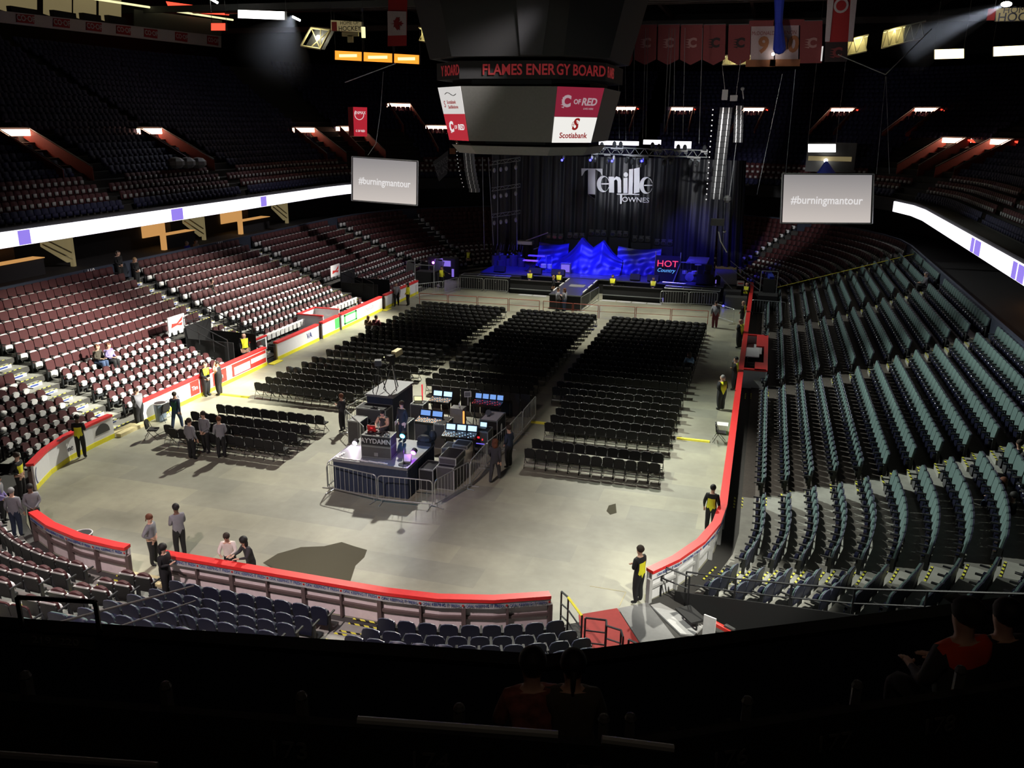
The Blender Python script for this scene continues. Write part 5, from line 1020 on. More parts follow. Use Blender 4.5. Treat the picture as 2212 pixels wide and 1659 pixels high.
cloth(-3.1, 2.3, lambda x: 2.3 + max(1.62 * max(0, 1 - abs(x + 1.3) / 1.9) ** 1.5, 1.5 * max(0, 1 - abs(x - .5) / 1.9) ** 1.5) + .35 * max(0, 1 - abs(x + .4) / 1.6), lambda x: 53.3, 'bright blue lit cloth with two peaks over the centre riser')
cloth(1.7, 5.4, lambda x: 3.4 + sag(x, 1.7, 5.4, .2), lambda x: 54.2, 'dark blue cloth draped over the right part of the stage set')
spot('blue_stage_lamp', (-3, 48.9, 10.5), (-2, 52.5, 1.6), 16000, 42, (.02, .02, 1), .2, .7); spot('blue_stage_lamp', (1, 48.9, 10.5), (.6, 52.5, 2.4), 26000, 34, (.02, .02, 1), .2, .7); spot('blue_stage_lamp', (5, 48.9, 10.5), (6, 52.0, 1.4), 11000, 50, (.04, .03, 1), .2, .7); spot('blue_stage_lamp', (-6, 48.9, 10.5), (-6.5, 51.5, 1.4), 15000, 46, (.02, .02, 1), .2, .7); spot('blue_stage_lamp', (6, 50, 9), (8.3, 57.5, 3), 3500, 50, (.06, .04, 1), .2, .9)
# floor light towers behind the cloth
for i in range(6):
    x = -4.3 + i * 1.93; hgt_ = [3.9, 4.05, 4.4, 4.4, 4.05, 3.85][i]; r = thing('light_tower', 'black light tower with three lamp heads behind the cloth, %s from the left' % ordn(i + 1), 'light tower', (x, 55.8, 1.2), 0, 'light towers behind the cloth')
    m_ = MB(); m_.bb(-.85, .85, -.05, .4, 0, hgt_ - 1.7); m_.build('panel', 'matte_black', r)
    for j in range(3): m_ = MB(); m_.tube((-.55 + j * .55, -.1, hgt_ - 1.4), (-.55 + j * .55, .25, hgt_ - 1.35), .22, 12); m_.tube((-.55 + j * .55, -.11, hgt_ - 1.4), (-.55 + j * .55, -.1, hgt_ - 1.4), .17, 12, 1); m_.bb(-.75 + j * .55, -.35 + j * .55, 0, .2, hgt_ - 1.2, hgt_ - 1.12); m_.build('lamp_head', ['dgrey', 'gloss_black'], r)
# stage props
def gear(name, x, yy, label, cat, parts, z=1.2, rz=0):
    r = thing(name, label, cat, (x, yy, z), rz)
    for pn, m, fn in parts: m_ = MB(); fn(m_); m_.build(pn, m, r)
    return r
gear('keyboard', -5.3, 51.4, 'pink lit keyboard on a stand at stage left', 'keyboard', [('keybed', 'c_white', lambda m_: m_.box((0, 0, .95), (1.3, .35, .1))), ('stand', 'dark_steel', lambda m_: (m_.tube((-.4, 0, 0), (.4, 0, .9), .03), m_.tube((.4, 0, 0), (-.4, 0, .9), .03)))]); plight('pink_stage_lamp', (-5.3, 50.8, 2.7), 12, (1, .1, .6), .1)
gear('keyboard', -5.0, 52.3, 'upper blue lit keyboard behind the pink one', 'keyboard', [('keybed', 'light_grey', lambda m_: m_.box((0, 0, 1.25), (1.5, .35, .1))), ('stand', 'dark_steel', lambda m_: (m_.tube((-.5, 0, 0), (.4, 0, 1.2), .03), m_.tube((.5, 0, 0), (-.4, 0, 1.2), .03)))])
gear('guitar_amplifier', -2.3, 51.8, 'small white fronted amplifier glowing at stage left', 'amplifier', [('cabinet', 'mid_grey', lambda m_: m_.bb(-.42, .42, -.2, .2, 0, .85)), ('speaker_front', 'e_purple', lambda m_: m_.bb(-.36, .36, -.22, -.2, .12, .74))])
gear('drum_rack', -3.9, 51.2, 'small drum and stand cluster left of the amplifier', 'drums', [('drum', 'light_grey', lambda m_: (m_.tube((-.2, 0, .45), (-.2, 0, .75), .25, 12), m_.tube((.3, .1, .4), (.3, .1, .75), .2, 12))), ('stands', 'steel', lambda m_: (m_.tube((0, 0, 0), (0, 0, 1.5), .015), m_.tube((.5, 0, 0), (.5, 0, 1.4), .015), m_.tube((0, 0, 1.5), (.4, -.2, 1.55), .012)))])
gear('neon_sign_board', 6.35, 50.6, 'black board with pink HOT and blue neon script leaning at stage right', 'sign', [('board_panel', 'matte_black', lambda m_: m_.box((0, 0, 1.05), (2.0, .08, 2.1), 0, 0, -.12))])
q = bpy.data.objects['neon_sign_board']; text('HOT', .72, 'e_neonr', (0, -.09, 1.45), (PI / 2 - .12, 0, 0), q, off=.0, sx=1.1); text('Country', .42, 'e_neonb', (-.1, -.06, .92), (PI / 2 - .12, 0, 0), q, shear=.3); text('Knights', .42, 'e_neonb', (.05, -.02, .5), (PI / 2 - .12, 0, 0), q, shear=.3)
one('sign_frame', 'steel', 'white A-shaped frame standing beside the neon board', 'frame', lambda m_: (m_.tube((5.35, 50.7, 1.2), (5.35, 50.7, 3.6), .04), m_.tube((7.35, 50.7, 1.2), (7.35, 50.7, 3.6), .04), m_.tube((6.9, 50.3, 1.2), (7.35, 50.6, 2.7), .04), m_.path([(6.1, 50.0, 1.25), (8.0, 49.85, 1.25)], .05)))
gear('drum_kit', 8.1, 51.6, 'blue lit drum kit stand cluster at stage right', 'drums', [('drum', 'light_grey', lambda m_: (m_.tube((0, -.3, .35), (0, .2, .35), .35, 14), m_.tube((-.4, -.1, .6), (-.4, -.1, .85), .2, 12), m_.tube((.35, -.1, .6), (.35, -.1, .85), .22, 12))), ('cymbal', 'steel', lambda m_: (m_.tube((-.6, 0, 1.5), (-.6, 0, 1.52), .28, 14), m_.tube((.6, 0, 1.35), (.6, 0, 1.37), .28, 14), m_.tube((.0, .3, 1.65), (.0, .3, 1.67), .25, 14))), ('stands', 'steel', lambda m_: (m_.tube((-.6, 0, 0), (-.6, 0, 1.5), .015), m_.tube((.6, 0, 0), (.6, 0, 1.35), .015), m_.tube((0, .3, 0), (0, .3, 1.65), .015)))])
for i, (x, w, h, z) in enumerate(((-7.7, .95, .5, 1.2), (-4.55, 1.0, .5, 1.2), (-2.6, 1.1, .5, 1.2), (3.85, .8, .5, 1.2), (5.3, .9, .5, 1.2), (9.4, 1.3, .8, 1.2))): one('stage_monitor', 'matte_black', 'black wedge monitor at the stage front, %s from the left' % ordn(i + 1), 'monitor speaker', lambda m_: m_.box((x, 50.3, z + h / 2), (w, .5, h), 0, 0, -.35), 'wedge monitors on the stage lip')
one('stage_table', ['mid_grey', 'dark_steel'], 'grey topped riser table at the stage right rear', 'table', lambda m_: (m_.bb(7.6, 9.3, 53.2, 56.5, 2.4, 2.5, 0), m_.bb(7.7, 7.8, 53.3, 53.4, 1.2, 2.4, 1), m_.bb(9.1, 9.2, 53.3, 53.4, 1.2, 2.4, 1), m_.bb(7.7, 7.8, 56.3, 56.4, 1.2, 2.4, 1)))
one('speaker_stack', 'matte_black', 'stacked black monitor speakers at the right end of the stage', 'speakers', lambda m_: (m_.bb(9.3, 10.2, 50.4, 51.0, 1.2, 1.75), m_.box((9.5, 50.8, 2.0), (.5, .5, .5), .2), m_.box((9.6, 50.9, 2.5), (.5, .4, .4), -.1)))
one('bar_stool', ['matte_black', 'e_purple'], 'purple lit small stool near the stage right steps', 'stool', lambda m_: (m_.bb(10.2, 10.6, 50.6, 51.0, 1.2, 1.9), m_.bb(10.22, 10.3, 50.58, 50.6, 1.3, 1.6, 1)))
r = thing('loading_ramp', 'grey loading ramp with yellow end stripe right of the stage', 'ramp'); m_ = MB(); m_.ext([(10.1, 51.5, 1.15), (11.9, 51.5, 1.15), (11.6, 57.5, 1.6), (9.8, 57.5, 1.6)], (0, 0, -.1)); m_.build('deck', 'mid_grey', r); m_ = MB(); m_.ext([(9.83, 56.6, 1.56), (11.62, 56.6, 1.56), (11.6, 57.5, 1.64), (9.8, 57.5, 1.64)], (0, 0, .02)); m_.build('yellow_stripe', 'kick_yellow', r)
r = thing('stage_stairs', 'black stage stairs with pale handrails right of the stage', 'stairs')
m_ = MB()
for i in range(6): m_.bb(11.9 + i * .3, 12.2 + i * .3, 50.5, 51.8, 0, 1.5 - i * .25)
m_.build('steps', 'matte_black', r); m_ = MB(); m_.path([(11.2, 50.5, 2.7), (13.7, 50.4, 1.0), (13.7, 50.4, 0)], .035); m_.path([(11.2, 51.8, 3.0), (13.8, 51.8, 1.1)], .035); m_.path([(10.3, 50.0, 2.3), (11.6, 49.7, 1.1)], .035); m_.build('handrails', 'steel', r)
one('warning_sign', ['c_white', 'red_panel'], 'small white and red notice hung on the stage right railing', 'sign', lambda m_: (m_.box((12.2, 49.9, 1.55), (.55, .03, .4)), m_.box((12.2, 49.88, 1.55), (.4, .01, .08), 0, 1)))
r = thing('road_crates', 'group of dark equipment crates beside the right stage stairs', 'crates'); 
for a in ((11.0, 12.3, 48.6, 49.6, 1.1), (12.5, 14.0, 49.0, 50.0, 1.0), (11.2, 12.8, 47.2, 48.2, .9)): m_ = MB(); m_.bb(a[0], a[1], a[2], a[3], 0, a[4]); m_.build('crate', 'dgrey', r)
q = aty(1566, 650, 47.0); one('floor_lamp', 'e_blue', 'small bright blue lamp on the floor right of the stage', 'lamp', lambda m_: m_.ball((q[0] - .1, 47.0, .25), .07))
# left backstage clutter
r = thing('backstage_cases', 'dark pile of drum cases and cables at stage left', 'cases')
random.seed(9)
for i in range(14): x, yy, z = random.uniform(-9.2, -6.4), random.uniform(53.5, 56.5), 1.2; m_ = MB(); m_.tube((x, yy, z), (x, yy, z + random.uniform(.4, 1.3)), random.uniform(.2, .4), 10); m_.build('drum_case', 'dgrey', r); m_ = MB(); m_.tube((x, yy, z + 1.3), (x + .2, yy - .3, z + 1.9), .02); m_.ball((x, yy - .1, z + 1.0), .09, 6, 4); m_.build('hardware', 'steel_dull', r)
one('stage_awning', 'steel', 'pair of pale slanting rails behind the stage left gear', 'rails', lambda m_: (m_.tube((-7.0, 55.5, 3.2), (-4.6, 54.5, 4.2), .05), m_.tube((-6.0, 55.0, 2.6), (-4.4, 54.3, 3.2), .05), m_.box((-6.9, 55.5, 3.1), (1.4, .8, .3))))
q = aty(1036, 345, 56.5)
r = thing('left_rigging_cables', 'thin cables hanging at the left edge of the stage', 'cables')
for u0, u1, v0, v1 in ((1042, 1046, 340, 540), (1055, 1066, 340, 530), (1075, 1075, 345, 530), (1115, 1117, 345, 540)): a, b = aty(u0, v0, 54), aty(u1, v1, 54); m_ = MB(); m_.tube(a, b, .035); m_.build('cable', 'steel_dull', r)
# ladder light trusses
for i, v in enumerate((352, 409, 466)):
    L_ = 54.0; a = aty(1062, v + 4, L_); b = aty(1124, v - 5, L_); r = thing('side_light_truss', 'short dark truss with hanging lamps left of the backdrop, %s from the top' % ordn(i + 1), 'truss')
    m_ = MB(); d = np.array([0, 0, .28]); m_.tube(a, b, .03); m_.tube(a + d, b + d, .03)
    for t in range(9): m_.tube(a + (b - a) * t / 8 + d * (t % 2), a + (b - a) * min(1, (t + 1) / 8) + d * ((t + 1) % 2), .02)
    m_.build('truss_frame', 'steel_dull', r)
    for t in (.1, .33, .52, .85): p_ = a + (b - a) * t; m_ = MB(); m_.tube(p_, p_ + np.array([0, 0, -.35]), .03); m_.ball(p_ + np.array([0, -.05, -.5]), .17, 8, 6, 1, (.8, 1, 1.2)); m_.build('lamp_head', ['dark_steel', 'light_grey'], r)
# overhead front truss with moving heads
a = aty(1280, 332, 49.0); b = aty(1528, 340, 49.0); r = thing('front_light_truss', 'long dark lighting truss with many lamp heads above the stage', 'truss'); m_ = MB(); d = np.array([0, 0, .5]); m_.tube(a, b, .05); m_.tube(a + d, b + d, .05)
for t in range(24): m_.tube(a + (b - a) * t / 24 + d * (t % 2), a + (b - a) * (t + 1) / 24 + d * ((t + 1) % 2), .03)
m_.build('truss_frame', 'steel_dull', r); random.seed(4)
for t in range(18): p_ = a + (b - a) * (t + .5) / 18; z = random.choice((-.35, -.25, .8, .9)); m_ = MB(); m_.ball(p_ + np.array([0, -.15, z - .15]), .2, 8, 6, 0, (.8, .8, 1.25)); m_.box(p_ + np.array([.1, 0, z * .5]), (.25, .2, .35)); m_.box(p_ + np.array([0, -.3, z * .4 + .1]), (.5, .05, .12), 0, 1); m_.build('lamp_head', ['dark_steel', 'mid_grey'], r)
for i, (u, v) in enumerate(((1214, 346), (1275, 346), (1322, 348), (1386, 348), (1449, 348))): p_ = aty(u, v, 48.9); one('blue_spot_lamp', ['e_blue', 'light_grey'], 'blue glowing spot lamp under the truss, %s from the left' % ordn(i + 1), 'lamp', lambda m_: (m_.ball(p_, .09), m_.ball(p_ + np.array([.12, .1, .25]), .14, 8, 6, 1, (.7, .7, 1.4))), 'blue lamps above the backdrop')
# cables up to the roof
r = thing('truss_cables', 'many thin steel cables rising from the stage truss into the roof', 'cables')
for u, v, w in ((1338, 300, 1335), (1352, 305, 1350), (1368, 300, 1371), (1388, 300, 1395), (1395, 300, 1400), (1434, 290, 1446), (1441, 290, 1452), (1455, 300, 1458), (1475, 300, 1480), (1510, 310, 1518)): m_ = MB(); m_.tube(aty(u, v, 50), aty(w, 60, 52), .018); m_.build('cable', 'steel_dull', r)
# line arrays
def array(pts, label, d=.5, w=.75, mt='mid_grey', dots=None, dm='e_logo'):
    r = thing('line_array', label, 'line array speaker')
    for i, (p, q) in enumerate(zip(pts, pts[1:])):
        m_ = MB(); c = (np.array(p) + np.array(q)) / 2; h = math.dist(p, q) * .94; m_.box(c, (w, d, h), 0, 0, 0, math.atan2(q[0] - p[0], -(q[2] - p[2])) * -1 if False else 0); m_.box(c + np.array([-w * .22, -d / 2 - .01, 0]), (w * .1, .02, h), 0, 1); m_.box(c + np.array([w * .25, -d / 2 - .01, 0]), (w * .06, .02, h), 0, 1); m_.build('speaker_module', ['matte_black', mt], r)  # pale strips on each module stand in for reflected light
    if dots:
        for p in dots: m_ = MB(); m_.ball(p, .05, 6, 4); m_.build('rigging_pin', dm, r)
    return r
A_ = [aty(1012 + 14 * (i / 12) ** 2 * 1.0, 312 + i * 8.6, 46.5) for i in range(13)]; array([tuple(p) for p in A_], 'curved black line array hanging left of the stage', dots=[tuple(aty(986 + (i / 12) ** 2 * 18, 310 + i * 8.5, 46.2)) for i in range(12)], dm='light_grey')
A_ = [aty(1569 - i * 1.35, 232 + i * 12.4, 46.5) for i in range(17)]; array([tuple(p) for p in A_], 'tall black line array with bright strips hanging right of the stage', w=.85, mt='board_lum', dots=[tuple(aty(1540 - i * .85, 237 + i * 11.4, 46.2)) for i in range(18)], dm='e_logo')
A_ = [aty(1594 + (1 - (i / 8) ** 2) * 2, 228 + i * 10, 47.5) for i in range(9)]; array([tuple(p) for p in A_], 'shorter pale line array beside the tall right one', w=.65, mt='white_paint')
one('array_motor', 'dgrey', 'chain motor cluster above the right line arrays', 'motor', lambda m_: (m_.box(aty(1566, 205, 46.5), (.4, .3, .7)), m_.box(aty(1585, 212, 46.5), (.5, .3, .4)), m_.ball(aty(1604, 192, 46.5), .14), m_.tube(aty(1604, 192, 46.5), aty(1606, 214, 46.5), .05), m_.tube(aty(1566, 196, 46.5), aty(1560, 140, 46.5), .02), m_.tube(aty(1590, 205, 46.5), aty(1600, 130, 46.5), .02)))
one('lamp_cluster', ['dgrey', 'steel'], 'dark lamp cluster hanging low right of the backdrop', 'lamps', lambda m_: (m_.box(aty(1550, 480, 48), (1.0, .4, .5)), m_.ball(aty(1565, 500, 48), .12, 8, 6, 1), m_.ball(aty(1571, 430, 48), .3), m_.tube(aty(1575, 430, 48), aty(1600, 235, 48), .02, 5, 1), m_.path([aty(1552, 500, 48), aty(1556, 520, 48), aty(1570, 545, 48)], .05, 5, 1)))
# ================================================================== hanging video screens
def imag(cs, yy, label):
    q = [aty(u, v, yy) for u, v in cs]     # tl, tr, br, bl outer corners
    r = thing('video_screen', label, 'screen'); m_ = MB(); d = np.array([0, .12, 0])
    m_.ext([tuple(p) for p in q], tuple(d)); m_.build('screen_frame', 'matte_black', r)
    c = sum(q) / 4; inn = [p + (c - p) * .04 + np.array([0, -.02, 0]) for p in q]; m_ = MB(); m_.add([tuple(p) for p in inn], [(0, 1, 2, 3)]); m_.build('screen_face', 'e_imag', r)
    m_ = MB(); m_.path([tuple(p + np.array([0, -.02, 0])) for p in q + q[:1]], .045); m_.build('edge_tube', 'steel', r)
    ang = math.atan2(q[1][2] - q[0][2], q[1][0] - q[0][0]); text('#burningmantour', .76, 'e_logo', tuple(c + np.array([0, -.05, -.12])), (PI / 2, -ang, 0), r, off=.012, sx=.86 * (q[1][0] - q[0][0]) / 5.9)
    return r
m = bpy.data.materials.new('e_imag'); m.use_nodes = True; nt = m.node_tree; b = nt.nodes['Principled BSDF']; tc = nt.nodes.new('ShaderNodeTexCoord'); mp = nt.nodes.new('ShaderNodeMapping'); gr = nt.nodes.new('ShaderNodeTexGradient'); cr = nt.nodes.new('ShaderNodeValToRGB')
mp.inputs['Rotation'].default_value = (0, math.radians(90), 0); cr.color_ramp.elements[0].color = (.62, .56, .52, 1); cr.color_ramp.elements[1].color = (.26, .245, .25, 1); nt.links.new(tc.outputs['Generated'], mp.inputs[0]); nt.links.new(mp.outputs[0], gr.inputs[0]); nt.links.new(gr.outputs['Fac'], cr.inputs[0]); nt.links.new(cr.outputs[0], b.inputs['Emission Color']); b.inputs['Emission Strength'].default_value = .95; b.inputs['Base Color'].default_value = (.05, .05, .05, 1); MAT['e_imag'] = m
imag(((760, 338), (903, 348), (902, 444), (760, 433)), 45, 'left hanging video screen showing the white tour hashtag'); imag(((1690, 375), (1888, 376), (1884, 483), (1686, 482)), 45, 'right hanging video screen showing the white tour hashtag')
one('screen_bridle', 'steel', 'white V-shaped cable bridle above the right video screen', 'cable', lambda m_: (m_.tube(aty(1913, 161, 45), aty(2013, 62, 45), .035), m_.tube(aty(1913, 161, 45), aty(1810, 118, 45), .035), m_.tube(aty(1913, 165, 45), aty(1893, 376, 45), .012), m_.tube(aty(1914, 165, 45), aty(1921, 376, 45), .012)))
one('screen_bridle', 'steel', 'white slanting bar and hanging cable above the left video screen', 'cable', lambda m_: (m_.tube(aty(745, 178, 45), aty(855, 137, 45), .04), m_.path([aty(828, 155, 45), aty(822, 240, 45), aty(812, 310, 45), aty(795, 335, 45)], .02)))
one('banner_cable', 'steel_dull', 'thin vertical cable left of the right video screen', 'cable', lambda m_: (m_.tube(aty(1697, 376, 45), aty(1718, 150, 45), .012), m_.tube(aty(1635, 420, 47), aty(1690, 160, 47), .012)))
# ================================================================== centre scoreboard
def octo(a, b, cyy, dy): return [(-a, cyy - dy), (a, cyy - dy), (b, cyy - dy + (b - a)), (b, cyy + dy - (b - a)), (a, cyy + dy), (-a, cyy + dy), (-b, cyy + dy - (b - a)), (-b, cyy - dy + (b - a))]
sb = thing('scoreboard', 'large dark octagonal scoreboard hanging over centre ice with sponsor panels', 'scoreboard')
CY = 31.0; top = octo(2.62, 4.68, CY, 4.8); bot = octo(2.3, 4.05, CY, 4.4); ZT, ZB = 15.25, 12.45
def frustum(m_, A_, B_, z0, z1, m=0):
    n = len(A_); vs = [(*p, z0) for p in A_] + [(*p, z1) for p in B_]; m_.add(vs, [(i, (i + 1) % n, n + (i + 1) % n, n + i) for i in range(n)] + [tuple(range(n)), tuple(range(n, 2 * n))], m)
m_ = MB(); frustum(m_, bot, top, ZB, ZT); m_.build('screen_housing', 'board_grey', sb)
m_ = MB(); frustum(m_, octo(2.2, 3.9, CY, 4.3), octo(2.2, 3.9, CY, 4.3), ZT, 15.6); m_.build('neck_band', 'black', sb)
rg = octo(2.7, 4.75, CY, 4.85); m_ = MB(); frustum(m_, rg, rg, 15.62, 16.5); m_.build('lettered_ring', 'matte_black', sb)
m_ = MB(); frustum(m_, octo(3.0, 5.0, CY, 5.2), octo(3.6, 6.0, CY, 6.0), 16.7, 20.6); m_.build('upper_drum', 'matte_black', sb)
m_ = MB(); m_.ext([(.75, CY - 5.22, 16.75), (1.9, CY - 5.22, 16.75), (2.6, CY - 6.02, 20.5), (.6, CY - 6.02, 20.5)], (0, -.02, 0)); m_.build('grey_panel', 'c_charcoal', sb)
m_ = MB(); frustum(m_, octo(2.0, 3.6, CY, 4.0), octo(2.25, 3.95, CY, 4.35), 11.75, 12.2); m_.build('lower_ring', 'mid_grey', sb)
m_ = MB(); frustum(m_, octo(1.7, 3.0, CY, 3.4), octo(1.7, 3.0, CY, 3.4), 12.2, ZB); m_.build('under_neck', 'black', sb)
def face(i, s0, s1, t0, t1, off=.03):
    """quad on face i of the screen housing: s along, t up 0..1"""
    A_, B_ = np.array([*bot[i], ZB]), np.array([*bot[(i + 1) % 8], ZB]); C_, D_ = np.array([*top[i], ZT]), np.array([*top[(i + 1) % 8], ZT]); n = np.cross(B_ - A_, C_ - A_); n /= np.linalg.norm(n)
    if n @ (A_ - np.array([0, CY, 14])) < 0: n = -n
    f = lambda s, t: (A_ + (B_ - A_) * s) * (1 - t) + (C_ + (D_ - C_) * s) * t + n * off
    return [f(s0, t0), f(s1, t0), f(s1, t1), f(s0, t1)], n, f
def fpanel(i, t0, t1, m, nm='sponsor_panel', s0=.0, s1=1.):
    q, n, f = face(i, s0, s1, t0, t1); m_ = MB(); m_.ext([tuple(p) for p in q], tuple(n * .02)); return m_.build(nm, m, sb)
def ftext(i, s, t, txt, size, m, **k):
    q, n, f = face(i, 0, 1, 0, 1, .07); p = f(s, t); X = np.array(f(1, t)) - np.array(f(0, t)); X /= np.linalg.norm(X); Y = np.cross(n, X); M = Matrix((X, Y, n)).transposed(); return text(txt, size, m, tuple(p), M.to_euler(), sb, **k)
def clogo(i, s, t, sz, m):
    ftext(i, s, t, 'C', sz, m, off=.05); q, n, f = face(i, 0, 1, 0, 1, .06); m_ = MB()
    for j in range(5): z = t - sz * .11 + j * sz * .055; a = f(s - sz * .05, z); b = f(s - sz * (.13 + .02 * (j % 2)), z - .012); c = f(s - sz * .05, z - .03); m_.ext([tuple(a), tuple(b), tuple(c)], tuple(n * .01))
    m_.build('flame_marks', m, sb)
fpanel(1, .47, 1.0, 'e_panelr2'); fpanel(1, .0, .465, 'e_panelw2'); clogo(1, .24, .74, .75, 'e_logod' if False else 'e_pl'if 'e_pl' in MAT else 'light_e') if False else None
mat('e_pl', (1, 1, 1), emit=.42, ecol=(.85, .62, .68))
clogo(1, .22, .74, .78, 'e_pl'); ftext(1, .46, .74, 'OF', .34, 'e_pl', off=.03); ftext(1, .73, .74, 'RED', .52, 'e_pl', off=.03, shear=.15); ftext(1, .74, .62, 'LIVES HERE', .13, 'e_pl')
ftext(1, .5, .13, 'Scotiabank', .40, 'e_logor', off=.02); ftext(1, .5, .33, 'S', .85, 'e_logor', off=.02, shear=.2); q, n, f = face(1, 0, 1, 0, 1, .075); c = np.array(f(.5, .33)); 
X = np.array(f(1, .3)) - np.array(f(0, .3)); X /= np.linalg.norm(X); Yv = np.cross(n, X); m_ = MB()
for rx in (.1, .2): m_.path([tuple(c + X * rx * math.cos(a) + Yv * .2 * math.sin(a)) for a in np.linspace(0, 2 * PI, 13)], .012, 4)
m_.tube(c - X * .2, c + X * .2, .012); m_.build('globe_mark', 'e_logor', sb)
fpanel(7, .5, 1.0, 'e_panelw'); fpanel(7, .0, .5, 'e_panelr'); ftext(7, .5, .72, 'Scotiabank', .26, 'e_logor', off=.01); ftext(7, .55, .63, 'Saddledome', .26, 'e_logor', off=.01); ftext(7, .18, .68, 'S', .5, 'e_logor'); clogo(7, .28, .25, .75, 'e_logo'); ftext(7, .5, .25, 'OF', .28, 'e_logo'); ftext(7, .76, .25, 'RED', .42, 'e_logo', off=.03, shear=.15)
q, n, f = face(7, 0, 1, 0, 1, .075); m_ = MB(); m_.path([tuple(f(.28 + .5 * t, .87 + .03 * math.sin(t * 6.28))) for t in np.linspace(0, 1, 12)], .02, 4); m_.build('swoosh', 'dgrey', sb)
def rtext(i, s, txt, sx=1.):
    A_, B_ = np.array([*rg[i], 16.04]), np.array([*rg[(i + 1) % 8], 16.04]); X = (B_ - A_) / np.linalg.norm(B_ - A_); n = np.cross(X, (0, 0, 1)); n = n if n @ (A_ - np.array([0, CY, 16])) > 0 else -n; p = A_ + (B_ - A_) * s + n * .03
    text(txt, .74, 'e_dimred', tuple(p), Matrix((X, (0, 0, 1), n)).transposed().to_euler(), sb, off=.02, sx=sx)
rtext(0, .60, 'FLAMES ENER', .88); rtext(1, .47, 'GY BOARD', .82); rtext(7, .62, 'Y BOARD', .72); rtext(2, .25, 'FLAMES', .8)
# ================================================================== ribbon boards
def ribbon(u0, u1, label, patches, z0=6.72, z1=7.55):
    r = thing('ribbon_board', label, 'led ribbon'); sweep(MB(), u0, u1, [(12.02, z0), (12.02, z1), (12.14, z1), (12.14, z0)]).build('led_face', 'e_ribbon', r)
    for a, b in patches: sweep(MB(), a, b, [(11.99, z0 + .03), (11.99, z1 - .03), (12.02, z1 - .03), (12.02, z0 + .03)]).build('purple_section', 'e_ribbonp', r)
ribbon(-UY(21.9), -UY(13), 'nearest glowing white ribbon board section on the left', [(-UY(21.0), -UY(20.0))] and [(-UY(18.7), -UY(17.9))]); ribbon(-UY(41.5), -UY(22.0), 'long glowing white ribbon board section on the left with purple start', [(-UY(31.9), -UY(30.7))]); ribbon(-UY(57), -UY(41.6), 'glowing ribbon board section ending behind the left video screen', [(-UY(42.5), -UY(41.7)), (-UY(57), -UY(56.2))])
ribbon(UY(34.4), UY(52.4), 'glowing ribbon board beside the right video screen, to the first bend', [(UY(34.5), UY(35.2))]); ribbon(UY(25.2), UY(34.3), 'glowing ribbon board on the right between the two bends', [(UY(25.3), UY(26.0)), (UY(32.9), UY(34.2))]); ribbon(UY(15), UY(25.1), 'nearest glowing ribbon board running off the right picture edge', [(UY(24), UY(25)), (UY(15), UY(17.6))]); ribbon(UY(52.4), UFF(20), 'glowing ribbon board curving behind the right video screen', [])
for a_, b_, c_, d_, w_ in ((1294, 1380, 315, 306, 'longest'), (1390, 1428, 312, 302, 'middle'), (1458, 1494, 319, 304, 'rightmost')): one('far_ribbon_board', 'e_ribbon', w_ + ' bright white lit sign strip glowing behind the stage truss', 'led ribbon', lambda m_: m_.bb(aty(a_, 300, 78)[0], aty(b_, 300, 78)[0], 78, 78.2, aty(1400, c_, 78)[2], aty(1400, d_, 78)[2]))
# ================================================================== suites and concourse details under the ribbon
def suite(y0, y1, side, label, m='e_suite'):
    x = side * (HX + 17.4); r = thing('suite_front', label, 'suite'); m_ = MB(); m_.bb(x - .05, x + .05, y0, y0 + (y1 - y0) * .6, 4.9, 6.4); m_.build('lit_back_wall', m, r); m_ = MB(); m_.bb(x - .05, x + .05, y0 + (y1 - y0) * .6, y1, 4.9, 6.4); m_.build('brown_back_wall', 'wood', r)
    m_ = MB(); m_.bb(side * (HX + 15.4), side * (HX + 15.6), y0 - .2, y1 + .2, 4.2, 5.2); m_.build('counter_wall', 'suite_dark', r); m_ = MB(); m_.bb(side * (HX + 15.3), side * (HX + 16.2), y0 - .2, y1 + .2, 5.2, 5.24); m_.build('lit_ledge', m, r); m_ = MB(); m_.bb(side * (HX + 15.2), side * (HX + 15.5), y0 - .5, y0 - .2, 4.2, 6.45); m_.build('side_pillar', m, r)  # wall, ledge and pillar glow by emission in place of room light
for i, (y0, y1) in enumerate(((18.4, 22.6), (34.2, 37.4), (44.0, 48.0))): suite(y0, y1, -1, 'orange lit suite opening under the left ribbon board, %s from the near end' % ordn(i + 1))
for i, (y0, y1) in enumerate(((30.0, 32.5), (33.5, 35.2))): suite(y0, y1, 1, ('nearer', 'farther')[i] + ' warm lit suite opening under the right ribbon board bend', 'e_orpan')
for i, yy in enumerate((25.6, 39.4, 52.0)):
    r = thing('concourse_stairwell', 'cream walled stairwell under the left ribbon board, %s from the near end' % ordn(i + 1), 'stairwell'); x = -(HX + 16.0)
    m_ = MB(); m_.ext([(x, yy - 2.2, 5.75), (x, yy - .3, 4.5), (x, yy, 4.5), (x, yy, 6.45), (x, yy - 2.2, 6.45)], (-.1, 0, 0)); m_.build('cream_wall', 'e_cream', r); m_ = MB(); m_.tube((x + .1, yy - 2.2, 6.3), (x + .1, yy, 5.1), .05); m_.tube((x + .1, yy - 2.2, 5.9), (x + .1, yy, 4.7), .05); m_.build('handrail', 'cream', r); m_ = MB(); m_.bb(x - .1, x + .15, yy - .0, yy + .22, 4.2, 6.45); m_.build('pillar', 'e_cream', r)  # cream wall and pillar glow faintly, stairwell light put into their material
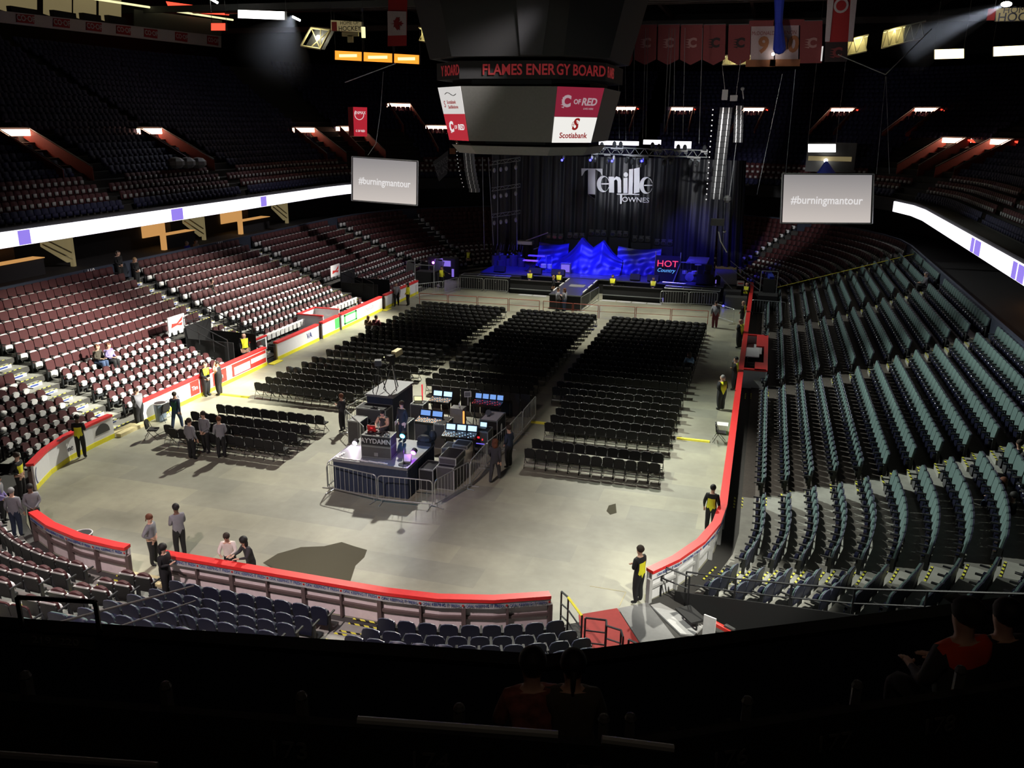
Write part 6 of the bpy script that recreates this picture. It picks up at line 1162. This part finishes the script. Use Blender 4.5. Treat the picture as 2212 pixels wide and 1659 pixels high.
for i, (yy, s_) in enumerate(((22.1, '110'), (35.0, '111'))): q = MB(); q.bb(-HX - 11.44, -HX - 11.40, yy - .5, yy + .5, 4.55, 4.85); o = q.build('section_sign', 'wall_blue'); tag(o, 'section number sign on the wall above the left stand, %s one' % ('nearer', 'farther')[i], 'sign'); text(s_, .42, 'letter_white', (-HX - 11.38, yy, 4.7), (PI / 2, 0, PI / 2), o, off=.02)
# ================================================================== upper deck portals
def upos(u, k, dz=0.): x, y_, o_ = P(u, UD(k)); return (x, y_, UZ(k) + dz), math.atan2(o_[1], o_[0])
def portal(u, k, label, red=True, w=2.6, txt=None):
    (x, y_, z), a = upos(u, k + 1); r = thing('upper_portal', label, 'portal', (x, y_, z - .2), a - PI / 2 + 0)     # local +Y outward
    m_ = MB(); m_.bb(-w / 2, w / 2, -.9, -.1, .0, .42); m_.build('lit_exit_sign', 'e_sign', r); m_ = MB(); m_.bb(-w / 2 - .25, w / 2 + .25, -.8, .3, .42, .55); m_.build('canopy', 'dgrey', r)
    m_ = MB(); m_.ext([(w / 2 + .02, -.6, .35), (w / 2 + .02, 0, .35), (w / 2 + .6, -.2, .1)], (0, 0, -.1)); m_.build('red_side_light', 'e_redlit', r)
    m_ = MB(); L_ = 5.6
    for x_ in (-w / 2, w / 2): m_.ext([(x_, -.2, .42), (x_, -.9, .42), (x_, -L_, -L_ * .533 + 1.0), (x_, -L_, -L_ * .533 - .1), (x_, -.2, -.1)], (.06, 0, 0), 0); 
    m_.build('side_walls', 'portal_red' if red else 'dgrey', r); m_ = MB(); m_.bb(-w / 2, w / 2, -.25, -.2, -2.4, -.05); m_.build('dark_doorway', 'suite_dark', r)
    m_ = MB()
    for x_ in (-w / 2, w / 2): m_.tube((x_, -.9, .5), (x_, -L_, -L_ * .533 + 1.1), .035)
    m_.build('handrail', 'steel_dull', r); wx = x - math.cos(a) * 1.1; wy = y_ - math.sin(a) * 1.1; plight('portal_lamp', (x - math.cos(a) * 1.6, y_ - math.sin(a) * 1.6, z - .3), 8, (1, .22, .1), .2)
mat('portal_red', (.16, .025, .015), .6)
for i, (u, k) in enumerate(((-UY(28.3), 9.3), (-UY(41.9), 9.3), (-UY(55.5), 9.3), (-UFF(32), 9.6), (-UFF(52), 10))): portal(u, k, 'lit vomitory of the left upper deck, %s from the picture edge' % ordn(i + 1))
def portal_at(px, pv, k, label):      # portal on the far deck found by its picture column
    best = None
    for u in np.arange(UY(40), UFF(90) + 4.5, .2):
        for s_ in (1, -1):
            (x, y_, z), a = upos(s_ * u, k + 1); c = pr((x, y_, z)); e = abs(c[0] - px)
            if best is None or e < best[0]: best = (e, s_ * u)
    portal(best[1], k, label)
for px, lab in ((859, 'lit vomitory above the left video screen'), (1355, 'lit vomitory just right of the scoreboard'), (1475, 'lit vomitory above the middle of the stage truss'), (1627, 'lit vomitory right of the line arrays'), (1821, 'lit vomitory high above the right video screen'), (2014, 'lit vomitory high right of the cable bridle')): portal_at(px, 230, 15.0, lab)
for px, lab in ((2070, 'lit vomitory with red walls low at the far right'), (2178, 'lit vomitory with red walls at the right picture edge')):
    best = min(((abs(pr(upos(UY(yy), 10.3)[0])[0] - px), yy) for yy in np.arange(55, 110, .5))); portal(UFF(6) if px < 2100 and False else min(((abs(pr(upos(u, 10.3)[0])[0] - px), u) for u in np.arange(UY(30), UFF(60), .2)))[1], 9.3, lab)
# ================================================================== upper left advert band, press level
r = thing('advert_band', 'dim white advertising band with red boxed letters along the top of the left deck', 'advert band')
def hb(u, v, yy): return aty(u, v, yy)
XB = -(HX + 13.35 + .9 * 25 - 0); 
def bp_(u, v): return atx(u, v, -46.5)
m_ = MB(); q4 = [bp_(-40, 18), bp_(478, 78), bp_(478, 103), bp_(-40, 44)]; m_.ext([tuple(p) for p in q4], (-.1, 0, 0)); m_.build('white_band', 'advert_grey' if 'advert_grey' in MAT else 'flag_white', r)
for i, (u, s_) in enumerate(((54, 1), (132, 1), (202, 1), (266, 1), (325, 1), (391, 1), (459, 1))):
    v = 18 + (u + 40) / 518 * 60 + 13; w = 19 - i * 1.2; q4 = [bp_(u - w, v - 12), bp_(u + w, v - 9), bp_(u + w, v + 10), bp_(u - w, v + 6)]; m_ = MB(); m_.ext([tuple(p) for p in q4], (.06, 0, 0)); m_.build('red_box', 'flag_red', r); c = sum(q4) / 4; text('CO·OP', .62, 'flag_white', tuple(c + np.array([.1, 0, 0])), (PI / 2, 0, PI / 2), r, off=.02)
# press boxes above the band: bays with pillars, warm strip lamp, red lit panel
for i, (u0, u1, w) in enumerate(((0, 80, 'cream lit press bay at the top left picture corner'), (95, 155, 'second press bay from the left above the advert band'), (160, 208, 'third press bay above the advert band, pillar at its left'), (215, 262, 'fourth press bay above the advert band'))):
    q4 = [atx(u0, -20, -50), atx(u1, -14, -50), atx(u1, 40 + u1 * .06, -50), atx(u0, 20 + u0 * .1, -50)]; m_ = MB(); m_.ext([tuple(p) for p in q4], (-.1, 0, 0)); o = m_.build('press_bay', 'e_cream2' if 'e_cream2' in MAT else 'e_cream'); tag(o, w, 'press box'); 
    c = q4[3] + (q4[2] - q4[3]) * .5; m_ = MB(); m_.box((c[0] + .6, c[1], c[2] + .1), (.5, abs(q4[1][1] - q4[0][1]) * .8, .9)); m_.build('counter', 'suite_dark', o)
one('strip_lamp', 'e_yel', 'long yellow strip lamp running along the press level', 'lamp', lambda m_: m_.tube(atx(180, -6, -49), atx(503, 43, -49), .11))
one('red_lit_wall', 'e_redlit', 'bright red lit wall band above the press level at top left', 'wall panel', lambda m_: m_.ext([tuple(atx(u, v, -49.5)) for u, v in ((360, 3), (495, 22), (495, 33), (430, 29), (415, 32), (408, 20), (365, 14))], (-.1, 0, 0)))
one('haze_lit_wall', 'dgrey', 'grey smoky wall below the yellow strip lamp', 'wall panel', lambda m_: m_.ext([tuple(atx(u, v, -49.8)) for u, v in ((290, 20), (480, 44), (478, 80), (290, 60))], (-.1, 0, 0)))
def lightbox(u0, v0, u1, v1, yy, m, label, name='lit_sign', skew=0, back='dgrey'):
    q4 = [aty(u0, v0, yy), aty(u1, v0 + skew, yy), aty(u1, v1 + skew, yy), aty(u0, v1, yy)]; r = thing(name, label, 'sign'); m_ = MB(); m_.ext([tuple(p + np.array([0, .02, 0])) for p in q4], (0, .3, 0)); m_.build('casing', back, r); c = sum(q4) / 4
    for p_ in q4[:2]: m_ = MB(); m_.tube(p_ + np.array([0, .15, 0]), (p_[0], yy + .15, 24.5), .02); m_.build('hanger', 'dgrey', r)
    m_ = MB(); m_.ext([tuple(p + (c - p) * .03) for p in q4], (0, -.03, 0)); m_.build('lit_face', m, r); return r, c
lightbox(513, 21, 616, 39, 55, 'e_white', 'long overexposed white lit sign at the top left of the hall', skew=4); r, c = lightbox(456, 50, 487, 66, 58, 'e_redlit', 'small red glowing sign left of the white lit sign'); 
for i, (u0, u1) in enumerate(((723, 782), (785, 848), (851, 906))): r, c = lightbox(u0, 109 + i * 3.4, u1, 129 + i * 3.4, 62, 'e_orange', 'orange lit advertising sign, %s of three above the left video screen' % ordn(i + 1), skew=3.2); m_ = MB(); w_ = (u1 - u0) * .02; m_.bb(c[0] - w_ * .8, c[0] + w_ * .8, 61.93, 61.95, c[2] - .12, c[2] + .14); m_.build('lettering_glow', 'e_orange2', r)
lightbox(2018, 107, 2083, 128, 60, 'e_warm', 'bright cream lit sign right of the cable bridle', skew=-2); lightbox(2145, 101, 2230, 122, 60, 'e_warm', 'bright cream lit sign at the right picture edge', skew=-4); lightbox(1745, 311, 1806, 329, 66, 'e_white', 'white lit sign just above the right video screen')
one('enmax_sign' if False else 'hanging_sign', 'banner_lum' if False else 'flag_red', 'x', 'sign', lambda m_: None) if False else None
r = thing('hanging_sign_box', 'red hanging sign box with white lettering above the left video screen', 'sign'); q4 = [aty(u, v, 50) for u, v in ((763, 231), (793, 232), (793, 295), (765, 294))]; m_ = MB(); m_.ext([tuple(p) for p in q4], (-.9, .8, 0)); m_.build('box', 'flag_red', r); m_ = MB(); m_.ext([tuple(p) for p in q4], (0, -.03, 0)); m_.build('front_panel', 'e_panelr', r)
c = sum(q4) / 4; text('ENMAX', .34, 'e_logo', (c[0] + .05, 49.93, c[2] + .72), (PI / 2, 0, 0), r, sx=.85); text('C OF RED', .24, 'e_logo', (c[0], 49.93, c[2] - .75), (PI / 2, 0, 0), r, off=.02, sx=.8); m_ = MB(); m_.path([(c[0] + .42 * math.cos(a) - .05, 49.94, c[2] + .62 + .45 * math.sin(a)) for a in np.linspace(PI * .8, 2 * PI, 12)], .025); m_.build('arc_mark', 'e_logo', r)
for nm, (u0, v0, u1, v1), yy, lab in (('a', (714, 43, 782, 66), 56, 'lit HOCKEY sign hanging at the upper left of the hall'), ('b', (2150, 18, 2250, 46), 52, 'lit HOCKEY sign at the top right picture corner')):
    r, c = lightbox(u0, v0, u1, v1, yy, 'e_cream3' if 'e_cream3' in MAT else 'e_cream', lab, skew=4 if nm == 'a' else -3); sc = (u1 - u0) / 68; text('HOME OF', .42 * sc, 'letter_dark', (c[0] + .35, yy - .06, c[2] + .25), (PI / 2, 0, 0), r); text('HOCKEY', .55 * sc, 'letter_dark', (c[0] + .35, yy - .06, c[2] - .22), (PI / 2, 0, 0), r, off=.01); m_ = MB(); m_.box((c[0] - 1.15 * sc, yy - .05, c[2]), (.5, .03, .75)); m_.build('emblem', 'flag_red', r)
# catwalk pieces with lit trusses
def truss(u0, v0, u1, v1, h, yy, label, lamp=((.0, 1.),), n=6, m='cream'):
    a = aty(u0, v0, yy); b = aty(u1, v1, yy); d = np.array([0, 0, h]); r = thing('roof_truss', label, 'truss'); m_ = MB(); m_.tube(a, b, .07); m_.tube(a + d, b + d, .07)
    for i in range(n): m_.tube(a + (b - a) * i / n + d * (i % 2), a + (b - a) * (i + 1) / n + d * ((i + 1) % 2), .045)
    m_.build('truss_frame', m, r)
    for s0, s1 in lamp: p, q_ = a + (b - a) * s0 + d * .95, a + (b - a) * s1 + d * .95; m_ = MB(); m_.box((p + q_) / 2 + np.array([0, .3, 0]), (abs(q_[0] - p[0]), .25, .1), 0, 0, 0, -math.atan2(q_[2] - p[2], q_[0] - p[0])); m_.build('tube_lamp', 'e_yel', r); c = (p + q_) / 2; plight('catwalk_lamp', (c[0], c[1] - .1, c[2] - .15), 60, (1, .93, .55), .3)
    m_ = MB(); m_.ext([tuple(a + np.array([0, .6, 0])), tuple(b + np.array([0, .6, 0])), tuple(b + d + np.array([0, .6, 0])), tuple(a + d + np.array([0, .6, 0]))], (0, .05, 0)); m_.build('rear_plate', 'cream' if m == 'cream' else 'dgrey', r)
truss(1829, 120, 1872, 110, 1.25, 62, 'short lit roof truss beside the white and red banner', n=4); truss(1905, 104, 1952, 92, 1.3, 62, 'long lit roof truss rising to the right with lamp on top', n=6); truss(1952, 92, 1995, 82, 1.3, 62, 'unlit end of the right roof truss', lamp=(), n=4, m='steel_dull'); truss(1560, 140, 1620, 138, .75, 64, 'lit roof truss peeking below the gold striped banner', n=6); truss(905, 87, 932, 93, 1.1, 60, 'small lit truss frame between flag and scoreboard', n=2)
r = thing('lighting_cage', 'tilted lit metal lamp cage hanging at upper left', 'lamp cage'); q4 = [aty(u, v, 56) for u, v in ((672, 60), (714, 64), (692, 106), (650, 99))]; m_ = MB(); m_.path([tuple(p) for p in q4 + q4[:1]], .1); m_.tube(q4[0], q4[2], .05); m_.tube((q4[0] + q4[1]) / 2, q4[2], .05); m_.tube(q4[1], (q4[3] + q4[2]) / 2, .05); m_.build('cage_frame', 'cream', r); c = sum(q4) / 4; m_ = MB(); m_.ext([tuple(p + np.array([0, .8, 0])) for p in q4], (0, .05, 0)); m_.build('rear_plate', 'dgrey', r); m_ = MB(); m_.ball(c + np.array([0, .5, .1]), .2); m_.build('bulb', 'e_lamp', r); plight('cage_lamp', tuple(c + np.array([0, -.3, 0])), 110, (1, .95, .6), .3)
one('lamp_fixture', ['cream', 'e_yel'], 'small cream lamp fixture hanging under the left HOCKEY sign', 'lamp', lambda m_: (m_.box(aty(757, 74, 56), (1.6, .2, .35)), m_.box(aty(757, 84, 56), (.5, .2, .6)), m_.box(aty(785, 70, 56), (.3, .2, .9), 0, 1)))
# dark roof beams so the void has structure
r = thing('roof_steelwork', 'dark grid of steel beams and catwalk rails under the roof', 'roof steel'); random.seed(11)
for i in range(12): m_ = MB(); zz = 24 + (i % 3) * .7; m_.box((0, 20 + i * 7, zz), (110, .35, .6)); m_.build('beam', 'dgrey', r)
for i in range(9): m_ = MB(); m_.box((-40 + i * 10, 55, 26.4), (.35, 90, .5)); m_.build('cross_beam', 'dgrey', r)
# ================================================================== banners and flags
def banner(u0, u1, v0, v1, body, label, pts=True, fn=None, yy=60, name='championship_banner'):
    tl, tr, br, bl = aty(u0 + 2, v0, yy), aty(u1 + 2, v0 - 1, yy), aty(u1, v1, yy), aty(u0, v1 + 1, yy); r = thing(name, label, 'banner'); m_ = MB(); c = (bl + br) / 2 - np.array([0, 0, .45 if pts else 0])
    m_.ext([tuple(tl), tuple(tr), tuple(br), tuple(c), tuple(bl)] if pts else [tuple(tl), tuple(tr), tuple(br), tuple(bl)], (0, .04, 0)); m_.build('cloth', body, r); m_ = MB(); m_.tube(tl, tr, .04); m_.build('hanging_rod', 'dgrey', r)
    if fn: fn(r, (tl + tr + br + bl) / 4)
    return r
def fl(col): return lambda r, c: (text('C', 1.0, col, (c[0] + .1, 59.93, c[2] - .1), (PI / 2, 0, 0), r, off=.05), tri(r, c, col))
def tri(r, c, col):
    m_ = MB()
    for j in range(4): z = c[2] + .25 - j * .2; m_.ext([(c[0] - .1, 59.94, z), (c[0] - .5, 59.94, z - .05), (c[0] - .1, 59.94, z - .14)], (0, .01, 0))
    m_.build('flame_marks', col, r)
mat('banner_light', (.30, .16, .15), .85)
WORDS = ['second', 'third', 'fourth', 'fifth', 'sixth']
for i, (u0, u1) in enumerate(((1371, 1417), (1420, 1466), (1469, 1516), (1518, 1566), (1572, 1620))): banner(u0, u1, 53, 128, 'banner_red', 'red pointed banner with %s flaming letter, %s from the scoreboard' % ('white' if i < 3 else 'black', ORD[i + 1]), True, fl('banner_light' if i < 3 else 'banner_dark'))
banner(1354, 1366, 85, 130, 'banner_red', 'partly hidden dark red banner edge beside the scoreboard')
def num(nm, n_): return lambda r, c: (text(nm, .42, 'banner_red', (c[0], 59.93, c[2] + .75), (PI / 2, 0, 0), r, sx=.8), text(n_, 1.7, 'banner_gold', (c[0] + .1, 59.93, c[2] - .2), (PI / 2, 0, 0), r, off=.04), gold(r, c))
def gold(r, c): m_ = MB(); m_.bb(c[0] - 1.2, c[0] + 1.2, 59.93, 59.95, c[2] - 1.85, c[2] - 1.3); m_.build('gold_hem', 'banner_gold', r); m_ = MB(); m_.bb(c[0] - 1.2, c[0] + 1.2, 59.93, 59.95, c[2] + 1.3, c[2] + 1.75); m_.build('red_top_band', 'banner_red', r)
banner(1621, 1671, 48, 138, 'banner_white', 'white and red retired number banner with number 9', False, num('McDONALD', '9')); banner(1674, 1724, 46, 137, 'banner_white', 'white and red retired number banner half hidden by the blue bag', False, num('VERNON', '30'))
banner(1727, 1775, 45, 136, 'banner_red', 'dark red banner with pale crest before the white and red flag', False, fl('banner_light')); banner(1781, 1830, 90, 133, 'banner_dark', 'very dark banner with faint crest under the white and red flag', False, fl('banner_red'))
r = banner(1785, 1844, -10, 90, 'flag_red', 'tall red banner with white side stripes and round emblem', False, None, 58, 'hanging_flag')
for a, b in ((1782, 1796), (1832, 1846)): q4 = [aty(a + 6, -10, 57.9), aty(b + 6, -10, 57.9), aty(b - 4, 90, 57.9), aty(a, 90, 57.9)]; m_ = MB(); m_.ext([tuple(p) for p in q4], (0, -.03, 0)); m_.build('white_stripe', 'flag_white', r)
c = aty(1817, 12, 57.85); m_ = MB(); m_.tube(c, c + np.array([0, -.03, 0]), .55, 16, 0); m_.tube(c + np.array([0, -.03, 0]), c + np.array([0, -.05, 0]), .38, 14, 1); m_.build('round_emblem', ['flag_white', 'flag_red'], r)
r = banner(837, 878, -12, 99, 'flag_red', 'Canadian flag hanging vertically left of the scoreboard', False, None, 48, 'national_flag'); q4 = [aty(u, v, 47.9) for u, v in ((837, 24), (878, 25), (878, 76), (838, 77))]; m_ = MB(); m_.ext([tuple(p) for p in q4], (0, -.02, 0)); m_.build('white_field', 'flag_white', r)
c = aty(858, 51, 47.86); lf = [(0, -1), (-.05, -.45), (-.5, -.55), (-.42, -.38), (-.9, 0), (-.75, .08), (-.85, .4), (-.55, .32), (-.48, .45), (-.22, .15), (-.32, .75), (-.15, .62), (0, 1), (.15, .62), (.32, .75), (.22, .15), (.48, .45), (.55, .32), (.85, .4), (.75, .08), (.9, 0), (.42, -.38), (.5, -.55), (.05, -.45)]
m_ = MB(); s_ = .58; pts_ = [(c[0] + b * s_ * 1.0, c[1], c[2] + a * s_ * .95) for a, b in lf]
for i in range(len(pts_)): m_.ext([tuple(c), pts_[i], pts_[(i + 1) % len(pts_)]], (0, -.02, 0))
m_.build('maple_leaf', 'maple', r)
one('blue_bag', 'blue_bag', 'long blue cloth bag hanging in front of the number banners', 'bag', lambda m_: (m_.tube(aty(1684, 105, 58), aty(1682, 50, 58), .52, 10, 0, .3), m_.tube(aty(1682, 50, 58), aty(1684, -10, 58), .3, 10, 0, .42), m_.ball(aty(1684, 103, 58), .52)))
one('glowing_tube', 'e_lamp2' if 'e_lamp2' in MAT else 'e_panelw', 'thin white glowing tube between the crest banners', 'lamp', lambda m_: m_.tube(aty(1777, 100, 59.8), aty(1774, 132, 59.8), .06)); one('small_lamp', 'e_lamp', 'small glowing lamp below the blue bag', 'lamp', lambda m_: m_.ball(aty(1670, 117, 59.5), .12))
one('red_edge_light', 'e_redlit', 'thin red and white lit edge left of the scoreboard', 'lamp', lambda m_: m_.tube(aty(932, 95, 40), aty(937, 120, 40), .05))
# press level box behind right screen
r = thing('press_level', 'warm lit control booth above the right video screen', 'booth'); m_ = MB(); m_.bb(aty(1742, 340, 70)[0], aty(1848, 340, 70)[0], 70, 70.2, aty(1800, 372, 70)[2], aty(1800, 308, 70)[2]); m_.build('booth_wall', 'dgrey', r); m_ = MB(); m_.bb(aty(1746, 340, 70)[0], aty(1840, 340, 70)[0], 69.9, 70, aty(1800, 348, 70)[2], aty(1800, 338, 70)[2]); m_.build('lit_strip', 'e_cream', r); m_ = MB(); m_.ball(aty(1784, 347, 69.5), .18); m_.build('lamp', 'e_lamp', r)
one('blue_tarp', 'blue_bag', 'blue tarp cone poking up behind the right video screen', 'tarp', lambda m_: m_.tube(aty(1784, 375, 66), aty(1785, 348, 66), .85, 8, 0, .1))
one('power_play_sign', 'dgrey', 'slanted dark sign with pale POWER PLAY lettering near the left array', 'sign', lambda m_: m_.ext([tuple(aty(u, v, 66)) for u, v in ((935, 350), (968, 325), (966, 375), (948, 392))], (0, .1, 0)))
q = bpy.data.objects['power_play_sign']; c = aty(955, 352, 65.8); text('POWER', .75, 'mid_grey', tuple(c), (PI / 2, -.55, 0), q, sx=.7); c = aty(957, 368, 65.8); text('PLAY', .85, 'mid_grey', tuple(c), (PI / 2, -.55, 0), q, sx=.8)
r, c = lightbox(971, 320, 984, 333, 64, 'e_redlit' if False else 'banner_gold', 'small dull orange sign beside the left line array')
# seats covered by white sheets, upper left
one('white_sheets', 'mid_grey', 'pale sheets draped over seats at the front of the left upper deck', 'sheets', lambda m_: [m_.ball(atx(380 + i * 24, 352, -29.5), .75, 8, 5, 0, (.8, 1, .6)) for i in range(3)])
# yellow tape across right stand, lamps at right corner etc
one('barrier_tape', 'tape_yellow', 'long yellow tape stretched across the far aisle of the right stand', 'tape', lambda m_: m_.tube(at(1678, 621, 1.2), at(1977, 548, 4.6), .025))
r = thing('spot_truss_base', 'dark followspot and speaker stack at the far end of the right boards', 'equipment'); 
for a in ((13.6, 15.0, 46.6, 48.0, 1.3), (13.9, 14.8, 48.2, 49.4, 2.3)): m_ = MB(); m_.bb(a[0], a[1], a[2], a[3], 0, a[4]); m_.build('stack', 'matte_black', r)
m_ = MB(); m_.box((14.3, 48.9, 2.0), (.35, 1.0, 1.3), .3, 0, .3); m_.build('blue_cover', 'blue_bag', r); m_ = MB(); m_.path([(13.7, 48.2, 0), (13.7, 48.2, 2.9), (14.9, 48.2, 2.9), (14.9, 48.2, 0)], .03); m_.build('tube_frame', 'steel_dull', r)
one('cart_tools', ['matte_black', 'steel'], 'equipment cart with cables at the far left floor corner', 'cart', lambda m_: (m_.bb(-14.3, -12.6, 47.5, 48.6, .2, 1.3), m_.path([(-14.3, 47.4, 0), (-14.3, 47.4, 1.9), (-12.6, 47.4, 1.9), (-12.6, 47.4, 0)], .04, 6, 1)))
r = thing('stacked_flat_carts', 'leaning stack of grey wheeled flat carts by the far left floor corner', 'carts')
for i in range(3): m_ = MB(); m_.box((-15.4 + i * .9, 49.0 + i * 1.0, 1.0), (.8, .12, 1.5), .5, 0, 0, .25); m_.build('cart', 'dgrey', r); m_ = MB(); m_.path([(-15.8 + i * .9, 48.8 + i, .2), (-15.6 + i * .9, 48.8 + i, 1.9), (-15.0 + i * .9, 49.1 + i, 1.9), (-15.0 + i * .9, 49.1 + i, .2)], .03); m_.build('tube_frame', 'steel', r)
one('purple_booth', ['matte_black', 'e_purple'], 'purple lit equipment rack at the far left floor corner', 'rack', lambda m_: (m_.bb(-13.6, -12.2, 51.5, 52.5, 0, 1.9), m_.bb(-13.4, -12.6, 51.45, 51.5, 1.2, 1.7, 1), m_.bb(-12.5, -12.3, 51.45, 51.5, .3, 1.0, 1)))
one('purple_booth', ['matte_black', 'e_violet'], 'magenta lit guitar rack beside the purple equipment rack', 'rack', lambda m_: (m_.bb(-15.2, -14.2, 52.5, 53.3, 0, 1.8), m_.ball((-14.6, 52.4, 1.3), .12, 6, 4, 1)))
plight('purple_lamp', (-12.9, 50.6, 1.6), 14, (.25, .1, 1), .1)
# ================================================================== haze beams (real volume, lit by real lamps)
def haze(a, b, r0, r1, dens, label, energy, deg):
    m = bpy.data.materials.new('haze'); m.use_nodes = True; nt = m.node_tree; nt.nodes.remove(nt.nodes['Principled BSDF']); vv = nt.nodes.new('ShaderNodeVolumeScatter'); vv.inputs['Density'].default_value = dens; vv.inputs['Color'].default_value = (.85, .9, 1, 1); nt.links.new(vv.outputs[0], nt.nodes['Material Output'].inputs['Volume']); MAT['haze_' + label[:6]] = m
    m_ = MB(); m_.tube(a, b, r0, 16, 0, r1); o = m_.build('haze', 'haze_' + label[:6]); tag(o, label, 'haze', None, 'stuff'); d = np.array(b) - np.array(a); n = d / np.linalg.norm(d); spot('beam_lamp', tuple(np.array(a) - n * .3), tuple(b), energy, deg, (.85, .9, 1), .05, 1.0)
haze(aty(2172, 10, 50), aty(1960, 100, 48), .15, 2.1, .035, 'right hand pale haze beam falling from the roof lamp', 9000, 22); haze(aty(632, 36, 55), aty(590, 130, 50), .2, 3.4, .02, 'left hand soft haze glow under the white lit sign', 2600, 50)
one('roof_lamp', 'e_lamp', 'bright roof lamp at the start of the right haze beam', 'lamp', lambda m_: m_.ball(aty(2174, 9, 50.3), .22, 8, 6, 0, (1.6, 1, .8))); one('roof_lamp', 'e_lamp', 'bright slanting roof lamp at upper left', 'lamp', lambda m_: m_.tube(aty(632, 36, 55.3), aty(648, 44, 55.3), .1)); one('roof_lamp', 'e_lamp', 'pale lamp streak at the very top left', 'lamp', lambda m_: m_.tube(aty(456, -2, 58), aty(470, 6, 58), .12))
